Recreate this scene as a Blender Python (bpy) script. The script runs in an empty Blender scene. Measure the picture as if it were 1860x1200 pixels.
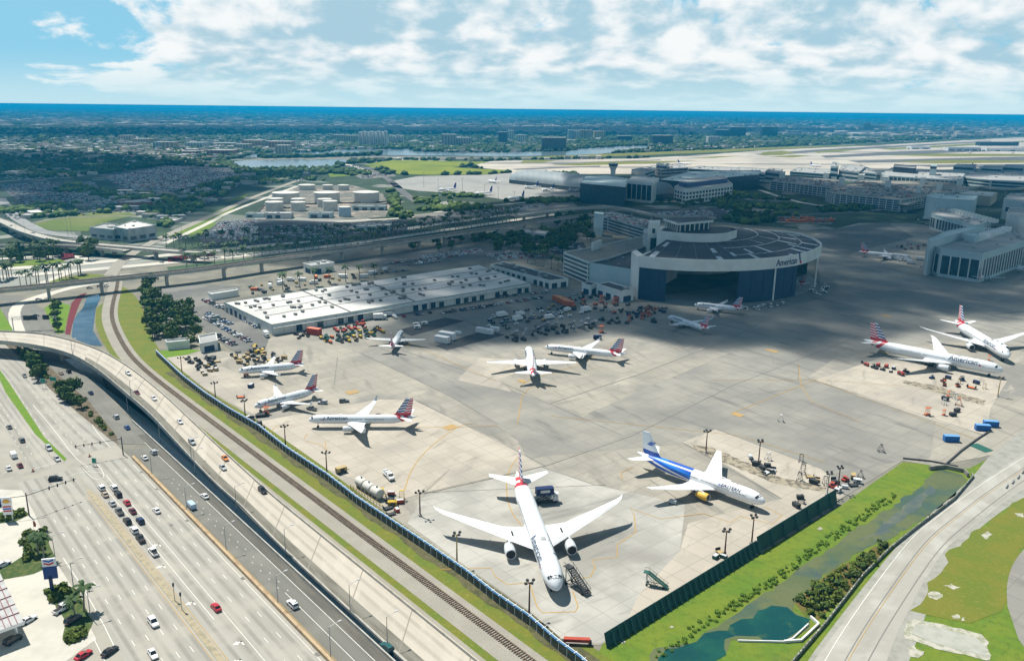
import bpy, bmesh, math, random
import numpy as np
from mathutils import Vector, Matrix
R = random.Random(11)
NR = np.random.default_rng(5)
S = bpy.context.scene
COL = S.collection
rad = math.radians
FPX, CAMH, HO = 1494.5, 136.36, 402.0
TH = math.atan(HO / FPX); ROLL = math.atan2(21, 1860)
cd = bpy.data.cameras.new('camera'); cam = bpy.data.objects.new('camera', cd); COL.objects.link(cam)
cd.sensor_fit = 'HORIZONTAL'; cd.sensor_width = 36.0; cd.lens = FPX / 1860 * 36
cd.clip_start = 1.0; cd.clip_end = 120000
fw = Vector((0, math.cos(TH), -math.sin(TH))); up0 = Vector((0, math.sin(TH), math.cos(TH))); rx0 = Vector((1, 0, 0))
rt = rx0 * math.cos(ROLL) + up0 * math.sin(ROLL); upv = up0 * math.cos(ROLL) - rx0 * math.sin(ROLL)
mw = Matrix((rt, upv, -fw)).transposed().to_4x4(); mw.translation = (0, 0, CAMH)
cam.matrix_world = mw
S.camera = cam
SUN_EL, SUN_AZ = 61.75, 137.5
W = bpy.data.worlds.new('World'); S.world = W; W.use_nodes = True
SKY_STRENGTH = 0.055
def build_world():
 nt = W.node_tree; N = nt.nodes; L = nt.links; N.clear()
 out = N.new('ShaderNodeOutputWorld'); bg = N.new('ShaderNodeBackground'); sky = N.new('ShaderNodeTexSky')
 sky.sky_type = 'NISHITA'; sky.sun_disc = False
 sky.sun_elevation = rad(SUN_EL); sky.sun_rotation = rad(90 - SUN_AZ)
 sky.air_density = 1.2; sky.dust_density = .3; sky.ozone_density = 4.0
 bg.inputs[1].default_value = SKY_STRENGTH
 L.new(sky.outputs[0], bg.inputs[0])
 def math_(op, a, b=None, c=None, clamp=False):
  n = N.new('ShaderNodeMath'); n.operation = op; n.use_clamp = clamp
  for i, x in enumerate((a, b, c)):
   if x is None: continue
   if isinstance(x, (int, float)): n.inputs[i].default_value = x
   else: L.new(x, n.inputs[i])
  return n.outputs[0]
 def ramp(v, lo, hi):
  n = N.new('ShaderNodeMapRange'); n.interpolation_type = 'SMOOTHSTEP'
  L.new(v, n.inputs[0]); n.inputs[1].default_value = lo; n.inputs[2].default_value = hi
  return n.outputs[0]
 tc = N.new('ShaderNodeTexCoord'); sp = N.new('ShaderNodeSeparateXYZ'); L.new(tc.outputs['Generated'], sp.inputs[0])
 x, y, z = sp.outputs
 zz = math_('MAXIMUM', z, 0.0)
 el = math_('LOGARITHM', math_('ADD', zz, 0.035), 2.718)
 def vec(dz, sc, sz):
  c = N.new('ShaderNodeCombineXYZ')
  L.new(math_('MULTIPLY', x, sc), c.inputs[0]); L.new(math_('MULTIPLY', y, sc), c.inputs[1])
  L.new(math_('MULTIPLY', math_('ADD', el, dz), sz), c.inputs[2]); return c.outputs[0]
 def noise(v, sc, det, rough=.55, dist=0.0):
  n = N.new('ShaderNodeTexNoise'); L.new(v, n.inputs['Vector']); n.inputs['Scale'].default_value = sc
  n.inputs['Detail'].default_value = det; n.inputs['Roughness'].default_value = rough; n.inputs['Distortion'].default_value = dist
  return n.outputs[0]
 cover = math_('ADD', math_('MULTIPLY', ramp(x, -.58, -.24), .26), -.135)     # the bank of cloud thins out to the left
 hi = math_('MULTIPLY', ramp(z, .0, .02), .06)
 d0 = math_('ADD', math_('ADD', noise(vec(0, 1, .20), 13.0, 9, .56, .3), cover), hi)
 d1 = math_('ADD', noise(vec(.34, 1, .20), 13.0, 5, .52, .3), cover)
 d0 = math_('SUBTRACT', d0, math_('MULTIPLY', ramp(z, .14, .7), .10))          # gaps open overhead
 mask = ramp(d0, .45, .565)
 base = ramp(d1, .43, .62)                                                    # more cloud above = a greyer base
 fine = noise(vec(0, 1, .25), 20.0, 4, .5)
 dark = math_('MULTIPLY', base, ramp(fine, .30, .62))
 mx = N.new('ShaderNodeMix'); mx.data_type = 'RGBA'; L.new(dark, mx.inputs[0])
 mx.inputs[6].default_value = (.93, .96, .97, 1); mx.inputs[7].default_value = (.40, .62, .74, 1)
 mo = N.new('ShaderNodeMix'); mo.data_type = 'RGBA'; L.new(ramp(z, .14, .55), mo.inputs[0]); L.new(mx.outputs[2], mo.inputs[6]); mo.inputs[7].default_value = (.12, .23, .32, 1)   # overhead only the grey undersides show
 cb = N.new('ShaderNodeBackground'); L.new(mo.outputs[2], cb.inputs[0]); cb.inputs[1].default_value = .73
 haz = ramp(z, .060, -.005)                                                      # cloud and sky melt into pale air low down
 veil = N.new('ShaderNodeBackground'); veil.inputs[0].default_value = (.24, .62, .86, 1); veil.inputs[1].default_value = .76      # moist air pales the low clear sky
 m0 = N.new('ShaderNodeMixShader'); L.new(math_('MULTIPLY', ramp(z, .38, .04), .85), m0.inputs[0]); L.new(bg.outputs[0], m0.inputs[1]); L.new(veil.outputs[0], m0.inputs[2])
 mix = N.new('ShaderNodeMixShader'); L.new(mask, mix.inputs[0]); L.new(m0.outputs[0], mix.inputs[1]); L.new(cb.outputs[0], mix.inputs[2])
 pale = N.new('ShaderNodeBackground'); pale.inputs[0].default_value = (.56, .80, .88, 1); pale.inputs[1].default_value = .73
 m2 = N.new('ShaderNodeMixShader'); L.new(math_('MULTIPLY', haz, .92), m2.inputs[0]); L.new(mix.outputs[0], m2.inputs[1]); L.new(pale.outputs[0], m2.inputs[2])
 L.new(m2.outputs[0], out.inputs[0])
build_world()
sl = bpy.data.lights.new('sun', 'SUN'); sl.energy = 5.0; sl.angle = rad(.55); sl.color = (1, .955, .87)
so = bpy.data.objects.new('sun', sl); COL.objects.link(so)
SUNV = Vector((math.cos(rad(SUN_AZ)) * math.cos(rad(SUN_EL)), math.sin(rad(SUN_AZ)) * math.cos(rad(SUN_EL)), math.sin(rad(SUN_EL))))
so.rotation_euler = SUNV.to_track_quat('Z', 'Y').to_euler(); so.location = SUNV * 5000
S.view_settings.view_transform = 'Standard'; S.view_settings.look = 'None'; S.view_settings.gamma = 1; S.view_settings.exposure = 0.45
S.view_settings.use_curve_mapping = False
S.cycles.volume_bounces = 0; S.cycles.max_bounces = 6; S.cycles.transparent_max_bounces = 12
S.cycles.diffuse_bounces = 2; S.cycles.glossy_bounces = 2; S.cycles.transmission_bounces = 2
_c, _s = math.cos(ROLL), math.sin(ROLL)
def G(px, py, z=0.0):
 """the point of the place at height z that the photograph shows at (px, py)"""
 a0, b0 = (px - 930) / FPX, (py - 600) / FPX
 a = _c * a0 + _s * b0; b = -_s * a0 + _c * b0
 yd = math.cos(TH) - b * math.sin(TH); zd = -(b * math.cos(TH) + math.sin(TH))
 t = (z - CAMH) / zd
 return Vector((a * t, yd * t, z))
def GL(pts, z=0.0): return [G(x, y, z) for x, y in pts]
RA = rad(-49.4); RD = Vector((math.cos(RA), math.sin(RA), 0)); RN = Vector((RD.y, -RD.x, 0)); RO = G(350, 945)
def F(s, t, z=0.0):
 """a point in the frame of the highway: s metres along it, t metres across it"""
 p = RO + RD * s + RN * t; return Vector((p.x, p.y, z))
def ST(v):
 d = Vector((v[0], v[1], 0)) - RO; return d.dot(RD), d.dot(RN)
MATS = {}
def mat(name, col, rough=.8, layers=(), metal=0.0, coord='P', bump=None, spec=.3, alpha=None, emit=None):
 if name in MATS: return MATS[name]
 m = bpy.data.materials.new(name); m.use_nodes = True; MATS[name] = m
 nt = m.node_tree; N = nt.nodes; L = nt.links
 b = N['Principled BSDF']; b.inputs['Roughness'].default_value = rough; b.inputs['Metallic'].default_value = metal
 b.inputs['Specular IOR Level'].default_value = spec
 b.inputs['Base Color'].default_value = (*col, 1)
 if emit: b.inputs['Emission Color'].default_value = (*col, 1); b.inputs['Emission Strength'].default_value = emit
 src = None
 if coord == 'P': src = N.new('ShaderNodeNewGeometry').outputs['Position']
 elif coord == 'O': src = N.new('ShaderNodeTexCoord').outputs['Object']
 elif coord == 'UV': src = N.new('ShaderNodeTexCoord').outputs['UV']
 prev = None
 def layer(kind, sc, c2, lo=.4, hi=.6, amt=1.0, st=(1, 1, 1), rot=0.0, det=5):
  nonlocal prev
  mp = N.new('ShaderNodeMapping'); L.new(src, mp.inputs[0]); mp.inputs['Scale'].default_value = st
  if rot:
   m0 = N.new('ShaderNodeMapping'); L.new(src, m0.inputs[0]); m0.inputs['Rotation'].default_value = (0, 0, rot); L.new(m0.outputs[0], mp.inputs[0])
  if kind == 'n':
   t = N.new('ShaderNodeTexNoise'); t.inputs['Scale'].default_value = sc; t.inputs['Detail'].default_value = det; t.inputs['Roughness'].default_value = .6; o = t.outputs[0]
  elif kind == 'v':
   t = N.new('ShaderNodeTexVoronoi'); t.inputs['Scale'].default_value = sc; o = t.outputs[0]
  elif kind == 'c':      # random value per cell
   t = N.new('ShaderNodeTexVoronoi'); t.inputs['Scale'].default_value = sc; o = t.outputs['Color']
   se = N.new('ShaderNodeSeparateColor'); L.new(o, se.inputs[0]); o = se.outputs[0]
  elif kind == 'w':
   t = N.new('ShaderNodeTexWave'); t.inputs['Scale'].default_value = sc; t.inputs['Distortion'].default_value = 0.0; o = t.outputs['Fac']
  elif kind in ('b', 'k'):    # slab joints / slab tint
   t = N.new('ShaderNodeTexBrick'); t.offset = 0; t.inputs['Scale'].default_value = 1; t.inputs['Mortar Size'].default_value = .014 * sc / 7 if kind == 'b' else 0
   t.inputs['Brick Width'].default_value = sc; t.inputs['Row Height'].default_value = sc; t.inputs['Mortar Smooth'].default_value = .3
   t.inputs['Color1'].default_value = (0, 0, 0, 1); t.inputs['Color2'].default_value = (1, 1, 1, 1)
   if kind == 'b': t.inputs['Mortar Size'].default_value = .17; o = t.outputs['Fac']
   else:
    se = N.new('ShaderNodeSeparateColor'); L.new(t.outputs[0], se.inputs[0]); o = se.outputs[0]
  elif kind == 'a':
   t = N.new('ShaderNodeAttribute'); t.attribute_name = 'tint'; o = t.outputs['Fac']
  elif kind == 'r':
   t = N.new('ShaderNodeObjectInfo'); o = t.outputs['Random']
  if kind not in 'ar': L.new(mp.outputs[0], t.inputs['Vector'])
  mr = N.new('ShaderNodeMapRange'); L.new(o, mr.inputs[0]); mr.inputs[1].default_value = lo; mr.inputs[2].default_value = hi; mr.inputs[4].default_value = amt
  if kind not in 'ar': mr.interpolation_type = 'SMOOTHSTEP'
  mx = N.new('ShaderNodeMix'); mx.data_type = 'RGBA'; L.new(mr.outputs[0], mx.inputs[0])
  if prev is None: mx.inputs[6].default_value = (*col, 1)
  else: L.new(prev, mx.inputs[6])
  mx.inputs[7].default_value = (*c2, 1); prev = mx.outputs[2]
 for l in layers: layer(*l)
 if prev is not None:
  L.new(prev, b.inputs['Base Color'])
  if emit: L.new(prev, b.inputs['Emission Color'])
 if bump:
  t = N.new('ShaderNodeTexNoise'); t.inputs['Scale'].default_value = bump[0]; t.inputs['Detail'].default_value = 4
  if src: L.new(src, t.inputs['Vector'])
  bn = N.new('ShaderNodeBump'); bn.inputs['Distance'].default_value = bump[1]; bn.inputs['Strength'].default_value = bump[2] if len(bump) > 2 else .6
  L.new(t.outputs[0], bn.inputs['Height']); L.new(bn.outputs[0], b.inputs['Normal'])
 return m
def plain(name, col, rough=.6, **k): return mat(name, col, rough, [('n', .8, tuple(c * .72 for c in col), .42, .75, .5)], coord='O', **k)
def rot2(x, y, a): return x * math.cos(a) - y * math.sin(a), x * math.sin(a) + y * math.cos(a)
class MB:
 def __init__(s): s.v = []; s.f = []; s.m = []; s.uv = {}
 def quad(s, pts, m=0, uv=None):
  i = len(s.v); s.v += [tuple(p) for p in pts]; s.f.append(tuple(range(i, i + len(pts)))); s.m.append(m)
  if uv: s.uv[len(s.f) - 1] = uv
 def box(s, c, d, rz=0.0, m=0, taper=1.0, mt=None):
  i = len(s.v)
  for z in (-.5, .5):
   k = taper if z > 0 else 1
   for x, y in ((-.5, -.5), (.5, -.5), (.5, .5), (-.5, .5)):
    X, Y = rot2(x * d[0] * k, y * d[1] * k, rz); s.v.append((c[0] + X, c[1] + Y, c[2] + z * d[2]))
  for k, q in enumerate(((0, 3, 2, 1), (4, 5, 6, 7), (0, 1, 5, 4), (1, 2, 6, 5), (2, 3, 7, 6), (3, 0, 4, 7))):
   s.f.append(tuple(i + a for a in q)); s.m.append(mt if (mt is not None and k == 1) else m)
 def prism(s, pts, z0, z1, m=0, mt=None, bottom=False):
  n = len(pts); i = len(s.v)
  if sum(pts[k][0] * pts[(k + 1) % n][1] - pts[(k + 1) % n][0] * pts[k][1] for k in range(n)) < 0: pts = list(pts)[::-1]
  s.v += [(p[0], p[1], z0) for p in pts] + [(p[0], p[1], z1) for p in pts]
  for k in range(n): s.f.append((i + k, i + (k + 1) % n, i + n + (k + 1) % n, i + n + k)); s.m.append(m)
  s.f.append(tuple(i + n + k for k in range(n))); s.m.append(m if mt is None else mt)
  if bottom: s.f.append(tuple(i + k for k in range(n))[::-1]); s.m.append(m)
 def tube(s, p, q, r0, r1=None, n=8, m=0, caps=True):
  r1 = r0 if r1 is None else r1; p = Vector(p); q = Vector(q); d = (q - p).normalized()
  a = d.orthogonal().normalized(); b = d.cross(a); i = len(s.v)
  for o, r in ((p, r0), (q, r1)):
   for k in range(n):
    t = 2 * math.pi * k / n; s.v.append(tuple(o + (a * math.cos(t) + b * math.sin(t)) * r))
  for k in range(n): s.f.append((i + k, i + (k + 1) % n, i + n + (k + 1) % n, i + n + k)); s.m.append(m)
  if caps: s.f.append(tuple(i + k for k in range(n))[::-1]); s.f.append(tuple(i + n + k for k in range(n))); s.m += [m, m]
 def bar(s, p, q, w, h, m=0):
  """square bar from p to q, w wide and h high"""
  p = Vector(p); q = Vector(q); d = (q - p)
  if d.length < 1e-6: return
  d.normalize(); u = Vector((0, 0, 1)) if abs(d.z) < .95 else Vector((1, 0, 0)); sd = d.cross(u).normalized(); u = sd.cross(d)
  i = len(s.v)
  for o in (p, q):
   for a, b in ((-.5, -.5), (.5, -.5), (.5, .5), (-.5, .5)): s.v.append(tuple(o + sd * a * w + u * b * h))
  for qd in ((0, 1, 2, 3), (7, 6, 5, 4), (0, 4, 5, 1), (1, 5, 6, 2), (2, 6, 7, 3), (3, 7, 4, 0)): s.f.append(tuple(i + a for a in qd)); s.m.append(m)
 def loft(s, rings, m=0, cap=True, closed=True, mf=None):
  n = len(rings[0]); i = len(s.v)
  for r in rings: s.v += [tuple(p) for p in r]
  for a in range(len(rings) - 1):
   for k in range(n if closed else n - 1):
    k2 = (k + 1) % n
    s.f.append((i + a * n + k, i + a * n + k2, i + (a + 1) * n + k2, i + (a + 1) * n + k)); s.m.append(mf(a, k) if mf else m)
  if cap:
   s.f.append(tuple(i + k for k in range(n))[::-1]); s.f.append(tuple(i + (len(rings) - 1) * n + k for k in range(n))); s.m += [m, m]
 def strip(s, A, B, m=0, u=(0, 1), v0=0.0):
  """ribbon between two polylines with uv in metres along"""
  d = v0
  for k in range(len(A) - 1):
   l = ((Vector(A[k + 1]) + Vector(B[k + 1])) / 2 - (Vector(A[k]) + Vector(B[k])) / 2).length
   s.quad([A[k], B[k], B[k + 1], A[k + 1]], m, [(u[0], d), (u[1], d), (u[1], d + l), (u[0], d + l)]); d += l
 def mesh(s, name, mats, smooth=False):
  me = bpy.data.meshes.new(name); me.from_pydata(s.v, [], s.f)
  for x in (mats if isinstance(mats, (list, tuple)) else [mats]): me.materials.append(x)
  me.polygons.foreach_set('material_index', s.m)
  if s.uv:
   ul = me.uv_layers.new(name='UVMap').data
   for fi, uvs in s.uv.items():
    st = me.polygons[fi].loop_start
    for k, w in enumerate(uvs): ul[st + k].uv = w
  if smooth: me.polygons.foreach_set('use_smooth', [True] * len(me.polygons))
  me.update(); return me
 def build(s, name, mats, parent=None, smooth=False, **k): return link(name, s.mesh(name, mats, smooth), parent, **k)
def link(name, me, parent=None, loc=None, rz=0.0, kind=None, label=None, cat=None, group=None):
 o = bpy.data.objects.new(name, me); COL.objects.link(o); o.parent = parent
 if loc is not None: o.location = loc
 if rz: o.rotation_euler.z = rz
 tag(o, label, cat, group, kind); return o
def tag(o, label=None, cat=None, group=None, kind=None):
 if label: o['label'] = label
 if cat: o['category'] = cat
 if group: o['group'] = group
 if kind: o['kind'] = kind
 return o
def thing(name, label, cat, loc=(0, 0, 0), rz=0.0, group=None):
 o = bpy.data.objects.new(name, None); COL.objects.link(o); o.location = loc; o.rotation_euler.z = rz
 o.empty_display_size = .5
 return tag(o, label, cat, group)
KIDS = {}
def kids(o): return list(o.children)
def dup(o, loc, rz=None, label=None, group=None, scale=None, parent=None):
 c = o.copy(); COL.objects.link(c); c.parent = parent
 if loc is not None: c.location = loc
 if rz is not None: c.rotation_euler.z = rz
 if scale is not None: c.scale = (scale,) * 3 if isinstance(scale, (int, float)) else scale
 if label: c['label'] = label
 if group: c['group'] = group
 for ch in kids(o):
  d = dup(ch, None, parent=c)
 return c
def resample(P, n):
 P = [Vector(p) for p in P]; D = [0]
 for a, b in zip(P, P[1:]): D.append(D[-1] + (b - a).length)
 out = []; k = 0
 for i in range(n):
  d = D[-1] * i / (n - 1)
  while k < len(P) - 2 and D[k + 1] < d: k += 1
  t = (d - D[k]) / max(1e-9, D[k + 1] - D[k]); out.append(P[k].lerp(P[k + 1], t))
 return out
def smooth_line(P, it=2):
 P = [Vector(p) for p in P]
 for _ in range(it):
  Q = [P[0]]
  for a, b in zip(P, P[1:]): Q += [a.lerp(b, .25), a.lerp(b, .75)]
  Q.append(P[-1]); P = Q
 return P
def offset_line(P, d, z=None):
 """a copy of the polyline moved d metres to its right"""
 out = []
 for i, p in enumerate(P):
  a = P[max(0, i - 1)]; b = P[min(len(P) - 1, i + 1)]; t = Vector((b[0] - a[0], b[1] - a[1], 0))
  t.normalize(); out.append(Vector((p[0] + t.y * d, p[1] - t.x * d, p[2] if z is None else z)))
 return out
def sheet(name, pts, z, m, kind='structure', **k):
 b = MB(); b.quad([(p[0], p[1], z) for p in pts]); o = b.build(name, m, kind=kind, **k)
 bm = bmesh.new(); bm.from_mesh(o.data); bmesh.ops.triangulate(bm, faces=bm.faces[:], ngon_method='EAR_CLIP')
 for f in bm.faces:
  if f.normal.z < 0: f.normal_flip()
 bm.to_mesh(o.data); bm.free(); return o
def wobble(P, amp, seg=4.0, seed=1):
 """a natural edge: subdivided and shaken closed outline"""
 r = random.Random(seed); out = []
 for a, b in zip(P, P[1:] + P[:1]):
  n = max(1, int((Vector(b) - Vector(a)).length / seg))
  for i in range(n):
   p = Vector(a).lerp(Vector(b), i / n); out.append(Vector((p.x + r.uniform(-amp, amp), p.y + r.uniform(-amp, amp), p.z)))
 return out
def pin(p, poly):
 x, y = p[0], p[1]; c = False; j = len(poly) - 1
 for i in range(len(poly)):
  a, b = poly[i], poly[j]
  if (a[1] > y) != (b[1] > y) and x < (b[0] - a[0]) * (y - a[1]) / (b[1] - a[1]) + a[0]: c = not c
  j = i
 return c
ORD = 'first second third fourth fifth sixth seventh eighth ninth tenth eleventh twelfth thirteenth fourteenth fifteenth sixteenth seventeenth eighteenth nineteenth'.split()
for _t, _n in (('twent', 'twenty'), ('thirt', 'thirty'), ('fort', 'forty'), ('fift', 'fifty'), ('sixt', 'sixty')): ORD += [_t + 'ieth'] + [_n + '-' + q for q in ORD[:9]]
def place_word(p, pts):
 i = sum(q[0] < p[0] for q in pts) / len(pts); j = sum(q[1] < p[1] for q in pts) / len(pts)
 return ('near', 'middle', 'far')[min(2, int(j * 3))] + ' ' + ('left', 'centre', 'right')[min(2, int(i * 3))]
_font_cache = {}
def text_mb(txt, size, extrude=0.0, shear=0.0, space=1.0, align='LEFT'):
 """letter shapes as (verts, faces) in their own plane, x along, y up"""
 k = (txt, size, extrude, shear, space, align)
 if k in _font_cache: return _font_cache[k]
 cu = bpy.data.curves.new('lettering', 'FONT'); cu.body = txt; cu.size = size; cu.extrude = extrude; cu.shear = shear
 cu.space_character = space; cu.align_x = align; cu.resolution_u = 2; cu.offset = size * .012
 o = bpy.data.objects.new('lettering', cu); COL.objects.link(o)
 dg = bpy.context.evaluated_depsgraph_get(); ev = o.evaluated_get(dg); me = ev.to_mesh()
 v = [tuple(p.co) for p in me.vertices]; f = [tuple(p.vertices) for p in me.polygons]
 ev.to_mesh_clear(); bpy.data.objects.remove(o); bpy.data.curves.remove(cu)
 _font_cache[k] = (v, f); return v, f
GRASS = mat('grass', (.095, .17, .014), .95, [('n', .035, (.13, .15, .03), .5, .62, .6), ('w', .07, (.075, .14, .012), .3, 1, .45, (1, 1, 1), RA), ('n', .09, (.15, .19, .016), .35, .65, .8), ('n', .5, (.055, .10, .012), .45, .75, .6), ('n', 3, (.16, .22, .03), .5, .8, .5)], bump=(2.5, .25))
GRASSY = mat('dry grass', (.15, .155, .02), .95, [('n', .12, (.095, .15, .018), .35, .65, .8), ('n', .7, (.26, .23, .05), .5, .75, .55), ('n', 3.2, (.07, .085, .015), .5, .8, .5)], bump=(2.5, .25))
FARG = mat('far land', (.03, .052, .028), .95, [('n', .0035, (.045, .08, .035), .4, .6, .8), ('c', .022, (.34, .33, .30), .86, .90, .7), ('c', .05, (.018, .032, .018), .3, .6, .6), ('n', .0016, (.05, .085, .03), .55, .7, .5), ('c', .008, (.40, .39, .36), .955, .97, .6)])
DIRT = mat('yard dirt', (.22, .205, .16), .95, [('n', .05, (.12, .12, .10), .35, .65, .8), ('n', .4, (.30, .28, .22), .5, .75, .5)])
CONC = mat('apron concrete', (.305, .283, .235), .9, [('k', 7.6, (.235, .217, .18), 0, 1, .55, (1, 1, 1), -RA), ('n', .03, (.36, .33, .27), .40, .68, .85), ('n', .011, (.195, .19, .172), .46, .60, .85), ('n', .16, (.155, .148, .13), .53, .70, .65, (1, .13, 1), rad(-20)), ('n', .09, (.42, .385, .315), .60, .70, .6, (1, .3, 1), rad(40)), ('n', .5, (.075, .072, .065), .66, .76, .65), ('b', 7.6, (.12, .115, .10), .1, .9, 0.44, (1, 1, 1), -RA), ('n', 2.2, (.38, .35, .29), .55, .8, .35), ('n', .05, (.13, .125, .11), .64, .68, .6, (1, .05, 1), rad(55))], bump=(1.5, .02))
CONCG = mat('grey apron pavement', (.25, .24, .208), .9, [('k', 7.6, (.21, .203, .18), 0, 1, .6, (1, 1, 1), -RA), ('n', .03, (.31, .29, .245), .40, .66, .8), ('n', .012, (.19, .185, .168), .46, .60, .8), ('n', .14, (.12, .118, .11), .52, .70, .65, (1, .15, 1), rad(-35)), ('n', .5, (.065, .065, .06), .67, .77, .6), ('b', 7.6, (.11, .108, .10), .1, .9, 0.36, (1, 1, 1), -RA), ('n', 2.2, (.27, .26, .22), .55, .8, .35), ('n', .045, (.10, .10, .09), .64, .68, .6, (1, .05, 1), rad(70))], bump=(1.5, .02))
CONCP = mat('pale apron concrete', (.405, .362, .298), .9, [('k', 7.6, (.345, .31, .258), 0, 1, .65, (1, 1, 1), -RA), ('n', .05, (.46, .415, .34), .42, .66, .7), ('n', .016, (.30, .277, .235), .47, .62, .8), ('n', .2, (.22, .205, .175), .55, .72, .65, (1, .2, 1), rad(25)), ('n', .55, (.10, .095, .08), .67, .76, .7), ('b', 7.6, (.20, .185, .155), .1, .9, 0.47, (1, 1, 1), -RA), ('n', 2.4, (.50, .46, .385), .6, .8, .3), ('n', .05, (.15, .14, .12), .64, .68, .6, (1, .05, 1), rad(20))], bump=(1.5, .02))
ASPH = mat('asphalt', (.105, .107, .105), .9, [('n', .04, (.15, .15, .14), .4, .65, .7), ('n', .5, (.07, .07, .07), .55, .75, .6)])
ASPHD = mat('dark asphalt', (.05, .055, .06), .9, [('n', .06, (.085, .09, .09), .4, .65, .7)])
LOT = mat('lot asphalt', (.13, .13, .12), .9, [('n', .03, (.21, .20, .175), .42, .62, .8), ('n', .35, (.08, .08, .078), .55, .75, .6)])
STREET = mat('street concrete', (.335, .32, .283), .9, [('w', .0898, (.19, .18, .155), .5, 1.0, .65, (1, 1, 1)), ('n', .2, (.24, .226, .19), .42, .70, .6, (1.2, .06, 1)), ('n', .06, (.38, .355, .30), .45, .65, .7), ('n', 1.4, (.14, .135, .12), .68, .76, .5), ('n', .9, (.42, .39, .33), .6, .75, .4), ('n', .03, (.25, .235, .20), .5, .62, .7, (1.5, .2, 1))], coord='UV')
FWAY = mat('freeway asphalt', (.165, .16, .138), .9, [('w', .0898, (.14, .137, .12), .5, 1.0, .5), ('n', .35, (.145, .142, .125), .42, .68, .7, (1.5, .05, 1)), ('n', .06, (.205, .198, .17), .45, .65, .7), ('n', 1.2, (.25, .245, .22), .66, .8, .4)], coord='UV')
SHLD = mat('shoulder', (.20, .19, .155), .95, [('n', .4, (.11, .10, .075), .42, .65, .8, (1, .1, 1)), ('n', 1.3, (.29, .27, .22), .55, .75, .5)], coord='UV')
RAMP = mat('ramp concrete', (.44, .40, .335), .9, [('w', .0898, (.28, .255, .215), .5, 1.0, .6), ('n', .25, (.34, .31, .26), .45, .7, .6, (1.2, .07, 1)), ('n', .08, (.50, .46, .385), .45, .65, .6), ('n', 1.5, (.30, .28, .24), .68, .78, .4)], coord='UV')
BALL = mat('ballast', (.235, .215, .175), 1, [('n', .1, (.31, .285, .235), .4, .65, .7), ('n', 1.8, (.12, .11, .09), .5, .72, .8), ('v', 2.5, (.36, .34, .29), .0, .35, .4)], bump=(5, .1))
PAINTW = mat('white road paint', (.66, .65, .59), .8, [('n', 1.2, (.42, .41, .37), .5, .7, .7)])
PAINTY = mat('yellow line paint', (.42, .25, .045), .8, [('n', .5, (.34, .22, .06), .45, .7, .8)])
PAINTD = mat('dark seam', (.17, .165, .15), .9, [('n', .3, (.2, .19, .17), .5, .7, .8)])
KERB = mat('kerb concrete', (.47, .45, .39), .9, [('n', .7, (.33, .31, .27), .45, .7, .8)])
YKERB = mat('median kerb', (.35, .30, .20), .9, [('n', .5, (.24, .215, .15), .42, .66, .9), ('n', 3, (.42, .36, .23), .55, .8, .4)])
WATER = mat('canal water', (.004, .012, .02), .2, [('n', .05, (.007, .02, .026), .4, .7, .8)], spec=.35, bump=(.7, .05, .25))
LAKE = mat('lake water', (.12, .17, .19), .16, [('n', .004, (.17, .22, .24), .4, .7, .8)], spec=.8, bump=(.15, .1, .15))
CONCRETE = mat('weathered concrete', (.43, .41, .36), .9, [('n', .25, (.30, .285, .25), .42, .68, .8), ('n', 1.5, (.22, .21, .19), .6, .8, .5)])
DARKCON = mat('stained concrete', (.24, .225, .19), .9, [('n', .3, (.14, .13, .11), .42, .68, .8)])
STEEL = mat('galvanised steel', (.36, .37, .37), .5, [('n', .6, (.24, .25, .25), .45, .7, .7)], metal=.4, coord='O')
RUST = mat('brown painted steel', (.13, .05, .035), .6, [('n', .6, (.08, .04, .03), .45, .7, .7)], coord='O')
BLACK = plain('black rubber', (.015, .015, .016), .7)
def ground():
 xs = [-40000, -14000, -5000, -2000, -900, -450, -200, 0, 200, 450, 900, 2000, 5000, 14000, 40000]
 ys = [-2500, -900, -300, 0, 150, 300, 450, 650, 900, 1300, 2000, 3500, 6000, 12000, 22000, 36800]
 b = MB()
 for j in range(len(ys) - 1):
  for i in range(len(xs) - 1): b.quad([(xs[i], ys[j], -.25), (xs[i + 1], ys[j], -.25), (xs[i + 1], ys[j + 1], -.25), (xs[i], ys[j + 1], -.25)])
 b.build('ground', FARG, kind='structure')
ground()
def haze():
 b = MB(); b.box((0, 17300, 67.6), (81000, 40200, 138.4)); m = bpy.data.materials.new('haze'); m.use_nodes = True
 nt = m.node_tree; nt.nodes.remove(nt.nodes['Principled BSDF']); v = nt.nodes.new('ShaderNodeVolumePrincipled')
 v.inputs['Color'].default_value = (.005, .46, .88, 1); v.inputs['Density'].default_value = HAZE; v.inputs['Anisotropy'].default_value = .1
 nt.links.new(v.outputs[0], nt.nodes['Material Output'].inputs['Volume'])
 o = b.build('haze', m, kind='stuff')
HAZE = 1.05e-4
haze()
Z0 = -.10
sheet('yard', GL([(-400, 640), (-100, 560), (120, 500), (300, 470), (700, 440), (1010, 395), (1250, 400), (1500, 420), (1750, 440), (2400, 560), (2400, 1500), (-900, 1500)]), Z0, DIRT)
sheet('grass_field', GL([(1060, 1235), (1095, 1168), (1240, 1079), (1385, 1002), (1529, 916), (1640, 838), (1760, 850), (1800, 830), (2100, 690), (2700, 900), (2700, 1900), (900, 1900)]), -.06, GRASS)
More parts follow.
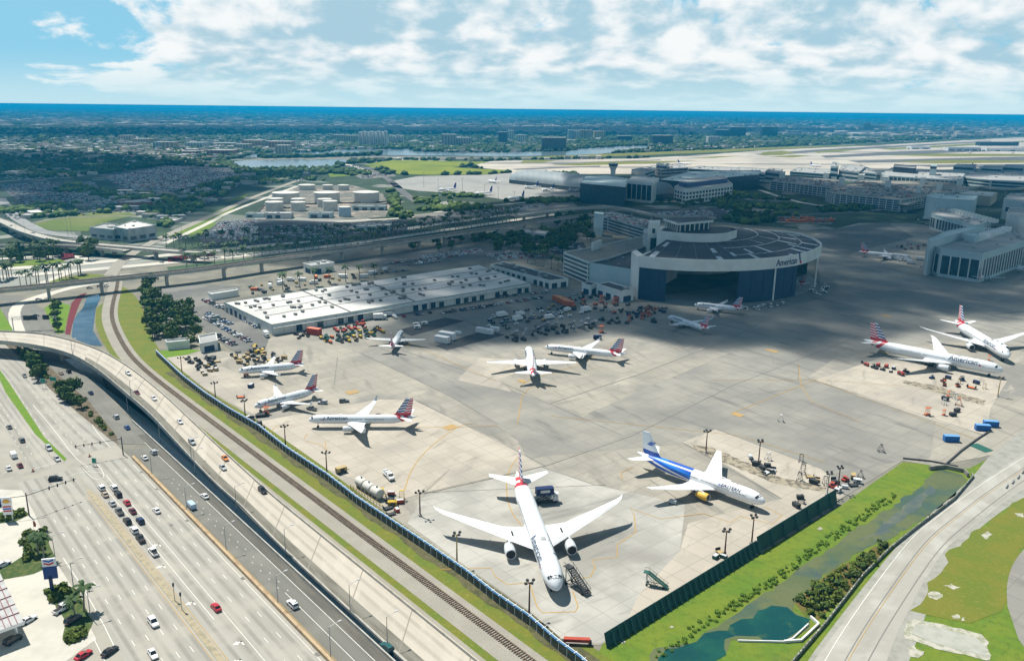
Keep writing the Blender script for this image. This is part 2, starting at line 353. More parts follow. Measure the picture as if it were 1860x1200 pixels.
AP = [(300, 648), (372, 706), (470, 764), (594, 852), (700, 930), (850, 1033), (961, 1111), (1030, 1170), (1092, 1170), (1240, 1077), (1385, 998), (1524, 908), (1640, 836), (1700, 846), (1800, 826), (1860, 780), (2300, 640), (2300, 520), (1860, 430), (1650, 405), (1560, 405), (1480, 425), (1490, 520), (1160, 550), (1060, 520), (990, 520), (495, 612), (420, 640), (370, 632)]
sheet('apron', GL(AP), 0, CONC)
sheet('apron_taxi_strip', GL([(655, 640), (705, 628), (800, 668), (1010, 735), (1130, 790), (960, 835), (940, 800), (900, 770), (820, 720)]), .02, CONCG)
sheet('apron_equipment_area', GL([(600, 592), (960, 520), (1060, 522), (1150, 550), (1215, 560), (1160, 600), (1000, 626), (870, 648), (770, 632), (690, 612)]), .027, CONCG)
sheet('hangar_forecourt', GL([(1215, 560), (1400, 552), (1490, 520), (1486, 430), (1560, 408), (1650, 408), (1860, 432), (2300, 524), (2300, 640), (1980, 660), (1760, 620), (1500, 640), (1310, 640), (1160, 600)]), .033, CONCG)
sheet('apron_centre_pavement', GL([(1070, 750), (1390, 612), (1530, 640), (1460, 690), (1700, 760), (1690, 830), (1640, 836), (1460, 870), (1240, 806), (960, 830)]), .03, CONCG)
sheet('concrete_stand', GL([(470, 765), (690, 725), (752, 727), (905, 800), (985, 846), (770, 894), (735, 905), (594, 852)]), .06, CONCP)
sheet('concrete_stand', GL([(300, 648), (345, 645), (420, 672), (500, 700), (520, 722), (465, 755), (372, 706)]), .06, CONCP)
sheet('concrete_stand', GL([(770, 900), (985, 848), (1080, 880), (1245, 916), (1235, 1000), (1160, 1120), (1092, 1168), (1030, 1168), (961, 1109), (850, 1031), (740, 950)]), .06, mat('stand concrete mid', (.345, .335, .30), .9, [('k', 7.6, (.295, .285, .255), 0, 1, .6, (1, 1, 1), -RA), ('n', .04, (.43, .415, .37), .42, .62, .85), ('n', .012, (.22, .21, .185), .48, .6, .7), ('n', .15, (.165, .16, .145), .52, .72, .65, (1, .16, 1), rad(60)), ('b', 7.6, (.18, .175, .155), .1, .9, 0.33, (1, 1, 1), -RA), ('n', .6, (.12, .12, .11), .68, .8, .5)]))
sheet('concrete_stand', GL([(1235, 1000), (1250, 950), (1420, 905), (1500, 870), (1535, 900), (1385, 998), (1240, 1077), (1130, 1145), (1160, 1080)]), .065, CONCP)
sheet('concrete_stand', GL([(1240, 803), (1300, 779), (1490, 850), (1525, 880), (1420, 905), (1330, 850)]), .06, CONCP)
sheet('concrete_stand', GL([(1480, 690), (1600, 650), (1830, 690), (1800, 740), (1790, 790), (1690, 762)]), .06, CONCP)
sheet('concrete_stand', GL([(1570, 462), (1690, 420), (1700, 470), (1830, 500), (1900, 530), (1860, 528), (1740, 515), (1640, 500)]), .06, CONC)
sheet('apron_dark_patch', GL([(1470, 432), (1520, 415), (1610, 403), (1660, 430), (1540, 462), (1500, 450)]), .06, mat('dark pavement', (.12, .125, .12), .9, [('n', .05, (.16, .16, .15), .4, .65, .7)]))
sheet('concrete_pad', GL([(830, 690), (870, 650), (1000, 655), (905, 690), (930, 712)]), .06, CONCP)
def lines(name, m, w, paths, z=.1, sm=0):
 b = MB()
 for p in paths:
  P = GL(p, z)
  if sm: P = smooth_line(P, sm)
  b.strip(offset_line(P, -w / 2), offset_line(P, w / 2))
 return b.build(name, m, kind='structure')
lines('taxi_guide_line', PAINTY, .32, [
 [(735, 890), (745, 855), (775, 815), (833, 772), (860, 768)],
 [(945, 825), (925, 850), (919, 880), (922, 910), (932, 935), (947, 953)],
 [(730, 776), (833, 775), (905, 773)]], sm=2)
lines('taxi_guide_line', PAINTY, .3, [
 [(800, 1033), (892, 1031), (900, 1047), (922, 1061), (960, 1057)],
 [(962, 1058), (975, 1100), (985, 1112), (1045, 1110), (1050, 1100), (1040, 1072)],
 [(1043, 1050), (1072, 1047), (1081, 1030), (1076, 1016), (1121, 1011), (1121, 988), (1155, 966), (1152, 935), (1144, 922), (1180, 935), (1200, 942), (1278, 932), (1327, 948), (1345, 937), (1402, 951), (1421, 936), (1390, 920)],
 [(490, 786), (502, 772), (535, 771)], [(552, 797), (558, 787)], [(556, 800), (584, 808), (593, 818), (590, 800)],
 [(1130, 870), (1128, 858), (1150, 848)], [(945, 700), (965, 688), (1060, 660), (1130, 610)], [(940, 770), (948, 720), (962, 703), (1000, 702)],
 [(1000, 755), (1340, 790), (1500, 840)], [(1290, 690), (1490, 690), (1640, 700)], [(900, 692), (690, 600)], [(1480, 690), (1700, 770), (1780, 800)], [(1330, 750), (1480, 690)], [(1450, 660), (1455, 700), (1475, 730), (1560, 765)]])
lines('apron_joint', PAINTD, .32, [
 [(757, 727), (990, 845)], [(770, 896), (990, 846), (1150, 790), (1330, 700), (1560, 610)], [(770, 894), (1100, 880)], [(985, 848), (1080, 880)],
 [(1000, 732), (1160, 680), (1340, 610), (1400, 575)], [(655, 641), (820, 720), (905, 770)], [(705, 628), (900, 690), (1130, 790)], [(1240, 803), (1420, 905)], [(1300, 779), (1490, 850)],
 [(1400, 640), (1406, 660), (1450, 662), (1450, 690)], [(1180, 870), (1245, 916)], [(1480, 690), (1790, 790)], [(607, 700), (613, 648)]])
dm = mat('orange stand paint', (.40, .255, .09), .85, [('n', .4, (.33, .25, .14), .45, .65, .9)])
for x, y, w, d in ((818, 776, 5, 6), (640, 712, 5, 6), (742, 628, 3, 2.5), (948, 692, 5, 3), (1340, 753, 5, 4), (1402, 637, 8, 4), (1605, 640, 5, 4), (1610, 574, 6, 5), (1218, 850, 3, 2)):
 p = G(x, y); b = MB(); c = [rot2(a * w / 2, e * d / 2, RA) for a, e in ((-1, -1), (1, -1), (1, 1), (-1, 1))]
 b.quad([(p.x + a, p.y + e, .13) for a, e in c]); b.build('painted_stand_patch', dm, kind='structure')
def fstrip(name, s0, s1, t0, t1, z, m, u=None, n=8, kind='structure'):
 b = MB(); A = [F(s0 + (s1 - s0) * i / n, t0, z) for i in range(n + 1)]; B = [F(s0 + (s1 - s0) * i / n, t1, z) for i in range(n + 1)]
 b.strip(A, B, 0, u or (t0, t1)); o = b.build(name, m, kind=kind)
 for p in o.data.polygons:
  if p.normal.z < 0: o.data.flip_normals(); break
 return o
def pstrip(name, A, B, m, w, n=40, kind='structure', z=None, sm=2):
 """ribbon whose two edges are given polylines; w = metres across for the texture"""
 A = resample(smooth_line(A, sm), n); B = resample(smooth_line(B, sm), n); b = MB()
 b.strip(A, B, 0, (0, w)); me = b.mesh(name, m)
 if me.polygons[0].normal.z < 0: me.flip_normals()
 return link(name, me, kind=kind)
sheet('street', GL([(-900, 700), (-300, 560), (-60, 565), (35, 640), (90, 706), (146, 752), (200, 797)]) + [F(-60, 0), F(420, 0), F(420, 60), F(200, 300), F(-200, 400)], -.03, mat('street base', (.32, .30, .252), .9, [('n', .1, (.25, .235, .20), .42, .66, .8), ('n', .02, (.37, .345, .29), .45, .6, .6), ('n', 1.2, (.25, .24, .21), .66, .78, .5)]))
fstrip('street_lanes', -70, 420, 0, 20.3, .0, STREET, (-5.2, 15.1))
fstrip('street_lanes', -70, 420, 21.9, 40, .0, STREET, (-3.2, 14.9))
GSL = [(-200, 560), (-60, 618), (0, 672), (18, 697), (80, 793), (121, 833)]; GSR = [(-200, 575), (-60, 642), (0, 690), (10, 712), (64, 788), (117, 837)]
PSL = [(-80, 575), (0, 624), (35, 649), (88, 705), (144, 753), (197, 796), (214, 806)]
pstrip('street_lanes', GL(GSL, .0), GL(PSL, .0), STREET, 15.4, 40)
LCL = [(-200, 640), (-80, 690), (0, 767), (30, 812), (56, 858)]
pstrip('street_lanes', GL(LCL, .0), GL([(-200, 578), (-60, 645), (0, 693), (10, 715), (64, 791), (112, 840)], .0), STREET, 14, 40)
fstrip('freeway', -75, 420, -12.1, -.2, .0, FWAY)
FL_ = [(-160, 560), (-60, 548), (0, 546), (6, 567), (24, 597), (40, 615), (88, 662), (112, 685), (160, 727), (208, 790), (215, 806)]
FR_ = [(-160, 540), (-40, 536), (40, 535), (78, 560), (98, 600), (117, 648), (150, 676), (187, 706)]
pstrip('freeway', GL(FL_, .01), GL(FR_, .01) + [F(-110, -12.2, .01), F(-75, -12.1, .01)], FWAY, 12, 60)
fstrip('freeway_shoulder', -90, 420, -12.1, -9.2, .03, mat('old shoulder asphalt', (.10, .095, .08), .9, [('n', .3, (.15, .14, .115), .4, .65, .8, (1, .12, 1)), ('n', 1.1, (.06, .058, .05), .55, .75, .6)], coord='UV'))
CL = GL([(117, 652), (150, 678), (187, 708), (220, 738)], .02) + [F(s, -12.7, .02) for s in (-95, -60, 0, 100, 420)]
CR = GL([(142, 650), (180, 680), (215, 706), (252, 738)], .02) + [F(s, t, .02) for s, t in ((-90, -18.4), (-40, -18.0), (0, -16.2), (45, -14.7), (100, -14.1), (420, -14.0))]
pstrip('canal_water', CL, CR, WATER, 5, 50)
RRp = [(-260, 590, 9), (-120, 596, 9), (0, 602.7, 9), (66.7, 605, 9), (115, 614.7, 8.6), (160, 628, 8), (197, 644, 7), (240, 671, 5.4), (293, 713, 3.4), (347, 764, 1.6), (400, 815, .5), (453, 863, .1)]
RLp = [(-260, 612, 9), (-120, 614, 9), (0, 620, 9), (60, 627, 9), (115, 638.7, 8.6), (152, 654.7, 8), (187, 678.7, 7), (227, 713, 5.4), (272, 751, 3.4), (312, 795, 1.6), (362, 849, .5), (398, 886, .1)]
RR = [G(x, y, z) for x, y, z in RRp] + [F(s, -28.6, .06) for s in (0, 40, 100, 420)]
RL = [G(x, y, z) for x, y, z in RLp] + [F(s, t, .06) for s, t in ((0, -16.8), (25, -15.7), (50, -15.0), (105, -14.4), (420, -14.3))]
RR = resample(smooth_line(RR), 120); RL = resample(smooth_line(RL), 120)
sheet('weed_strip', [F(s, -47.3 + .6 * math.sin(s * .21) + .4 * math.sin(s * .57)) for s in range(-170, 421, 4)] + [F(s, -53.5) for s in (420, -170)], .03, mat('weed strip', (.105, .095, .045), .95, [('n', .3, (.055, .06, .02), .42, .62, .9), ('n', 1.2, (.19, .17, .11), .52, .7, .8), ('n', 3, (.10, .14, .02), .55, .7, .6)], bump=(2.5, .3)))
for x, y in ((257, 857), (285, 888), (340, 945), (441, 1050), (576, 1188), (311, 953)): p = ST(G(x, y)); sheet('drain_cover', [F(p[0] + a, p[1] + c) for a, c in ((-.8, -.5), (.8, -.5), (.8, .5), (-.8, .5))], .05, PAINTD)
for k, P_ in enumerate(([(1255, 806), (1290, 812), (1420, 868), (1500, 884), (1495, 892), (1410, 880), (1330, 846), (1262, 816)], [(1640, 690), (1700, 700), (1790, 728), (1785, 736), (1700, 712), (1640, 696)])): sheet('service_strip', wobble(GL(P_), .7, 2, k), .1, mat('rubble strip', (.30, .26, .19), .95, [('n', .35, (.10, .09, .07), .46, .58, .9), ('n', 1.6, (.45, .40, .31), .55, .7, .7)]))
fly = thing('flyover_ramp', 'curved concrete flyover ramp crossing the canal and sloping down beside the railway', 'flyover')
def build_ramp():
 b = MB(); g = MB(); dk = MB(); d = 0
 for i in range(119):
  l = ((RR[i + 1] + RL[i + 1]) - (RR[i] + RL[i])).length / 2
  a0, a1, b0, b1 = RL[i], RL[i + 1], RR[i], RR[i + 1]
  k = .30; c0 = a0.lerp(b0, k); c1 = a1.lerp(b1, k)
  if a0.z > 8.0 and i < 40: k = .16; c0 = a0.lerp(b0, .1); c1 = a1.lerp(b1, .1)
  b.quad([c0, b0, b1, c1], 0, [(-1.2, d), (8, d), (8, d + l), (-1.2, d + l)])
  g.quad([a0, c0, c1, a1], 0, [(0, d), (3, d), (3, d + l), (0, d + l)])
  if max(a0.z, b0.z) > .25:
   dz = Vector((0, 0, 1.5)); lo = lambda p: Vector((p.x, p.y, max(-.2, p.z - 1.5)))
   dk.quad([a0, a1, lo(a1), lo(a0)]); dk.quad([b0, lo(b0), lo(b1), b1]); dk.quad([lo(a0), lo(a1), lo(b1), lo(b0)])
  d += l
 for x in (b, g):
  pass
 me = b.mesh('deck', RAMP);
 if me.polygons[0].normal.z < 0: me.flip_normals()
 link('deck', me, fly)
 me = g.mesh('shoulder', SHLD)
 if me.polygons[0].normal.z < 0: me.flip_normals()
 link('shoulder', me, fly)
 dk.build('girder', CONCRETE, fly)
 jm = mat('deck joint', (.25, .225, .185), .9)
 for i in range(6, 118, 4): q = MB(); up = Vector((0, 0, .03)); q.bar(RL[i] + up, RR[i] + up, .28, .04); q.build('deck_joint', jm, fly)
 for P, sg in ((RR, 1), (RL, -1)):
  w = MB()
  for i in range(119):
   w.bar(P[i] + Vector((0, 0, .45)), P[i + 1] + Vector((0, 0, .45)), .35, .95)
  w.build('parapet', CONCRETE, fly)
 for i in (4, 12, 20, 27, 33, 39):
  p = (RR[i] + RL[i]) / 2; q = MB(); z = p.z - 1.5
  if z < 1.5: continue
  t = (RR[i] - RL[i]); a = math.atan2(t.y, t.x)
  q.box((p.x, p.y, z / 2 - .2), (5, 1.6, z + .4), a); q.box((p.x, p.y, z - .55), (t.length * .8, 1.8, 1.1), a); q.build('pier', CONCRETE, fly)
build_ramp()
RAIL = smooth_line(GL([(215, 500), (212, 526), (205, 549), (202, 574), (210, 600), (232, 641), (267, 676)], .1) + [F(s, -39.5, .1) for s in (-120, -60, 0, 100, 420)])
RAIL = resample(RAIL, 160)
def rl(off, z): return offset_line(RAIL, off, z)   # + is to the right of travel (towards the ramp)
pstrip('rail_verge', GL([(175, 560), (172, 590), (185, 620), (205, 650)], -.01) + [F(s, -27, -.01) for s in (-150, -100, 420)], GL([(222, 520), (240, 530), (262, 560), (266, 590), (280, 620), (300, 650)], -.01) + [F(s, -56, -.01) for s in (-170, -120, 420)], GRASSY, 20, 60)
pstrip('rail_ballast', rl(6.2, .03), rl(-3.6, .03), BALL, 10, 160, sm=0)
pstrip('gravel_path', [F(s, -29.2, .035) for s in (-200, -120, 0, 420)], [F(s, -30.9, .035) for s in (-200, -120, 0, 420)], BALL, 2, 20)
track = thing('railway_track', 'single railway track with brown rails on a gravel bed beside the ramp', 'railway track')
RMAT = mat('rusty rail', (.16, .105, .07), .6, [('n', .4, (.10, .06, .045), .4, .7, .8)], metal=.3); TIE = mat('sleeper', (.22, .175, .13), .95, [('c', 1.7, (.36, .30, .235), .3, .9, .8)])
for sg in (-.75, .75):
 b = MB(); P = rl(sg, .42)
 for i in range(len(P) - 1): b.bar(P[i], P[i + 1], .14, .18)
 b.build('rail', RMAT, track)
def sleepers():
 b = MB(); P = smooth_line(RAIL, 0); acc = 0
 tot = sum((P[i + 1] - P[i]).length for i in range(len(P) - 1)); n = int(tot / .9); Q = resample(P, n)
 for i in range(n - 1):
  d = Q[i + 1] - Q[i]; b.box((Q[i].x, Q[i].y, .24), (.26, 2.6, .2), math.atan2(d.y, d.x) + R.uniform(-.03, .03))
 b.build('sleepers', TIE, track, kind='stuff')
sleepers()
def wall_run(name, label, cat, P, w, h, m, z0=0.0, parts=None, kind=None, cap=None):
 b = MB()
 for i in range(len(P) - 1): b.bar(Vector(P[i]) + Vector((0, 0, z0 + h / 2)), Vector(P[i + 1]) + Vector((0, 0, z0 + h / 2)), w, h)
 return b.build(name, m, label=label, cat=cat, kind=kind)
b = MB()
b.prism([F(-45, 20.1), F(420, 20.3), F(420, 21.9), F(-45, 21.9), F(-48, 21)], -.05, .16); b.build('median', YKERB, kind='structure')
wall_run('barrier_wall', 'long tan concrete barrier wall between the street and the grey freeway', 'barrier wall', [F(s, -.1 + .2 * math.sin(s * .01)) for s in range(-66, 425, 14)], .9, 1.15, mat('tan barrier', (.44, .33, .20), .9, [('n', .4, (.30, .20, .12), .45, .65, .8)]))
wall_run('barrier_wall', 'low concrete barrier along the freeway edge of the dark canal', 'barrier wall', [F(s, -12.3) for s in range(-108, 425, 14)], .4, .95, CONCRETE)
wall_run('barrier_wall', 'weathered concrete barrier along the ramp edge of the dark canal', 'barrier wall', [F(s, t) for s, t in ((0, -16.7), (25, -15.6), (50, -14.9), (105, -14.3), (260, -14.3), (420, -14.2))], .4, .9, CONCRETE)
wall_run('barrier_wall', 'low concrete barrier on the grass side of the ramp beside the railway', 'barrier wall', [F(s, -28.9 ) for s in range(30, 425, 14)], .35, .8, mat('buff barrier', (.40, .33, .22), .9, [('n', .4, (.26, .21, .14), .45, .65, .8)]))
sheet('grass_median', GL(GSL, 0) + GL(GSR, 0)[::-1], .06, mat('bright grass', (.10, .20, .012), .95, [('n', .3, (.16, .22, .02), .4, .65, .7), ('n', 2, (.06, .12, .01), .5, .75, .5)], bump=(2.5, .2)))
sheet('planted_strip', GL([(-60, 590), (0, 618), (36, 648), (90, 705), (146, 753), (200, 797), (214, 806), (212, 792), (162, 729), (114, 688), (92, 668), (45, 622), (20, 610)]), .06, mat('mulch', (.11, .085, .055), .95, [('n', .3, (.19, .16, .11), .45, .65, .8), ('n', 2, (.05, .06, .02), .5, .7, .7)]))
def dashes(name, t, s0, s1, step=12.2, ln=3.0, w=.17, off=0.0, m=PAINTW):
 b = MB(); s = s0 + off
 while s < s1:
  b.quad([F(s, t - w / 2, .035), F(s, t + w / 2, .035), F(s + ln, t + w / 2, .035), F(s + ln, t - w / 2, .035)]); s += step
 b.build(name, m, kind='structure')
def solid(name, t, s0, s1, w=.17, m=PAINTW, t2=None):
 t2 = t if t2 is None else t2; b = MB(); b.quad([F(s0, t - w / 2, .035), F(s0, t + w / 2, .035), F(s1, t2 + w / 2, .035), F(s1, t2 - w / 2, .035)]); b.build(name, m, kind='structure')
for t in (5.2, 8.7): dashes('lane_dashes', t, -60, 420, off=1.8)
for t in (25.1, 28.7, 32.45, 36.0): dashes('lane_dashes', t, -42, 420, off=11.6)
solid('lane_line', 12.2, -30, 100, t2=12.6); solid('lane_line', 15.8, -50, 60); solid('lane_line', 19.6, -42, 420, m=PAINTY); solid('lane_line', 22.6, -42, 420, m=PAINTY)
solid('lane_line', 1.6, -60, 420); dashes('lane_dashes', -4.5, -40, 60, step=6, ln=.8, w=.18); dashes('lane_dashes', -6.1, -40, 60, step=6, ln=.8, w=.18, off=3)
solid('lane_line', -9.0, -80, 420); solid('lane_line', -1.4, -70, 420, m=PAINTY); solid('lane_line', -5.0, 60, 420)
def arrow(name, s, t, left=True):
 b = MB(); k = -1
 P = [(0, -.2), (1.9, -.2), (1.9, -1.2), (3.2, .1)]
 def q(a, c): return F(s + a, t + c, .04)
 b.quad([q(2.6, -.2), q(2.6, .25), q(.6, .25), q(.6, -.2)]); b.quad([q(.6, -.2), q(.6, .9), q(1.1, .9), q(1.1, -.2)]); b.quad([q(.0, .9), q(.85, 2.4), q(1.7, .9)])
 o = b.build(name, PAINTW, kind='structure')
 if o.data.polygons[0].normal.z < 0: o.data.flip_normals()
for s, t in ((8, 14.0), (22, 17.2), (47, 17.2), (73, 14), (80, 17.2)): arrow('turn_arrow', s, t)
def gp_lines(name, m, w, paths, z=.04, sm=1): return lines(name, m, w, paths, z, sm)
gp_lines('lane_line', PAINTW, .2, [[(140, 720), (165, 760), (170, 778), (200, 812)], [(60, 735), (100, 782), (135, 830), (160, 848)], [(64, 850), (116, 836)], [(150, 850), (172, 872), (192, 866), (180, 845), (165, 835)], [(118, 868), (150, 855), (190, 858), (207, 880)], [(-40, 870), (0, 863), (20, 852), (48, 848)], [(184, 884), (213, 879)], [(115, 1013), (149, 1064), (184, 1125), (211, 1180)], [(170, 1158), (184, 1186), (196, 1210)]])
for k, (a, c) in enumerate((((22, 700), (105, 825)), ((52, 700), (150, 830)), ((75, 702), (172, 822)), ((-10, 715), (64, 835)), ((-10, 738), (52, 840)))):
 b = MB(); n = 11; P = resample(GL([a, c], .035), n * 4 + 1)
 for i in range(0, n * 4, 4): b.bar(P[i], P[i + 1], .17, .01)
 b.build('lane_dashes', PAINTW, kind='structure')
POND = [(1210, 1240), (1180, 1210), (1190, 1175), (1260, 1165), (1300, 1135), (1380, 1085), (1440, 1040), (1500, 1000), (1560, 955), (1620, 920), (1672, 884), (1692, 857), (1715, 852), (1745, 860), (1755, 872), (1735, 898), (1700, 925), (1660, 950), (1620, 975), (1560, 1000), (1520, 1030), (1480, 1060), (1445, 1095), (1440, 1108), (1470, 1122), (1465, 1140), (1430, 1165), (1400, 1166), (1330, 1163), (1320, 1180), (1260, 1240)]
PONDM = mat('pond water and algae', (.085, .11, .045), .5, [('n', .03, (.11, .125, .05), .42, .6, .9), ('n', .045, (.045, .085, .065), .50, .62, .9), ('n', .5, (.07, .095, .035), .5, .7, .6), ('n', .028, (.05, .075, .085), .58, .72, .9), ('n', 2, (.13, .15, .06), .6, .8, .5)], bump=(1.5, .03))
sheet('pond', wobble(GL(POND), .8, 3, 3), -.02, PONDM)
sheet('pond_open_water', wobble(GL([(1195, 1225), (1205, 1180), (1270, 1160), (1330, 1135), (1375, 1110), (1400, 1095), (1425, 1105), (1466, 1124), (1460, 1138), (1425, 1160), (1395, 1163), (1370, 1150), (1320, 1160), (1310, 1185), (1260, 1235)]), 1.2, 3, 4), .0, mat('deep green water', (.004, .05, .05), .2, [('n', .06, (.012, .085, .055), .4, .65, .9), ('n', .12, (.06, .11, .04), .56, .66, .8), ('n', .9, (.02, .07, .04), .5, .7, .5)], spec=.5, bump=(1.2, .04, .3)))
sheet('ditch_end_water', wobble(GL([(1560, 985), (1600, 955), (1650, 915), (1690, 880), (1700, 890), (1660, 930), (1610, 965)]), .8, 3, 8), .0, mat('grey ditch water', (.07, .095, .085), .3, [('n', .08, (.13, .14, .09), .45, .6, .9)]))
RDL = GL([(1440, 1260), (1477, 1200), (1533, 1127), (1590, 1057), (1660, 973), (1733, 910), (1820, 850), (1900, 795), (2100, 690)], .0)
RDR = GL([(1590, 1260), (1610, 1200), (1637, 1133), (1683, 1047), (1720, 990), (1767, 957), (1833, 903), (1920, 850), (2140, 740)], .0)
PERI = mat('perimeter road', (.33, .315, .275), .9, [('n', .2, (.25, .24, .21), .42, .7, .7, (1, .06, 1)), ('n', .06, (.42, .41, .37), .45, .65, .7), ('n', 1.2, (.22, .22, .2), .66, .8, .4)], coord='UV')
pstrip('road_shoulder', GL([(1430, 1260), (1465, 1200), (1520, 1127), (1580, 1050), (1650, 966), (1724, 904), (1765, 868), (1795, 830), (1850, 770), (2050, 660)], -.02), GL([(1625, 1260), (1660, 1180), (1690, 1090), (1720, 1020), (1770, 965), (1840, 912), (1930, 870), (2150, 770)], -.02), mat('road shoulder', (.30, .295, .26), .95, [('n', .3, (.23, .225, .19), .42, .66, .8), ('n', 1, (.36, .35, .31), .55, .8, .5)]), 16)
pstrip('perimeter_road', RDL, RDR, PERI, 13, 60)
rm = [(a + c) / 2 for a, c in zip(resample(smooth_line(RDL), 60), resample(smooth_line(RDR), 60))]
for off, m, w in ((-1.2, PAINTD, .22), (-.5, PAINTY, .15), (3.6, PAINTD, .25), (-5.3, PAINTW, .2)):
 b = MB(); P = offset_line(rm, off, .04); b.strip(offset_line(P, -w / 2), offset_line(P, w / 2)); b.build('road_line', m, kind='structure')
wh = mat('white limestone', (.42, .40, .34), .95, [('n', .5, (.24, .25, .17), .42, .6, .9)])
for k, pts in enumerate(([(1780, 972), (1793, 964), (1803, 970), (1790, 979)], [(1846, 932), (1858, 931), (1860, 937), (1850, 938)], [(1682, 1080), (1690, 1073), (1705, 1074), (1713, 1081), (1703, 1087), (1690, 1086)], [(1715, 1063), (1730, 1060), (1742, 1066), (1730, 1069)], [(1728, 1116), (1740, 1114), (1742, 1121), (1732, 1122)], [(1648, 1178), (1660, 1173), (1676, 1183), (1668, 1194), (1655, 1190)], [(1747, 1122), (1753, 1120), (1754, 1127), (1748, 1128)])):
 sheet('limestone_patch', wobble(GL(pts), .5, .9, k), .02, wh)
sheet('limestone_track', wobble(GL([(1640, 1150), (1648, 1130), (1660, 1124), (1700, 1130), (1780, 1150), (1795, 1165), (1800, 1200), (1790, 1199), (1700, 1176), (1645, 1158)]), .4, 2, 5), .02, wh)
sheet('concrete_pad', wobble(GL([(1654, 1150), (1665, 1133), (1700, 1138), (1775, 1158), (1788, 1172), (1792, 1192), (1700, 1168)]), .3, 2, 6), .05, mat('test pad', (.36, .36, .315), .9, [('n', .3, (.29, .30, .25), .4, .65, .8)]))
sheet('taxiway_edge', smooth_line(GL([(1830, 1100), (1828, 1060), (1840, 1020), (1870, 985), (2000, 900), (2300, 1000), (2200, 1400), (1950, 1300), (1850, 1160)]), 2), .02, CONCG)
sheet('olive_field', wobble(GL([(1760, 975), (1840, 915), (1860, 905), (1990, 895), (1860, 990), (1828, 1060), (1830, 1100), (1760, 1130), (1700, 1120), (1660, 1110), (1690, 1060), (1730, 1000)]), 1.0, 4, 9), .0, mat('olive grass', (.15, .155, .018), .95, [('n', .07, (.11, .15, .015), .4, .62, .9), ('n', .8, (.25, .21, .05), .52, .75, .6), ('n', 3, (.10, .11, .015), .5, .8, .4)], bump=(2.5, .25)))
sheet('canal_water', GL([(150, 560), (158, 540), (178, 534), (183, 540), (174, 560), (169, 600), (178, 615), (186, 628), (160, 626), (130, 612), (133, 585), (140, 570)]), .02, mat('blue canal water', (.014, .055, .10), .15, [('n', .08, (.05, .10, .14), .4, .6, .8)], spec=.5))
sheet('planted_bank', GL([(118, 606), (124, 575), (130, 550), (145, 535), (158, 531), (150, 540), (141, 560), (131, 590), (127, 608)]), .05, mat('red groundcover', (.15, .022, .03), .95, [('n', .5, (.08, .03, .02), .45, .65, .8)], bump=(2, .3)))
sheet('grass_bank', GL([(80, 560), (100, 545), (128, 555), (122, 580), (117, 604), (104, 606), (94, 590)]), .045, MATS['bright grass'])
sheet('grass_bank', GL([(-60, 570), (0, 560), (22, 596), (24, 602), (-60, 602)]), .045, MATS['bright grass'])
WHITEP = mat('white aircraft paint', (.82, .82, .81), .35, [('n', .35, (.70, .70, .69), .45, .7, .6, (1, 1, 1)), ('n', 3, (.66, .66, .65), .62, .8, .3)], coord='O', spec=.5)
SILVER = mat('silver mica paint', (.56, .59, .61), .33, [('n', .35, (.58, .61, .63), .45, .7, .6), ('n', 2.5, (.5, .53, .55), .64, .8, .3)], coord='O', spec=.5)
WINGP = mat('wing paint', (.72, .73, .73), .4, [('n', .5, (.60, .61, .61), .45, .7, .6, (.3, 1, 1))], coord='O', spec=.45)
GLASSD = mat('dark glass', (.012, .016, .02), .12, spec=.7)
NAVY = mat('navy lettering', (.05, .085, .14), .5)
AABLUE = (.025, .075, .21); AARED = (.50, .03, .045)
FAND = mat('fan metal', (.03, .03, .032), .5, metal=.5)
LIPM = mat('polished lip', (.72, .72, .72), .28, metal=.8)
YELENG = mat('yellow nacelle', (.72, .44, .06), .4, [('n', .8, (.6, .36, .05), .45, .7, .6)], coord='O')
TYRE = MATS['black rubber']; GEARM = plain('gear steel', (.5, .5, .5), .5)
REDP = mat('red aircraft paint', AARED, .4); EBLUE = mat('eastern blue', (.015, .10, .50), .35); EDARK = mat('eastern lettering', (.02, .04, .10), .5)
PANEL = mat('panel line grey', (.36, .37, .38), .5)
class Nodes:
 """small helper for shaders that work from the aircraft's own x and z"""
 def __init__(s, name, rough=.35):
  s.m = bpy.data.materials.new(name); s.m.use_nodes = True; s.nt = s.m.node_tree; s.b = s.nt.nodes['Principled BSDF']
  s.b.inputs['Roughness'].default_value = rough; s.b.inputs['Specular IOR Level'].default_value = .5
  tc = s.nt.nodes.new('ShaderNodeTexCoord'); sp = s.nt.nodes.new('ShaderNodeSeparateXYZ'); s.nt.links.new(tc.outputs['Object'], sp.inputs[0])
  s.x, s.y, s.z = sp.outputs
 def op(s, o, a, b=None, c=None):
  n = s.nt.nodes.new('ShaderNodeMath'); n.operation = o
  for i, v in enumerate((a, b, c)):
   if v is None: continue
   if isinstance(v, (int, float)): n.inputs[i].default_value = v
   else: s.nt.links.new(v, n.inputs[i])
  return n.outputs[0]
 def lin(s, kx, kz, c): return s.op('ADD', s.op('ADD', s.op('MULTIPLY', s.x, kx), s.op('MULTIPLY', s.z, kz)), c)
 def mix(s, f, a, b):
  n = s.nt.nodes.new('ShaderNodeMix'); n.data_type = 'RGBA'; s.nt.links.new(f, n.inputs[0])
  for i, v in ((6, a), (7, b)):
   if isinstance(v, tuple): n.inputs[i].default_value = (*v, 1)
   else: s.nt.links.new(v, n.inputs[i])
  return n.outputs[2]
 def done(s, c): s.nt.links.new(c, s.b.inputs['Base Color']); return s.m
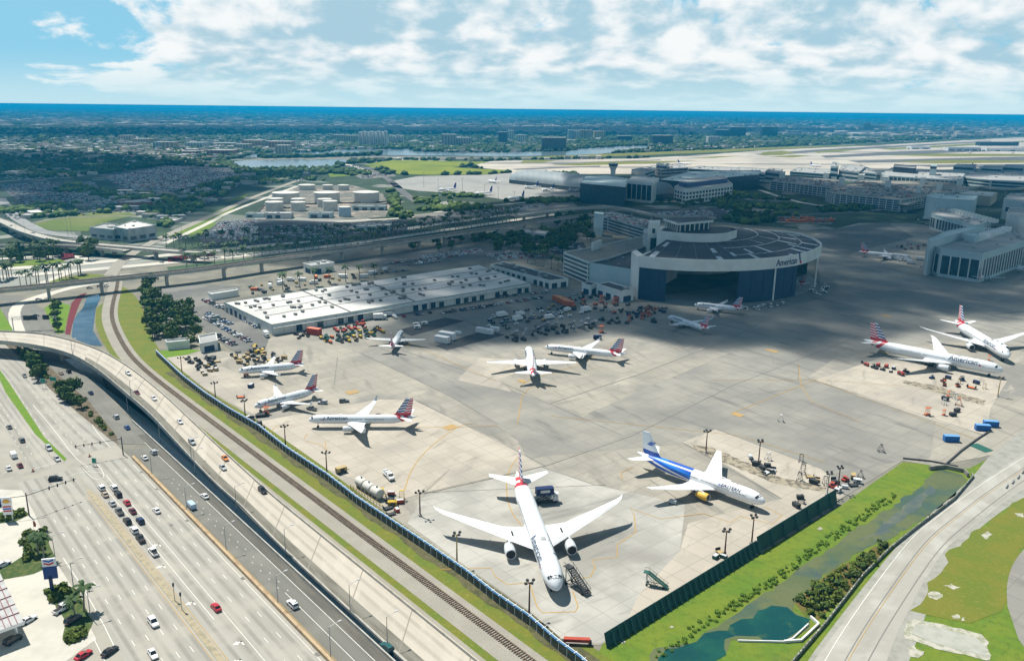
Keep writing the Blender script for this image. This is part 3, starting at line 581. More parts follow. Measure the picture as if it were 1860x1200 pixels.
def flag_mats(name, L, zc, R, fh):
 """fin of red, white and blue stripes and the red sweep it makes on the rear body"""
 X0 = -L / 2; zt = zc + R; P = fh / 6.6
 n = Nodes(name + ' striped fin')
 v = n.op('ADD', n.op('MULTIPLY', n.z, 1 / P), n.op('MULTIPLY', n.x, .16 / P))
 mid = n.op('GREATER_THAN', n.lin(1, .42, -(X0 + .122 * L) - .42 * zt), 0.0)       # ahead of mid-chord
 st = n.op('LESS_THAN', n.op('FRACT', v), .56)
 st2 = n.op('LESS_THAN', n.op('FRACT', n.op('ADD', v, .5)), .56)
 low = n.op('LESS_THAN', n.z, zt + .14 * fh)
 c1 = n.mix(st, (.70, .70, .72), AABLUE); c2 = n.mix(st2, (.70, .70, .72), AARED); c = n.mix(mid, c2, c1)
 fin = n.done(n.mix(low, c, AARED))
 n = Nodes(name + ' body')
 d = n.lin(1, -1.05, -(X0 + .215 * L) + 1.05 * zt)                             # sweep line falls forward to aft
 back = n.op('LESS_THAN', d, 0.0)
 stripe = n.op('LESS_THAN', n.op('FRACT', n.op('MULTIPLY', d, 1 / (R * 1.5))), .6)
 aft = n.op('GREATER_THAN', n.x, X0 + .055 * L)
 f = n.op('MULTIPLY', n.op('MULTIPLY', back, stripe), aft)
 nz = n.nt.nodes.new('ShaderNodeTexNoise'); nz.inputs['Scale'].default_value = .4; nz.inputs['Detail'].default_value = 4
 n.nt.links.new(n.nt.nodes.new('ShaderNodeTexCoord').outputs['Object'], nz.inputs['Vector'])
 base = n.mix(nz.outputs[0], (.72, .745, .76), (.62, .645, .66))
 body = n.done(n.mix(f, base, AARED))
 return body, fin
def eastern_mats(L, zc, R, fh):
 X0 = -L / 2; zt = zc + R
 n = Nodes('blue banded body')
 q = n.lin(1, 0, -X0)                                            # metres ahead of the tail
 zz = n.op('SUBTRACT', n.z, n.op('SUBTRACT', zc + R * 1.0, n.op('MULTIPLY', q, R * .053)))
 def band(a, b): return n.op('MULTIPLY', n.op('GREATER_THAN', zz, a), n.op('LESS_THAN', zz, b))
 lim = n.op('MULTIPLY', n.op('LESS_THAN', q, L * .47), n.op('GREATER_THAN', q, L * .10))
 f = n.op('MULTIPLY', n.op('ADD', band(-.05 * R, 3 * R), band(-.78 * R, -.30 * R)), lim)
 f2 = n.op('MULTIPLY', band(.30 * R, .75 * R), lim)
 c = n.mix(f, (.80, .80, .80), (.012, .09, .46)); c = n.mix(f2, c, (.02, .20, .68))
 body = n.done(c)
 n = Nodes('white fin with blue root')
 low = n.op('LESS_THAN', n.op('SUBTRACT', n.z, n.op('MULTIPLY', n.x, .0)), zt + .17 * fh)
 c = n.mix(low, (.70, .76, .80), (.012, .07, .36)); return body, n.done(c)
def ring(x, zc, ry, rz, n=28): return [(x, ry * math.sin(2 * math.pi * k / n), zc - rz * math.cos(2 * math.pi * k / n)) for k in range(n)]
NOSE = [(0, .03), (.06, .16), (.2, .34), (.45, .53), (.8, .69), (1.25, .83), (1.8, .93), (2.5, .985), (3.2, 1.0)]
TYPES = dict(
 t777=dict(L=73.9, R=3.1, zc=5.25, hs=32.4, xr=24.2, cr=14.2, ct=2.6, sw=.69, dih=.135, yk=10.2, ck=8.6, ey=9.7, er=1.78, el=6.6, ex=23.6, fh=9.6, fcr=9.8, fct=3.7, hsp=10.8, hc=7.0, win='rake', tail=11.5),
 t767=dict(L=54.9, R=2.55, zc=4.45, hs=23.8, xr=18.4, cr=10.6, ct=2.2, sw=.62, dih=.10, yk=8.2, ck=6.9, ey=7.9, er=1.42, el=5.2, ex=17.8, fh=8.6, fcr=8.2, fct=3.2, hsp=9.3, hc=5.6, win=None, tail=9.5),
 t757=dict(L=47.3, R=1.97, zc=4.0, hs=19.0, xr=17.0, cr=8.4, ct=1.9, sw=.50, dih=.09, yk=7.4, ck=5.6, ey=6.6, er=1.28, el=4.9, ex=16.2, fh=7.6, fcr=7.4, fct=2.7, hsp=7.6, hc=4.5, win='blend', tail=7.5),
 t737=dict(L=39.5, R=1.9, zc=3.2, hs=17.2, xr=13.2, cr=7.0, ct=1.5, sw=.52, dih=.105, yk=5.6, ck=4.6, ey=4.9, er=1.0, el=3.9, ex=12.4, fh=7.2, fcr=6.6, fct=2.0, hsp=7.1, hc=3.6, win='blend', tail=6.2),
 t319=dict(L=33.8, R=2.0, zc=3.55, hs=17.0, xr=11.0, cr=6.8, ct=1.5, sw=.50, dih=.09, yk=6.0, ck=4.4, ey=5.75, er=1.1, el=4.2, ex=10.4, fh=6.4, fcr=6.2, fct=2.2, hsp=6.2, hc=3.7, win='fence', tail=6.0))
_plane_cache = {}
def fus(T, x, a):
 """point of the body skin at x metres behind the nose, a = angle up from the horizontal on the left side (+y)"""
 L, R, zc = T['L'], T['R'], T['zc']
 if x < 3.2 * R:
  u = x / R
  for (x0, r0), (x1, r1) in zip(NOSE, NOSE[1:]):
   if x0 <= u <= x1: r = r0 + (r1 - r0) * (u - x0) / (x1 - x0); break
  z = zc - .26 * R * (1 - r) ** 1.0
 else:
  tl = T['tail'] * 1.55; u = max(0, (x - (L - tl)) / tl)
  r = 1 - .90 * u ** 1.75; z = zc + R * .62 * (1 - r)
 return (x, R * r * math.cos(a), z + R * r * math.sin(a))
def wrap_text(T, txt, size, x0, a0, side, mats, name, parent, shear=0.0, font_space=1.0):
 v, f = text_mb(txt, size, shear=shear, space=font_space)
 w = max(p[0] for p in v); bm = bmesh.new(); vs = [bm.verts.new(p) for p in v]
 for q in f:
  try: bm.faces.new([vs[i] for i in q])
  except ValueError: pass
 for k in range(1, 6):
  bmesh.ops.bisect_plane(bm, geom=bm.verts[:] + bm.edges[:] + bm.faces[:], plane_co=(0, size * k * .15 - size * .05, 0), plane_no=(0, 1, 0))
 for p in bm.verts:
  x = x0 + (p.co.x if side > 0 else w - p.co.x); a = a0 + p.co.y / T['R']
  q = fus(T, x, a); n = Vector((0, math.cos(a), math.sin(a))) * .06
  p.co = (T['L'] / 2 - q[0], side * (q[1] + n.y), q[2] + n.z)
 me = bpy.data.meshes.new(name); bm.to_mesh(me); bm.free(); me.materials.append(mats)
 return link(name, me, parent), w
def skin_patch(T, mb, x0, x1, a0, a1, side, off=.03, m=0, sk=0.0):
 P = []
 for x, a in ((x0, a0), (x1, a0), (x1 + sk, a1), (x0 + sk, a1)):
  q = fus(T, x, a); P.append((T['L'] / 2 - q[0], side * (q[1] + math.cos(a) * off), q[2] + math.sin(a) * off))
 mb.quad(P if side > 0 else P[::-1], m)
def airliner(tname, livery, label, loc=(0, 0, 0), yaw=0.0, group='airliners parked on the maintenance apron', gear=True, cover=None):
 T = TYPES[tname]; L, R, zc = T['L'], T['R'], T['zc']; H = L / 2
 key = (tname, livery)
 if key in _plane_cache and cover is None:
  return dup(_plane_cache[key], loc, yaw, label, group)
 root = thing('airliner', label, 'airplane', loc, yaw, group)
 if cover is None: _plane_cache[key] = root
 fh = T['fh']
 if livery == 'flag': body, fin = flag_mats(tname, L, zc, R, fh)
 elif livery == 'eastern': body, fin = eastern_mats(L, zc, R, fh)
 else: body, fin = WHITEP, mat('blue tail paint', (.03, .06, .28), .4)
 wing_m = WINGP if livery == 'flag' else WHITEP
 st = [u * R for u, _ in NOSE] + [L * k for k in (.25, .4, .55)] + [L - T['tail'] * 1.55 * (1 - u) for u in (0, .12, .25, .38, .5, .6, .7, .8, .88, .95, 1.0)]
 rings = []
 for x in st:
  c = [fus(T, x, -math.pi / 2 + 2 * math.pi * k / 28) for k in range(28)]
  rings.append([(H - p[0], p[1], p[2]) for p in c])
 b = MB(); b.loft(rings); b.build('fuselage', body, root, smooth=True)
 b = MB(); rr = []
 for x, k in ((T['xr'] - .5 * R, .2), (T['xr'] + .8 * R, .95), (T['xr'] + T['cr'] * .5, 1.0), (T['xr'] + T['cr'] * .95, .95), (T['xr'] + T['cr'] + 1.5 * R, .2)):
  rr.append([(H - x, y * (R * (.55 + .55 * k)), zc - R * .55 - z * R * .62 * k) for y, z in ((-1, -.5), (-1, .2), (-.7, .7), (-.3, .92), (.3, .92), (.7, .7), (1, .2), (1, -.5))])
 b.loft(rr); b.build('belly_fairing', wing_m, root, smooth=True)
 def section(x, y, z, c, t, up=0):
  o = [(0, 0), (.06, .55), (.25, 1), (.5, .85), (.78, .38), (1, .02), (.75, -.18), (.4, -.42), (.1, -.34)]
  return [(H - x - u * c, y, z + w * t * c * .5) for u, w in o]
 zr = zc - R * .48; hs = T['hs']; y0 = R * .55
 def le(y): return T['xr'] + (y - R) * T['sw']
 for sd in (1, -1):
  secs = []
  yk, ck = T['yk'], T['ck']; yt = hs - (2.9 if T['win'] == 'rake' else .0)
  ct = T['ct'] if T['win'] != 'rake' else T['ct'] * 1.15
  def z(y): return zr + (y - R) * T['dih'] + (y / hs) ** 2 * R * .30
  for y, c, t in ((y0, T['cr'] * 1.13, .13), (R, T['cr'], .13), ((R + yk) / 2, (T['cr'] + ck) / 2, .12), (yk, ck, .11), ((yk + yt) / 2, (ck + ct) / 2, .10), (yt, ct, .10)):
   secs.append(section(le(y), sd * y, z(y), c, t))
  if T['win'] == 'rake': secs.append(section(le(yt) + 2.4, sd * (hs - .8), z(hs - .8) + .1, ct * .55, .1)); secs.append(section(le(yt) + 4.6, sd * hs, z(hs) + .2, ct * .15, .1))
  b = MB()
  if sd < 0: secs = [s[::-1] for s in secs]
  b.loft(secs); w = b.build('wing', wing_m, root, smooth=False)
  g = MB()
  def top(y, u, dz=.05):
   c = ck + (T['cr'] - ck) * max(0, (yk - y) / (yk - R)) if y < yk else ck + (ct - ck) * (y - yk) / (yt - yk)
   hgt = np.interp(u, [0, .06, .25, .5, .78, 1], [0, .55, 1, .85, .38, .02]) * .11 * c * .5
   return Vector((H - le(y) - u * c, sd * y, z(y) + hgt + dz + .02 * c * .5))
  for u, ya, yb in ((.76, R * 1.3, yt * .96), (.13, R * 1.9, yt * .97)):
   for k in range(6): g.bar(top(ya + (yb - ya) * k / 6, u), top(ya + (yb - ya) * (k + 1) / 6, u), .10, .04)
  for yy in (yk * .98, yt * .70, yt * .82, yt * .95): g.bar(top(yy, .76), top(yy, .98), .10, .04)
  g.build('panel_gap', PANEL, w, kind='stuff')
  if tname == 't777':
   g = MB(); yy = T['ey'] * .83; g.bar(top(yy, .30, .1), top(yy * 1.0, .62, .1), .55, .05); g.build('walkway_mark', GLASSD, w)
  for yy in (yk * .95, yt * .55, yt * .76):      # flap track fairings
   p = top(yy, .62, -.35); q = top(yy, 1.12, -.5); g = MB(); g.tube(p, q, .28 * R / 3 + .1, .08, 6); g.build('flap_fairing', wing_m, w)
  if T['win'] == 'blend':
   b = MB(); x = le(yt); s2 = []
   for dy, dz, dx, c in ((0, 0, 0, ct), (.55, .35, .5, ct * .85), (.85, 1.1, 1.0, ct * .62), (1.05, 2.5, 1.9, ct * .33)):
    s2.append([(p[0], sd * (yt + dy) + (sd * 0), p[2]) for p in section(x + dx, 0, z(yt) + dz, c, .08)])
   s2 = [[(p[0], p[1] + sd * ((k % 9) in (6, 7, 8)) * .10, p[2]) for k, p in enumerate(s)] for s in s2]
   b.loft(s2 if sd > 0 else [s[::-1] for s in s2]); b.build('winglet', AAW if livery == 'flag' else WHITEP, w)
  elif T['win'] == 'fence':
   b = MB(); x = le(yt); b.prism([(0, 0), (1, 0), (1, 1)], 0, 1); b.v = []; b.f = []; b.m = []
   P = [(H - x, -.3), (H - x - 1.0, 1.0), (H - x - 1.7, 1.0), (H - x - 1.6, -.7)]
   b.loft([[(px, sd * (yt - .05), z(yt) + pz) for px, pz in P], [(px, sd * (yt + .08), z(yt) + pz) for px, pz in P]]); b.build('wingtip_fence', WINGP, w)
  ex, ey, er, el = T['ex'], T['ey'] * sd, T['er'], T['el']; ez = z(T['ey']) - er * 1.08 - .15
  e = thing('engine', None, None); e.parent = root
  prof = [(0, .80), (-.02, .88), (.05, .96), (.25, 1.0), (.5, .98), (.75, .86), (.92, .72), (.93, .66)]
  def lathe(pr, n=20): return [[(H - ex - x * el, ey + er * r * math.sin(2 * math.pi * k / n), ez + er * r * math.cos(2 * math.pi * k / n)) for k in range(n)] for x, r in pr]
  nb = MB(); nb.loft(lathe(prof), cap=False)
  nac = YELENG if (livery == 'eastern' and sd < 0) else (WHITEP if livery != 'flag' else SILVER); nb.build('nacelle', nac, e, smooth=True)
  nb = MB(); nb.loft(lathe([(.04, .90), (-.025, .885), (-.02, .82), (.05, .78)]), cap=False); nb.build('intake_lip', LIPM, e, smooth=True)
  nb = MB(); nb.loft(lathe([(.0, .80), (.22, .76), (.221, .02)])); nb.build('intake', FAND, e)
  nb = MB(); nb.loft(lathe([(.12, .03), (.17, .16), (.22, .24)])); nb.build('spinner', plain('spinner grey', (.22, .22, .22)), e)
  nb = MB(); nb.loft(lathe([(.80, .62), (.93, .55), (1.10, .42), (1.11, .2), (1.28, .03)])); nb.build('exhaust', plain('hot section metal', (.16, .15, .14), .4, metal=.6), e, smooth=True)
  nb = MB(); yy = T['ey']; pz = z(yy)
  nb.loft([[(H - ex - el * a, ey - .22, zz), (H - ex - el * a, ey + .22, zz), (H - ex - el * c, ey + .22, z2), (H - ex - el * c, ey - .22, z2)] for a, zz, c, z2 in ((.25, ez + er * .9, .95, ez + er * .6), (.55, pz + .1, 1.35, pz + .05))]); nb.build('pylon', nac if nac is not YELENG else WHITEP, e)
  b = MB(); hz = zc + R * .42; xh = L - T['tail']; ss = []
  for y, c, dx in ((R * .18, T['hc'] * 1.1, -.3), (T['hsp'], T['hc'] * .36, T['hc'] * .95)): ss.append(section(xh + dx + (y - 0) * .0 + (.16 * R if y > 1 else 0), sd * y, hz + y * .11, c, .09))
  b.loft(ss if sd > 0 else [s[::-1] for s in ss]); b.build('tailplane', wing_m, root)
  b = MB(); n = int((L * .60) / .56)
  for k in range(n):
   x = L * .115 + k * .56
   if (k % 23) in (10, 11): continue
   skin_patch(T, b, x, x + .26, rad(9), rad(9) + .40 / R, sd, .03)
  b.build('window_row', GLASSD, root, kind='stuff')
  for fx in (.095, .27, .62 if L > 45 else .5, .80):
   b = MB(); x = L * fx
   for (xa, xb, aa, ab) in ((0, .08, -10, 26), (1.1, 1.18, -10, 26), (0, 1.18, 25, 26.5)): skin_patch(T, b, x + xa, x + xb, rad(aa), rad(ab), sd, .035)
   b.build('door', PANEL, root)
  if livery == 'flag':
   sz = R * 1.2; tx = L * .175; o, w = wrap_text(T, 'American', sz, tx if sd > 0 else tx - R * .3, rad(13), sd, NAVY, 'lettering', root)
   ex0 = tx - R * .85
   b = MB(); skin_patch(T, b, ex0, ex0 + R * .28, rad(16), rad(44), sd, .05, 0, R * .30); skin_patch(T, b, ex0 - R * .05, ex0 + R * .22, rad(2), rad(15), sd, .05, 1, R * .06)
   b.build('emblem', [mat('emblem blue', AABLUE, .4), REDP], root)
   b = MB(); skin_patch(T, b, L * .21, L * .215, rad(45), rad(60), sd, .05, 0)
  elif livery == 'eastern':
   sz = R * .72; tx = L * .155; wrap_text(T, 'EASTERN', sz, tx, rad(24), sd, EDARK, 'lettering', root, shear=.25, font_space=1.02)
   b = MB(); x = tx - .9 if sd > 0 else tx + 8.3
   for q in range(3): skin_patch(T, b, x - .3 + .25 * q, x + .7, rad(24 + 6 * q), rad(27 + 6 * q), sd, .05, 0, -.4)
   b.build('emblem', EBLUE, root)
 b = MB(); zt = zc + R * .80; xt = L * .945
 def fsec(x, c, zz, t): return [(H - x - u * c, w * t * c * .5, zz) for u, w in ((0, 0), (.08, .6), (.3, 1), (.6, .8), (1, .03), (.6, -.8), (.3, -1), (.08, -.6))]
 ztop = zc + R + fh
 b.loft([fsec(xt - T['fcr'] - fh * .16, T['fcr'] + fh * .16, zt, .10), fsec(xt - T['fcr'] + fh * .10, T['fcr'] * .96, zt + .12 * fh, .10), fsec(xt + .45 - T['fct'] + .18 * fh * .3 + fh * .0, T['fct'] * 1.0 + .6, ztop, .09)])
 fo = b.build('fin', fin, root)
 if livery == 'eastern':
  for sd in (1, -1):
   b = MB()
   for q in range(3):
    x = xt - 3.6 - q * .5; zz = zt + fh * (.50 + .06 * q)
    b.quad([(H - x - 2.3, sd * .48, zz), (H - x + .2, sd * .50, zz - .15), (H - x + .5, sd * .50, zz + .2), (H - x - 1.5, sd * .46, zz + .35)][::sd])
   b.build('emblem', EBLUE, fo)
 b = MB(); q = fus(T, L, 0); b.tube((H - L + .1, 0, q[2] - 0), (H - L - .25, 0, q[2]), R * .10, R * .07, 10); b.build('tail_cone', PANEL, root)
 b = MB()
 for sd in (1, -1):
  for a0, a1 in ((66, 88), (46, 64), (27, 44)):
   xa = R * (.62 + .010 * max(0, 66 - a0) * .55); skin_patch(T, b, xa, xa + R * .36, rad(a0), rad(a1), sd, .04, 0)
 ws = b.build('windscreen', GLASSD, root)
 b = MB(); p = fus(T, L * .30, math.pi / 2); b.loft([[(H - L * .30 + a * R * .35 * k, c * R * .26 * k, p[2] + h) for a, c in ((-1, -.6), (-.6, -1), (.6, -1), (1, -.6), (1, .6), (.6, 1), (-.6, 1), (-1, .6))] for k, h in ((1, -.05), (.9, .18), (.4, .30))]); b.build('radome', PANEL if tname == 't777' else wing_m, root)
 for fx in (.2, .46):
  b = MB(); p = fus(T, L * fx, math.pi / 2); b.loft([[(H - L * fx + a, c, p[2] - .05) for a, c in ((.3, 0), (0, .05), (-.3, 0), (0, -.05))], [(H - L * fx - .3 + a, c, p[2] + .45) for a, c in ((.12, 0), (0, .03), (-.12, 0), (0, -.03))]]); b.build('aerial', PANEL, root)
 if gear:
  wr = .22 * R + .05
  for name, x, ys, zz, nw in (('nose_gear', L * .085, (0,), zc - R * .6, 1), ('main_gear', T['xr'] + T['cr'] * .80, (R * 1.15, -R * 1.15), zr, 3 if tname == 't777' else 2 if tname in ('t767', 't757') else 1)):
   for y in ys:
    e = thing(name, None, None); e.parent = root
    b = MB(); b.tube((H - x, y, zz), (H - x, y, wr), .16, .16, 6); b.bar((H - x - .9, y, zz), (H - x, y, zz * .45), .1, .1); b.build('strut', GEARM, e)
    for k in range(nw):
     for dy in (-.45, .45):
      b = MB(); xx = H - x + (k - (nw - 1) / 2) * wr * 2.15; b.tube((xx, y + dy - .2, wr), (xx, y + dy + .2, wr), wr, wr, 10); b.build('wheel', TYRE, e)
 return root
AAW = mat('winglet grey', (.55, .58, .60), .35)
def place(tname, livery, label, nose, tail, group='airliners parked on the maintenance apron', zn=None, zt=None):
 T = TYPES[tname]; a = G(*nose, T['zc'] - .26 * T['R']); c = G(*tail, T['zc'] + T['R'] * .55)
 yaw = math.atan2(a.y - c.y, a.x - c.x); d = Vector((math.cos(yaw), math.sin(yaw), 0))
 p = a - d * T['L'] / 2; return airliner(tname, livery, label, (p.x, p.y, .06), yaw, group)
def place_at(tname, livery, label, nose, yaw, group='airliners parked on the maintenance apron'):
 T = TYPES[tname]; a = G(*nose, T['zc'] - .26 * T['R']); d = Vector((math.cos(yaw), math.sin(yaw), 0)); p = a - d * T['L'] / 2
 return airliner(tname, livery, label, (p.x, p.y, .06), yaw, group)
place_at('t777', 'flag', 'large white airliner facing the camera, nose beside open stairs, nearest of the striped-tail jets', (1012, 1070.7), -1.418)
place_at('t767', 'eastern', 'white airliner with blue bands on its tail and one yellow engine', (1389.4, 913.3), -.775)
place_at('t757', 'flag', 'silver striped-tail airliner with upturned wingtips, broadside on the pale stand nearest the railway', (560.2, 763), 3.18)
place('t319', 'flag', 'small silver striped-tail airliner between the tall-tailed broadside jet and the yellow carts', (462, 739), (592, 701))
place('t319', 'flag', 'small silver striped-tail airliner beside the heap of yellow baggage carts', (433, 675), (557, 659))
place('t757', 'flag', 'silver striped-tail airliner with upturned wingtips parked next to a blue tank in mid apron', (990, 631), (1136, 642))
place('t767', 'flag', 'white airliner seen from behind in mid apron, red fin base, dark shadow under its tail', (960, 634), (969, 680))
place('t737', 'flag', 'white airliner seen from behind next to the dark blue container rows', (730, 603), (711, 628))
place('t737', 'flag', 'small striped-tail airliner with red fin pointing away from the camera near the hangar doors', (1214, 576), (1275, 592))
place('t319', 'flag', 'small blue-shaded striped-tail airliner standing right in front of the hangar opening', (1261, 554), (1347, 559))
place('t777', 'flag', 'large striped-tail airliner with tug carts strung along its wing near the right edge', (1822, 674), (1622, 627))
place('t777', 'flag', 'large striped-tail airliner turned three-quarters towards the camera behind its twin on the right', (1832, 648), (1741, 585))
GA = 'airliners parked at the terminal gates'
place('t757', 'flag', 'striped-tail airliner standing at the long pier building behind the round hangar', (1655, 468), (1580, 458), GA)
place_at('t319', 'flag', 'small white airliner under the jet bridge of the near pier building', (1787, 497), rad(55), GA)
place_at('t757', 'flag', 'white airliner half cut by the right edge beside the near pier building', (1842, 487), rad(152), GA)
GB = 'airliners on the far cargo apron'
place('t757', 'blue', 'white airliner with a blue tail, first in the row on the far cargo apron', (796, 346), (848, 339), GB)
place('t757', 'blue', 'white airliner with a blue tail, middle of the row on the far cargo apron', (862, 353), (908, 346), GB)
place('t757', 'blue', 'white airliner with a blue tail, nearest the dark trees on the far cargo apron', (924, 362), (976, 352), GB)
for n, t, l in (((887, 328), (925, 334), 'white airliner close to the long curved concourse end'), ((952, 341), (990, 336), 'white airliner under the long curved concourse, nose to the cargo row'), ((985, 346), (1018, 340), 'white airliner beside the glazed concourse corner'), ((1030, 347), (1062, 343), 'white airliner with red stripe in front of the glazed terminal corner')):
 place('t737', 'blue' if 'stripe' not in l else 'flag', l, n, t, GB)
GC = 'airliners at the distant runway side'
for n, t, l in (((1728, 272), (1748, 266), 'tiny white airliner left of the distant cargo sheds'), ((1760, 277), (1784, 272), 'tiny white airliner in front of the distant cargo sheds'), ((1492, 302), (1470, 299), 'tiny airliner on the pale runway above the grey terminal block'), ((1795, 304), (1770, 302), 'tiny striped-tail airliner on the pale runway beyond the garages'), ((1838, 278), (1858, 274), 'tiny tan airliner at the distant sheds by the right edge'), ((1256, 298), (1236, 296), 'tiny airliner taxiing beyond the terminal with a dark tail')):
 place('t737', 'blue' if 'striped' not in l else 'flag', l, n, t, GC)
def vh(bx, by, ty, tx=None):
 """height of something whose foot shows at (bx, by) and whose top shows at row ty"""
 b = G(bx, by); tx = bx if tx is None else tx
 a0, b0 = (tx - 930) / FPX, (ty - 600) / FPX; bb = -_s * a0 + _c * b0
 yd = math.cos(TH) - bb * math.sin(TH); zd = -(bb * math.cos(TH) + math.sin(TH))
 return CAMH + zd * (b.y / yd)
WALLW = mat('pale stucco', (.70, .71, .66), .85, [('n', .08, (.57, .58, .54), .42, .68, .7), ('n', .8, (.33, .34, .32), .6, .8, .4, (1, 1, .15))])
WALLG = mat('grey stucco', (.46, .48, .46), .85, [('n', .08, (.27, .29, .28), .42, .68, .7)])
WALLB = mat('buff stucco', (.50, .43, .30), .85, [('n', .05, (.42, .36, .25), .42, .68, .7)])
WALLT = mat('teal grey panel', (.48, .58, .57), .7, [('n', .05, (.40, .49, .49), .42, .68, .7)])
WALLO = mat('terracotta stucco', (.42, .22, .12), .85, [('n', .05, (.45, .32, .17), .42, .6, .8)])
ROOFW = mat('white roof membrane', (.56, .55, .52), .85, [('n', .03, (.45, .445, .42), .42, .66, .8), ('n', .35, (.62, .615, .58), .5, .75, .5), ('n', 1.0, (.30, .29, .27), .66, .8, .4)])
ROOFG = mat('grey roof', (.34, .345, .335), .9, [('n', .05, (.26, .27, .265), .42, .66, .8), ('n', .4, (.33, .33, .32), .55, .75, .5)])
ROOFD = mat('dark roof', (.028, .036, .048), .7, [('n', .06, (.05, .06, .075), .42, .66, .8), ('n', .5, (.03, .038, .05), .55, .75, .6)])
ROOFR = mat('red tile roof', (.28, .10, .06), .85, [('n', .1, (.35, .16, .10), .42, .66, .8)])
GLZ = mat('building glass', (.035, .065, .08), .2, [('n', .2, (.055, .09, .105), .42, .66, .8)], spec=.6)
DOORB = mat('navy hangar door', (.022, .045, .085), .6, [('n', .12, (.03, .058, .10), .42, .66, .8)])
def wall_frames(P, n_only_front=True):
 """walls of a footprint as (a, b, outward normal); only those that face the camera"""
 if sum(P[k][0] * P[(k + 1) % len(P)][1] - P[(k + 1) % len(P)][0] * P[k][1] for k in range(len(P))) < 0: P = P[::-1]
 out = []
 for a, b in zip(P, P[1:] + P[:1]):
  a = Vector((a[0], a[1], 0)); b = Vector((b[0], b[1], 0)); d = b - a
  if d.length < 2: continue
  d.normalize(); nrm = Vector((d.y, -d.x, 0))
  if n_only_front and nrm.dot(Vector((0, 0, 0)) - (a + b) / 2) <= 0: continue
  out.append((a, b, d, nrm))
 return out
def wrect(mb, a, d, nrm, u0, u1, z0, z1, off=.06, m=0, th=None):
 p = a + nrm * off; A = p + d * u0; B = p + d * u1
 mb.quad([(A.x, A.y, z0), (B.x, B.y, z0), (B.x, B.y, z1), (A.x, A.y, z1)], m)
def facade(root, P, h, spec, z0=0.0):
 kind = spec[0]
 for a, b, d, nrm in wall_frames(P):
  L = (b - a).length; mb = MB()
  if kind == 'band':
   n = spec[1]; lo = spec[2] if len(spec) > 2 else .1; hi = spec[3] if len(spec) > 3 else .95; hh = h - z0
   for k in range(n):
    zz = z0 + hh * (lo + (hi - lo) * k / n); wrect(mb, a, d, nrm, L * .02, L * .98, zz + hh * (hi - lo) / n * .35, zz + hh * (hi - lo) / n * .9)
   mb.build('window_band', GLZ, root, kind='stuff')
  elif kind == 'win':
   rows, sp = spec[1], spec[2]; lo = spec[3] if len(spec) > 3 else .06; hi = spec[4] if len(spec) > 4 else .95; n = max(1, int(L / sp)); hh = h - z0
   for r in range(rows):
    zz = z0 + hh * (lo + (hi - lo) * r / rows); dz = hh * (hi - lo) / rows
    for k in range(n): wrect(mb, a, d, nrm, L * (k + .18) / n, L * (k + .82) / n, zz + dz * .25, zz + dz * .85)
   mb.build('windows', GLZ, root, kind='stuff')
  elif kind == 'fins':
   sp = spec[1]; lo, hi = spec[2], spec[3]; n = max(1, int(L / sp)); hh = h
   wrect(mb, a, d, nrm, L * .03, L * .97, hh * lo, hh * hi); mb.build('glazing', GLZ, root)
   f = MB()
   for k in range(n + 1):
    p = a + d * (L * (.03 + .94 * k / n)) + nrm * .35; f.bar((p.x, p.y, hh * lo - .5), (p.x, p.y, hh * hi + .5), .7, .8)
   f.build('fins', WALLW, root, kind='stuff')
  elif kind == 'doors':
   sp = spec[1]; n = max(1, int(L / sp))
   for k in range(n):
    if R.random() < .8:
     mb = MB(); wrect(mb, a, d, nrm, L * (k + .2) / n, L * (k + .8) / n, .1, min(h * .7, 4.2)); mb.build('shutter_door', spec[2], root)
def rooftop(root, P, h, n, seed=0, big=1.0, m=None):
 r = random.Random(seed); xs = [p[0] for p in P]; ys = [p[1] for p in P]; k = 0; t = 0
 while k < n and t < n * 20:
  t += 1; x, y = r.uniform(min(xs), max(xs)), r.uniform(min(ys), max(ys))
  if not pin((x, y), P): continue
  b = MB(); w = r.uniform(1.4, 4) * big; hh = r.uniform(.8, 1.8) * big; b.box((x, y, h + hh / 2), (w, w * r.uniform(.5, 1.2), hh), r.choice((RA, RA + .3, 0)))
  b.build('roof_unit', m or ROOFG, root); k += 1
def block(name, label, cat, roof_px, h, wall=None, roof=None, fac=(), units=0, parapet=.9, group=None, z0=-.3, P=None, setback=None, seed=1):
 P = P or [G(x, y, h) for x, y in roof_px]; P = [Vector((p[0], p[1], 0)) for p in P]
 c = sum(P, Vector()) / len(P); root = thing(name, label, cat, (0, 0, 0), 0, group)
 wall = wall or WALLW; b = MB(); b.prism(P, z0, h, 0, 1); b.build('walls', [wall, roof or ROOFG], root)
 if parapet:
  b = MB(); Q = [p for p in P] + [P[0]]
  for i in range(len(Q) - 1):
   d = (Q[i + 1] - Q[i]).normalized() * .2
   b.bar((Q[i] - d) + Vector((0, 0, h + parapet / 2)), (Q[i + 1] + d) + Vector((0, 0, h + parapet / 2)), .4, parapet)
  b.build('parapet', wall, root)
 for s in fac: facade(root, P, h, s)
 if units: rooftop(root, P, h, units, seed)
 return root
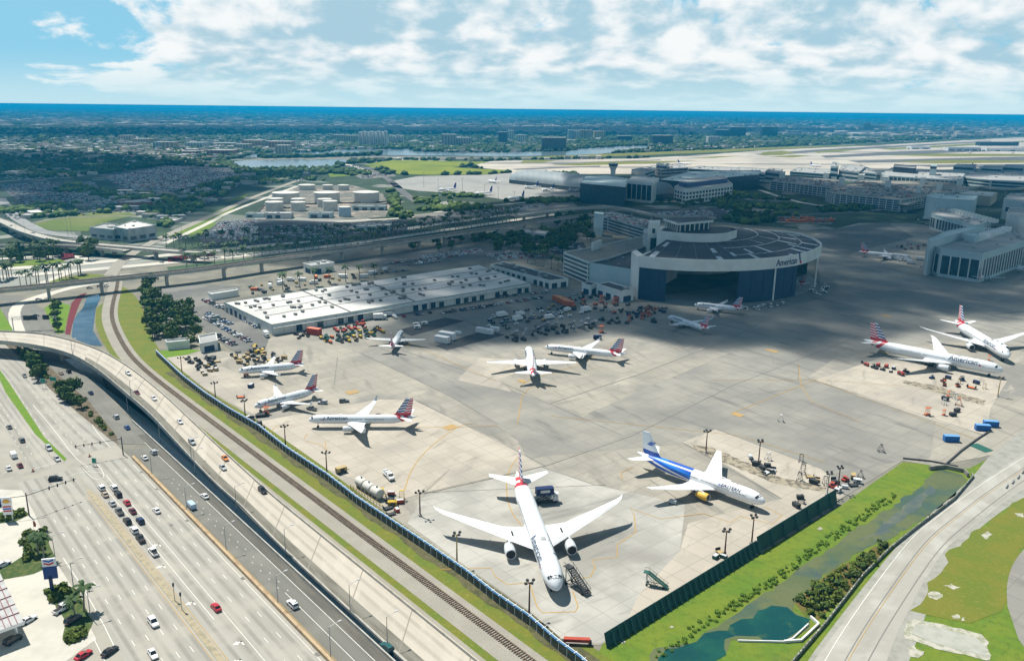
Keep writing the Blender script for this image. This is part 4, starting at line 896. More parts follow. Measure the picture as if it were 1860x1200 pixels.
def hangar():
 root = thing('round_hangar', 'huge round hangar with dark domed roof, pale fascia and navy sliding doors', 'hangar')
 h = 31.6; zd = 24.2
 OP = smooth_line([G(x, y, h) for x, y in [(1161, 467), (1208, 472), (1281, 475), (1362, 473.6), (1425, 468.5), (1466, 461), (1491, 449.6), (1493, 444), (1476, 433), (1448, 424), (1413, 421), (1362, 420.5), (1330, 422)]], 2)
 OP = resample(OP, 61); n = 61
 core_c = Vector((160, 742, 0))
 inner = [G(x, y, h) for x, y in [(1330, 424), (1338, 432), (1310, 438), (1270, 440), (1233, 436)]]
 b = MB()
 def rp(i, f): p = OP[i].lerp(Vector((core_c.x, core_c.y, h)), f); return Vector((p.x, p.y, h - .6 + 5.5 * math.sin(f * 1.5)))
 FR = [0, .1, .2, .3, .4, .5, .62]
 for k in range(len(FR) - 1):
  for i in range(n - 1): b.quad([rp(i, FR[k]), rp(i + 1, FR[k]), rp(i + 1, FR[k + 1]), rp(i, FR[k + 1])])
 b.build('roof', ROOFD, root)
 pw = mat('bleached roof panel', (.60, .63, .64), .8, [('n', .3, (.36, .40, .43), .42, .62, .9)])
 for f in (.14, .30, .46):
  b = MB()
  for i in range(14, n - 1): b.bar(rp(i, f) + Vector((0, 0, .15)), rp(i + 1, f) + Vector((0, 0, .15)), .55, .3)
  b.build('roof_ring', pw, root)
 for i in range(2, n, 3):
  b = MB()
  for a, c in zip(FR[:-2], FR[1:-1]): b.bar(rp(i, a) + Vector((0, 0, .12)), rp(i, c) + Vector((0, 0, .12)), .45, .3)
  b.build('roof_rib', mat('roof rib', (.14, .16, .175), .8), root)
 rr = random.Random(4)
 for i, a, c, w in ((1, .02, .42, 1.0), (11, .02, .12, 1.6), (11, .2, .3, 1.2), (17, .02, .16, .9), (24, .0, .06, 2.0), (28, .02, .14, 1.2), (31, .02, .2, 1.0), (33, .16, .3, .9), (36, .02, .14, 1.4), (39, .16, .30, .9), (22, .14, .3, .7), (18, .16, .26, .7), (41, .03, .2, .8), (44, .2, .3, .8), (26, .32, .46, .6), (34, .32, .44, .6), (46, .03, .14, 1.), (14, .12, .2, .8)):
  b = MB(); i1 = min(n - 1, i + 1)
  P = [rp(i, a), rp(i, a).lerp(rp(i1, a), w if w < 1 else 1), rp(i, c).lerp(rp(i1, c), (w if w < 1 else 1) * .9), rp(i, c)]
  b.quad([p + Vector((0, 0, .07)) for p in P]); o = b.build('roof_panel', pw, root)
  if o.data.polygons[0].normal.z < 0: o.data.flip_normals()
 b = MB()
 def off(i, d):
  a = OP[max(0, i - 1)]; c = OP[min(n - 1, i + 1)]; t = (c - a).normalized(); return OP[i] + Vector((t.y, -t.x, 0)) * d
 for i in range(n - 1):
  a, c = off(i, .3), off(i + 1, .3); ia, ic = off(i, -.6), off(i + 1, -.6); z = lambda p, zz: (p.x, p.y, zz)
  b.quad([z(a, zd), z(c, zd), z(c, h + 1.2), z(a, h + 1.2)]); b.quad([z(a, h + 1.2), z(c, h + 1.2), z(ic, h + 1.2), z(ia, h + 1.2)]); b.quad([z(ia, h + 1.2), z(ic, h + 1.2), z(ic, zd), z(ia, zd)]); b.quad([z(a, zd), z(ia, zd), z(ic, zd), z(c, zd)])
 b.build('fascia', WALLW, root)
 A = OP[0]; B = G(1233, 436, h); b = MB()
 d = (B - A).normalized(); b.bar((A.x, A.y, 15.8) , (B.x, B.y, 15.8), 1.0, 33.2); b.build('side_wall', WALLW, root)
 b = MB()
 for i in range(44, n - 1): b.quad([(OP[i].x, OP[i].y, -.2), (OP[i + 1].x, OP[i + 1].y, -.2), (OP[i + 1].x, OP[i + 1].y, zd + .5), (OP[i].x, OP[i].y, zd + .5)])
 b.build('rear_wall', WALLG, root)
 b = MB(); b.prism([(core_c.x + 42 * math.cos(t), core_c.y + 42 * math.sin(t)) for t in np.linspace(0, 2 * math.pi, 24)[:-1]], -.2, h - 1); b.build('inner_wall', WALLG, root)
 def idx(px):  # nearest station along the front to a photo column
  best = 0; bd = 1e9
  for i in range(40):
   p = OP[i]; v = p - Vector((0, 0, CAMH)); dd = v.dot(fw); x = 930 + FPX * v.dot(rt) / dd
   if abs(x - px) < bd: bd = abs(x - px); best = i
  return best
 segs = [(1160, 1210), (1350, 1411), (1411, 1450)]
 for x0, x1 in segs:
  i0, i1 = idx(x0), idx(x1)
  for i in range(i0, i1):
   b = MB(); a, c = off(i, -.2 - .25 * (i % 2)), off(i + 1, -.2 - .25 * (i % 2)); b.bar((a.x, a.y, zd / 2), (c.x, c.y, zd / 2), .3, zd - .1); b.build('door_leaf', DOORB, root)
 for x in (1411, 1487):
  i = idx(x); p = off(i, .1); b = MB(); b.box((p.x, p.y, zd / 2), (1.1, 1.1, zd), 0); b.build('door_post', WALLW, root)
 fl = MB(); fl.quad([(p.x, p.y, .09) for p in OP[:44]]); o = fl.build('floor_slab', ROOFG, root)
 if o.data.polygons[0].normal.z < 0: o.data.flip_normals()
 v, f = text_mb('American', 7.2, .12); w = max(p[0] for p in v)
 i0 = idx(1408); D = [0]
 for i in range(i0, 50): D.append(D[-1] + (OP[i + 1] - OP[i]).length)
 def curve(x, y, o):
  k = 0
  while k < len(D) - 2 and D[k + 1] < x: k += 1
  t = (x - D[k]) / (D[k + 1] - D[k]); p = off(i0 + k, .42 + o).lerp(off(i0 + k + 1, .42 + o), t); return (p.x, p.y, 25.9 + y)
 b = MB(); b.v = [curve(p[0] * .86, p[1], p[2]) for p in v]; b.f = list(f); b.m = [0] * len(f); b.build('lettering', NAVY, root)
 e0 = w * .86 + 1.5; b = MB()
 b.quad([curve(e0, 8.6, .1), curve(e0 + 1.9, 2.4, .1), curve(e0 + 4.4, 1.0, .1), curve(e0 + 2.0, 8.0, .1)], 0); b.quad([curve(e0 + 2.2, 1.6, .1), curve(e0 + 3.8, -1.0, .1), curve(e0 + 6.2, -.4, .1), curve(e0 + 4.6, 1.4, .1)], 1)
 b.build('emblem', [MATS['emblem blue'], REDP], root)
 hz = 41.0
 top = smooth_line([G(x, y, hz) for x, y in [(1194, 419), (1215, 421.5), (1250, 424.8), (1291, 425.6), (1320, 424), (1338, 418)]], 2)
 b = MB()
 for i in range(len(top) - 1): b.bar((top[i].x, top[i].y, 34.5), (top[i + 1].x, top[i + 1].y, 34.5), .8, 13.5)
 b.build('core_wall', WALLW, root)
 back = [G(1325, 405, hz), G(1205, 407, hz)]; b = MB(); b.prism([(p.x, p.y) for p in top + back], 20, 37.5); b.build('core', [WALLG], root)
 b = MB(); b.prism([(p.x, p.y) for p in top + back], 37.5, 37.55); b.build('core_roof', ROOFD, root)
 P = [G(x, y, 45) for x, y in [(1205, 397), (1232, 405.5), (1296, 400), (1283, 393.5)]]
 b = MB(); b.prism([(p.x, p.y) for p in P], 43.2, 45.2, 0, 1, True); b.build('penthouse_roof', [WALLW, ROOFD], root)
 Q = [P[0].lerp(sum(P, Vector()) / 4, .15) for _ in (0,)] + [p.lerp(sum(P, Vector()) / 4, .12) for p in P[1:]]
 b = MB(); b.prism([(p.x, p.y) for p in Q], 37, 43.2); b.build('penthouse', GLZ, root)
 for k in range(7):
  for a, c in ((P[0], P[1]), (P[1], P[2])):
   p = a.lerp(c, (k + .3) / 7).lerp(sum(P, Vector()) / 4, .06); m_ = MB(); m_.box((p.x, p.y, 40.2), (.9, .9, 6.2)); m_.build('column', WALLW, root)
 T = [G(x, y, 46) for x, y in [(1178, 404.5), (1199, 404), (1199, 399.5), (1180, 400)]]
 b = MB(); b.prism([(p.x, p.y) for p in T], -.2, 46); b.build('stair_tower', WALLW, root)
 b = MB(); wf = wall_frames(T)
 for a, c, d, nr in wf[:2]:
  L_ = (c - a).length; wrect(b, a, d, nr, L_ * .25, L_ * .85, 10, 33); wrect(b, a, d, nr, L_ * .35, L_ * .62, 37, 41, .07)
 b.build('tower_window', GLZ, root)
 P = [(1147, 456.5), (1162, 467), (1170, 463), (1156, 453)]
 b = MB(); b.prism([(p.x, p.y) for p in (G(x, y, h) for x, y in P)], -.2, h - .2); b.build('corner_pylon', WALLW, root)
hangar()
garage = block('parking_garage', 'pale four-level parking garage attached to the left side of the round hangar', 'garage', [(1024, 460), (1068, 477), (1104, 470), (1178, 446), (1178, 428), (1120, 440), (1075, 450.5), (1030, 457.5)], 17.8, WALLW, DARKCON, [('band', 5, .0, .98)])
block('annex_building', 'blank teal-shaded wall block with sunken dark roof beside the hangar doors', 'building', [(1069, 479), (1147, 492), (1163, 480), (1178, 448), (1108, 470)], 16.6, WALLT, ROOFD, [], 5, 1.3)
block('service_building', 'small white shed with a blue door at the foot of the teal annex', 'shed', [(1057, 516), (1073, 520), (1085, 515), (1068, 512)], 7, WALLW, ROOFD, [('doors', 8, DOORB)])
block('service_building', 'white flat-roofed workshop in front of the teal annex beside the hangar door', 'workshop', [(1084, 517), (1128, 530), (1151, 526), (1106, 513)], 8, WALLW, ROOFD, [('doors', 9, DOORB)], 2)
wh_root = None
def warehouse():
 h = 6.6; P = [G(x, y, h) for x, y in [(407.6, 549.5), (493.5, 590), (963.5, 514.5), (870, 481)]]
 root = thing('warehouse', 'very long white flat-roofed warehouse with rows of roof vents', 'warehouse')
 b = MB(); b.prism([(p.x, p.y) for p in P], -.3, h, 0, 1); b.build('walls', [WALLW, ROOFW], root)
 b = MB()
 for i in range(4): b.bar(P[i] + Vector((0, 0, .15)), P[(i + 1) % 4] + Vector((0, 0, .15)), .5, .5)
 b.build('roof_edge', mat('green trim', (.22, .27, .24), .8), root)
 def at(u, v, z=h): p = P[0].lerp(P[3], u).lerp(P[1].lerp(P[2], u), v); return Vector((p.x, p.y, z))
 sm = mat('roof seam', (.12, .12, .115), .9)
 for v in (.24, .46, .68):
  b = MB()
  for k in range(24): b.bar(at(.03 + .96 * k / 24, v + .012 * math.sin(k * 2.1), h + .12), at(.03 + .96 * (k + 1) / 24, v + .012 * math.sin((k + 1) * 2.1), h + .12), .3, .25)
  b.build('gutter', sm, root)
 for u in (.26, .5):
  b = MB(); b.bar(at(u, .02, h + .25), at(u, .98, h + .25), .55, .5); b.build('fire_wall', sm, root)
 vm = None; r = random.Random(8)
 for k in range(110):
  u = r.uniform(.02, .98); v = r.choice((.12, .35, .57, .8)) + r.uniform(-.05, .05); p = at(u, v)
  if vm is None:
   b = MB(); b.box((0, 0, .45), (2.2, 1.5, .9), 0, 0); b.box((0, 0, 1.05), (2.7, 1.9, .3), 0, 0); vm = b.mesh('roof_vent', mat('roof vent metal', (.16, .16, .15), .7))
  link('roof_vent', vm, root, p + Vector((0, 0, .02)), RA + r.uniform(-.1, .1))
 for a, bb, d, nr in wall_frames(P):
  L_ = (bb - a).length; n = int(L_ / 7)
  for k in range(n):
   q = r.random()
   if q < .62:
    m_ = MB(); wrect(m_, a, d, nr, L_ * (k + .2) / n, L_ * (k + .78) / n, .1, 3.6 if q < .45 else 4.6); m_.build('shutter_door', GLZ if q < .4 else DOORB, root)
  b = MB()
  for k in range(n): wrect(b, a, d, nr, L_ * k / n + .3, L_ * k / n + .6, .0, h - .2, .12)
  b.build('wall_ribs', WALLG, root, kind='stuff')
  if L_ > 100:
   m_ = MB(); m_.bar(a + nr * 1.2 + Vector((0, 0, 4.9)), bb + nr * 1.2 + Vector((0, 0, 4.9)), 2.4, .25); m_.build('canopy', WALLG, root)
warehouse()
block('storage_row_building', 'long low building with dark roof and a row of shutter doors behind the white warehouse', 'building', [(891, 482), (999, 511), (1032, 507), (916, 476.5)], 6, WALLW, ROOFD, [('doors', 7, GLZ)], 8)
block('pump_house', 'white block with three blue doors standing beyond the white warehouse', 'building', [(551, 479), (567, 484), (607, 478), (590, 473.5)], 7, WALLW, ROOFG, [('doors', 11, DOORB)], 3)
block('shed', 'low pale shed at the left end of the equipment yard beyond the warehouse', 'shed', [(378, 532), (384, 536), (433, 528), (428, 525)], 4, WALLW, ROOFW)
block('gate_house', 'low grey-green hut with a dark red door beside the dense trees', 'hut', [(300, 619), (304, 624), (344, 620), (341, 615)], 4, WALLW, ROOFG, [('doors', 16, plain('dark red door', (.20, .04, .04), .7))])
block('gate_house', 'two-storey white hut with grey twin doors next to the employee car rows', 'hut', [(361, 612), (364, 626), (395, 620), (392, 606)], 5, WALLW, ROOFG, [('doors', 6, DOORB)])
block('depot_building', 'large grey flat-roofed depot beside the curved overpass', 'depot', [(163, 414), (205, 418), (235, 413), (195, 406)], 11, WALLG, ROOFG, [('win', 1, 9, .1, .5)], 6)
block('depot_building', 'grey depot hall with higher pale roof joined to the dark trees side', 'depot', [(207, 413), (232, 417.5), (283, 410), (243, 401)], 13, WALLG, ROOFW, [('win', 1, 10, .05, .5)], 5)
block('motel_building', 'low long building with a white speckled roof and red wall among dark trees', 'building', [(213, 366), (218, 369), (276, 368), (270, 361)], 7, ROOFR, ROOFW, [], 5)
TANKW = mat('tank white', (.60, .57, .50), .6, [('n', .1, (.50, .475, .415), .42, .68, .7), ('n', .6, (.42, .38, .32), .62, .8, .4, (1, 1, .15))])
TANKT = mat('tank top', (.64, .62, .56), .65, [('n', .15, (.54, .52, .47), .42, .68, .7)])
sheet('tank_farm_pad', GL([(470, 386), (478, 375), (490, 352), (538, 338), (640, 336), (695, 352), (708, 375), (700, 394), (640, 398), (560, 396)]), .02, mat('tank pad', (.17, .165, .14), .95, [('n', .03, (.36, .29, .24), .52, .60, .8), ('n', .08, (.09, .10, .08), .45, .62, .8)]))
for x0, x1, yt, yb, lab in ((538.5, 569.5, 336, 345.5, 'shaded grey-green storage tank at the back left of the tank farm'), (583.5, 603.5, 336, 345, 'narrow tank at the back of the tank farm, middle of three'), (612, 632.5, 336, 346, 'narrow tank at the back right of the tank farm'), (488.5, 538.5, 350, 370, 'wide white tank at the left of the tank farm middle row'), (565, 613, 349.5, 370, 'wide white tank in the centre of the tank farm'), (637.5, 685.5, 349, 369, 'wide white tank at the right end of the tank farm'),
  (485, 512, 360, 377, 'white tank half hidden behind the front left tank'), (526, 552, 360.5, 377, 'white tank half hidden behind the second front tank'), (574, 601, 361, 377, 'white tank half hidden behind the third front tank'), (478, 511, 366.5, 384, 'white tank at the front left of the tank farm'), (525.5, 552.5, 366.5, 384, 'white tank in front of the tank farm, second from left'), (584, 611, 364.5, 384, 'white tank in front of the tank farm with a low grey box before it'), (613, 636, 375, 394, 'lone pale blue tank at the front right of the tank farm')):
 a, c = G(x0, yb), G(x1, yb); r = (c - a).length / 2; ctr = (a + c) / 2 + Vector((0, r * .95, 0)); h = vh((x0 + x1) / 2, yb, yt) * .92
 root = thing('storage_tank', lab, 'storage tank', ctr, 0, 'storage tanks of the fuel farm'); m_ = TANKW if 'blue' not in lab else mat('pale blue tank', (.40, .50, .58), .6, [('n', .1, (.34, .44, .52), .42, .68, .7)])
 b = MB(); n = 40; b.loft([[(r * math.cos(2 * math.pi * k / n), r * math.sin(2 * math.pi * k / n), z) for k in range(n)] for z in (-.2, h)], cap=False); b.build('shell', m_, root)
 b = MB(); b.loft([[(rr * math.cos(2 * math.pi * k / n), rr * math.sin(2 * math.pi * k / n), z) for k in range(n)] for rr, z in ((r * 1.008, h - .5), (r * 1.008, h), (r * .5, h + r * .06), (.1, h + r * .08))], cap=False); b.build('roof', TANKT, root)
 b = MB(); n2 = 10
 for k in range(n2):
  t = -2.6 + k * .16; t2 = t + .16; b.bar((r * 1.01 * math.cos(t), r * 1.01 * math.sin(t), .5 + h * .95 * k / n2), (r * 1.01 * math.cos(t2), r * 1.01 * math.sin(t2), .5 + h * .95 * (k + 1) / n2), .5, .25)
 b.build('stair', STEEL, root)
BW = mat('bund wall', (.13, .09, .085), .9)
for P_ in ([(538, 372), (690, 368), (705, 366)], [(470, 386), (480, 374), (490, 370)], [(512, 379), (562, 377)], [(640, 375), (700, 372), (712, 368)]):
 wall_run('bund_wall', 'dark low bund wall among the white fuel tanks', 'bund wall', GL(P_), .6, 1.6, BW); bpy.context.scene.objects
for o in [o for o in COL.objects if o.name.startswith('bund_wall')]: o['group'] = 'bund walls of the fuel farm'
for x0, x1, yb, yt, lab in ((446, 478, 395, 389, 'teal-grey pump building at the front left of the tanks'), (482, 528, 397, 388, 'long teal-grey pump building in front of the white tanks'), (560, 602, 396, 387.5, 'dark-windowed control building in front of the fuel tanks'), (640, 700, 382, 375, 'pipe shed with pale ribs to the right of the blue tank'), (646, 684, 420, 412, 'teal shed with a flat roof beside the palm road'), (684, 708, 419, 410, 'small white-roofed shed beside the teal shed')):
 a, c = G(x0, yb), G(x1, yb); h = max(4, vh((x0 + x1) / 2, yb, yt)); dpt = Vector((0, 16, 0))
 block('service_building', lab, 'building', None, h, WALLT if 'white' not in lab else ROOFW, ROOFG if 'white' not in lab else ROOFW, [('doors', 10, GLZ)], 3, P=[a, c, c + dpt, a + dpt])
def barrel():
 root = thing('curved_concourse', 'long concourse with a smooth grey barrel roof beside the cargo apron', 'terminal building')
 a, c = G(924, 333), G(1056, 349); d = (c - a).normalized(); nb = Vector((-d.y, d.x, 0)); L_ = (c - a).length + 150; r = []
 for u in np.linspace(0, 1, 15):
  k = 1.0 if u > .12 else .8 + .2 * math.sin(u / .12 * 1.57); ring_ = []
  for t in np.linspace(0, math.pi, 15): ring_.append(tuple(a + d * (L_ * u) + nb * (33 - 33 * math.cos(t)) + Vector((0, 0, 7 + 19.5 * k * math.sin(t)))))
  r.append(ring_)
 b = MB(); b.loft(r, closed=False, cap=True); b.build('roof', mat('barrel roof', (.26, .30, .31), .55, [('n', .03, (.22, .26, .27), .42, .68, .7), ('w', .03, (.20, .235, .25), .8, 1, .5)]), root, smooth=True)
 b = MB(); b.prism([(p.x, p.y) for p in (a + nb * 1, a + d * L_ + nb * 1, a + d * L_ + nb * 65, a + nb * 65)], -.2, 7.5); b.build('glazed_base', GLZ, root)
barrel()
block('glass_terminal', 'dark glazed corner building between the barrel roof and the white portico', 'terminal building', [(1054, 334), (1136, 341), (1140, 324), (1100, 318), (1062, 321)], 27, GLZ, WALLT, [('band', 4)], 0)
def control_tower():
 p = G(1113, 325); root = thing('control_tower', 'bowl-shaped ramp control tower flaring out above the barrel roof', 'control tower', p)
 b = MB(); n = 14
 def lr(rs): return [[(r * math.cos(2 * math.pi * k / n), r * math.sin(2 * math.pi * k / n), z) for k in range(n)] for r, z in rs]
 b.loft(lr([(5, 0), (5, 17), (6.5, 21), (9, 26)])); b.build('shaft', WALLW, root); b = MB(); b.loft(lr([(9.1, 26), (10, 30)])); b.build('glazing', GLZ, root); b = MB(); b.loft(lr([(10.4, 30), (9.6, 32)])); b.build('roof', WALLG, root)
control_tower()
po = block('portico_building', 'white terminal entrance with a flat roof on tall white columns', 'terminal building', [(1138, 329), (1186, 333), (1197, 324), (1150, 320)], 30, WALLW, ROOFW, [('fins', 9, .12, .88)])
for k, x in enumerate((1152, 1162, 1172, 1182)):
 p = G(x, 357 + k * .4); b = MB(); b.loft([[(p.x + 6 * math.cos(t), p.y + 6 * math.sin(t), 3.5) for t in np.linspace(0, 6.283, 7)[:-1]], [(p.x + .3 * math.cos(t), p.y + .3 * math.sin(t), 8.5) for t in np.linspace(0, 6.283, 7)[:-1]]]); b.tube((p.x, p.y, 0), (p.x, p.y, 4), .4, .4, 6)
 b.build('tent_canopy', WHITEP, label='white peaked tent canopy in the row under the tall white columns', cat='canopy', group='tent canopies under the portico')
block('terminal_hall', 'long dark glazed terminal hall under a thin white sloping roof edge', 'terminal building', [(1196, 327), (1236, 330), (1378, 318), (1382, 310), (1250, 312)], 24, GLZ, WALLT, [('band', 4)], 14)
def hotel():
 root = block('arched_office_building', 'white office building with rows of square dark windows and a blue roof storey', 'office building', [(1225, 340), (1246, 345), (1331, 335), (1322, 328), (1236, 333)], 22, WALLW, ROOFG, [('win', 3, 9, .05, .85)])
 P = [G(x, y, 29) for x, y in [(1233, 329.5), (1248, 332.5), (1322, 324), (1315, 319), (1240, 325)]]
 b = MB(); b.prism([(p.x, p.y) for p in P], 22, 29, 0, 1); b.build('roof_storey', [mat('blue panel', (.05, .09, .20), .5), ROOFG], root)
hotel()
TB = [([(1147, 308), (1172, 314), (1190, 309), (1180, 303)], 16, WALLT, 'stepped teal concourse block nearest the control tower'), ([(1180, 302), (1200, 308), (1250, 305), (1240, 298)], 15, WALLG, 'grey concourse block with two levels beyond the portico'), ([(1192, 299), (1212, 301), (1216, 297), (1196, 296)], 22, WALLT, 'small raised teal plant room above the concourse'), ([(1250, 307), (1330, 311), (1345, 305), (1268, 302)], 12, WALLT, 'low teal concourse wing with a scalloped white edge'), ([(1330, 312), (1402, 318), (1412, 309), (1345, 304)], 14, WALLT, 'teal-grey terminal block left of the garages'), ([(1390, 312), (1420, 315), (1422, 308), (1398, 306)], 20, WALLG, 'dark grey box-shaped terminal block at the garage end'),
      ([(1435, 312), (1505, 317), (1512, 309), (1450, 305)], 12, WALLT, 'low jagged teal concourse behind the garages'), ([(1509, 303), (1522, 304), (1524, 296), (1512, 295)], 26, WALLT, 'tall teal-grey tower block with blank walls behind the garages'), ([(1524, 309), (1560, 313), (1572, 303), (1530, 299)], 20, WALLG, 'grey concourse block right of the tall teal tower'), ([(1560, 313), (1592, 316), (1580, 306), (1562, 300)], 16, WALLT, 'sloping teal concourse end beside the pale runway')]
for k, (P_, h, m_, lab) in enumerate(TB): block('concourse_block', lab, 'terminal building', P_, h, m_, ROOFG, [('band', 2)], 14, seed=k)
block('main_terminal', 'long teal terminal with a facade of close vertical fins and a dark raised roof box', 'terminal building', [(1601, 315), (1612, 320), (1745, 329), (1752, 316), (1620, 305)], 20, WALLT, ROOFG, [('fins', 8, .08, .92)], 22)
block('roof_plant', 'dark long roof box on top of the finned terminal', 'roof box', None, 30, ROOFD, ROOFG, [], 0, P=[G(1622, 309, 24), G(1662, 312, 24), G(1664, 307, 24), G(1624, 304, 24)], z0=19.9)
block('old_control_tower', 'slim old control tower rising from the finned terminal roof', 'control tower', [(1690, 301.5), (1702, 302), (1702, 299.5), (1691, 299)], 38, WALLT, WALLT, [('band', 1, .8, .98)])
block('terminal_wing', 'low teal-grey terminal wing at the right edge beyond the garages', 'terminal building', [(1745, 322), (1800, 328), (1900, 334), (1900, 318), (1760, 313)], 14, WALLT, ROOFG, [('band', 2)], 18)
for k, (x, y, h) in enumerate(((1750, 302, 12), (1800, 305, 10), (1840, 303, 12))):
 block('concourse_block', ('small teal block at the runway edge beyond the terminal wing', 'flat teal gate building beside the runway far right', 'last teal gate building by the runway at the right edge')[k], 'terminal building', [(x - 18, y), (x + 20, y + 2), (x + 24, y - 3), (x - 12, y - 4)], h, WALLT, ROOFG, [('band', 1)])
def garage2(lab, P_, h, n):
 root = block('parking_garage', lab, 'garage', P_, h, WALLG, DARKCON, [('band', n, .0, .97)], 0, 1.1)
 Q = [G(x, y, h) for x, y in P_]; f = MB()
 for a, c, d, nr in wall_frames(Q):
  L_ = (c - a).length; k = int(L_ / 10)
  for i in range(k + 1): p = a + d * (L_ * i / max(1, k)) + nr * .4; f.bar((p.x, p.y, 0), (p.x, p.y, h), .8, .8)
 f.build('columns', WALLW, root, kind='stuff'); return root, Q
g1 = garage2('long white-banded parking garage left of the bigger one at the terminal', [(1400, 330), (1424, 332), (1518, 343), (1530, 328), (1420, 319)], 15, 4)
g2 = garage2('big white-banded parking garage with cars on its roof in front of the terminal', [(1502, 347), (1516, 352), (1636, 364), (1760, 345), (1740, 330), (1560, 328)], 16, 5)
for k, (x, y) in enumerate(((1528, 333), (1564, 326), (1607, 330), (1675, 333), (1705, 345), (1742, 336), (1668, 349), (1612, 340), (1500, 323), (1420, 322))):
 block('stair_tower', 'pale stair tower standing on the parking garages by the terminal', 'stair tower', None, 25, WALLW, WALLG, [], 0, P=[G(x - 5, y, 17), G(x + 5, y + .6, 17), G(x + 6, y - 2, 17), G(x - 4, y - 2, 17)], group='stair towers of the garages')
block('gate_block', 'pale buff roofed block between the big garage and the near piers', 'building', [(1740, 352), (1800, 358), (1812, 350), (1755, 346)], 14, WALLB, ROOFW, [], 3)
def pier(lab, P_, h, a_i, fin=(.15, .8), saw=None, nsaw=14):
 root = block('pier_building', lab, 'terminal pier', P_, h, WALLT, ROOFG, [('fins', 7, *fin)], 14, seed=a_i)
 if saw:
  a, c = G(*saw[0], h), G(*saw[1], h); d = (c - a); st = d / nsaw; w = Vector((-d.y, d.x, 0)).normalized() * 9
  for k in range(nsaw):
   p = a + st * k; b = MB(); q = p + st * .8
   b.loft([[tuple(p), tuple(q), tuple(q + Vector((0, 0, 4.5)))], [tuple(p + w), tuple(q + w), tuple(q + w + Vector((0, 0, 4.5)))]]); b.build('skylight', WALLW, root)
 return root
block('terminal_block', 'tall blank teal block at the root of the upper pier', 'terminal building', [(1683, 356), (1702, 361), (1770, 365), (1776, 356), (1700, 351)], 29, WALLT, WALLT, [], 9)
pier('upper pier with a row of white sawtooth skylights and dark fin-divided windows', [(1692, 389), (1701, 392), (1772, 410), (1800, 402), (1725, 380), (1703, 378)], 17, 1, (.1, .78), ((1722, 384), (1800, 405)), 13)
pier('near pier with two big dark square windows, sawtooth skylights along its roof', [(1684, 444), (1710, 452), (1785, 462), (1862, 438), (1840, 420), (1768, 412), (1690, 433)], 24, 2, (.12, .78), ((1775, 440), (1838, 420)), 12)
block('pier_wall', 'long blank curved teal wall along the back of the near pier roof', 'terminal building', [(1686, 436), (1690, 439), (1765, 418), (1790, 414), (1765, 412), (1720, 421)], 30, WALLT, WALLT)
block('roof_box', 'framed dark window box on the near pier roof', 'roof box', None, 30, WALLT, WALLT, [('win', 1, 14, .1, .9)], 0, P=[G(1751, 439, 24), G(1770, 442, 24), G(1776, 437, 24), G(1757, 435, 24)], z0=23.8)
block('terminal_corner', 'tall teal corner block of the terminal at the right edge', 'terminal building', [(1823, 362), (1858, 368), (1900, 372), (1900, 352), (1835, 352)], 26, WALLT, ROOFG, [('win', 1, 26, .3, .7)], 4)
block('terminal_corner', 'sloping white-walled terminal block above the near pier at the right edge', 'terminal building', [(1829, 388), (1862, 396), (1920, 400), (1920, 382), (1834, 378)], 22, WALLW, ROOFG, [], 3)
block('office_slab', 'pale slab-shaped garage block with a teal stair tower behind the palm road', 'garage', [(1080, 391), (1104, 396), (1180, 418), (1196, 404), (1110, 385)], 15, WALLG, DARKCON, [('band', 4, .0, .95)], 3)
block('stair_tower', 'tall teal stair tower between the viaduct and the pale garage block', 'stair tower', [(1079, 388), (1095, 390.5), (1097, 387), (1081, 385.5)], 24, WALLT, WALLT)
block('low_office', 'low building with a white roof edge in dark trees behind the storage row', 'building', [(940, 421), (990, 427), (997, 421), (945, 416)], 8, WALLG, ROOFG, [('band', 1)], 4)
block('low_office', 'small tan low building with grey roof left of the white-roofed one', 'building', [(939, 424), (962, 428), (1003, 423), (975, 418)], 7, WALLG, DARKCON, [], 3)
block('roof_tank_building', 'white L-shaped stair head on the garage roof beside the hangar', 'stair head', None, 24, WALLW, WALLW, [], 0, P=[G(1074, 455, 17.8), G(1077, 455.6, 17.8), G(1093, 450, 17.8), G(1090, 449, 17.8)], z0=17.7)
def tower(name, label, cat, x0, x1, yb, yt, depth, wall, rows, sp, group=None, skew=0.0):
 a, c = G(x0, yb), G(x1, yb); h = min(135, max(6, vh((x0 + x1) / 2, yb, yt))); d = Vector((skew * depth, depth, 0))
 return block(name, label, cat, None, h, wall, ROOFG, [('win', rows, sp)], 0, 0, group, P=[a, c, c + d, a + d])
BRW = mat('bright white render', (.84, .84, .82), .8, [('n', .05, (.70, .70, .68), .42, .68, .7)])
for k in range(8):
 x = 652 + k * 6.6; y = 266.0 + k * .25
 tower('apartment_tower', 'white lakeside apartment tower in the tight row of eight', 'apartment tower', x, x + 4.6, y, 239.5 - (k % 2) * 1.2, 30, BRW, 12, 7, 'white lakeside apartment towers')
for k in range(6):
 x = 706 + k * 4.6; tower('apartment_tower', 'shorter white apartment tower right of the tight row of eight', 'apartment tower', x, x + 3.4, 262.5, 245 + (k % 3) * 1.0, 30, BRW, 9, 7, 'shorter white apartment towers')
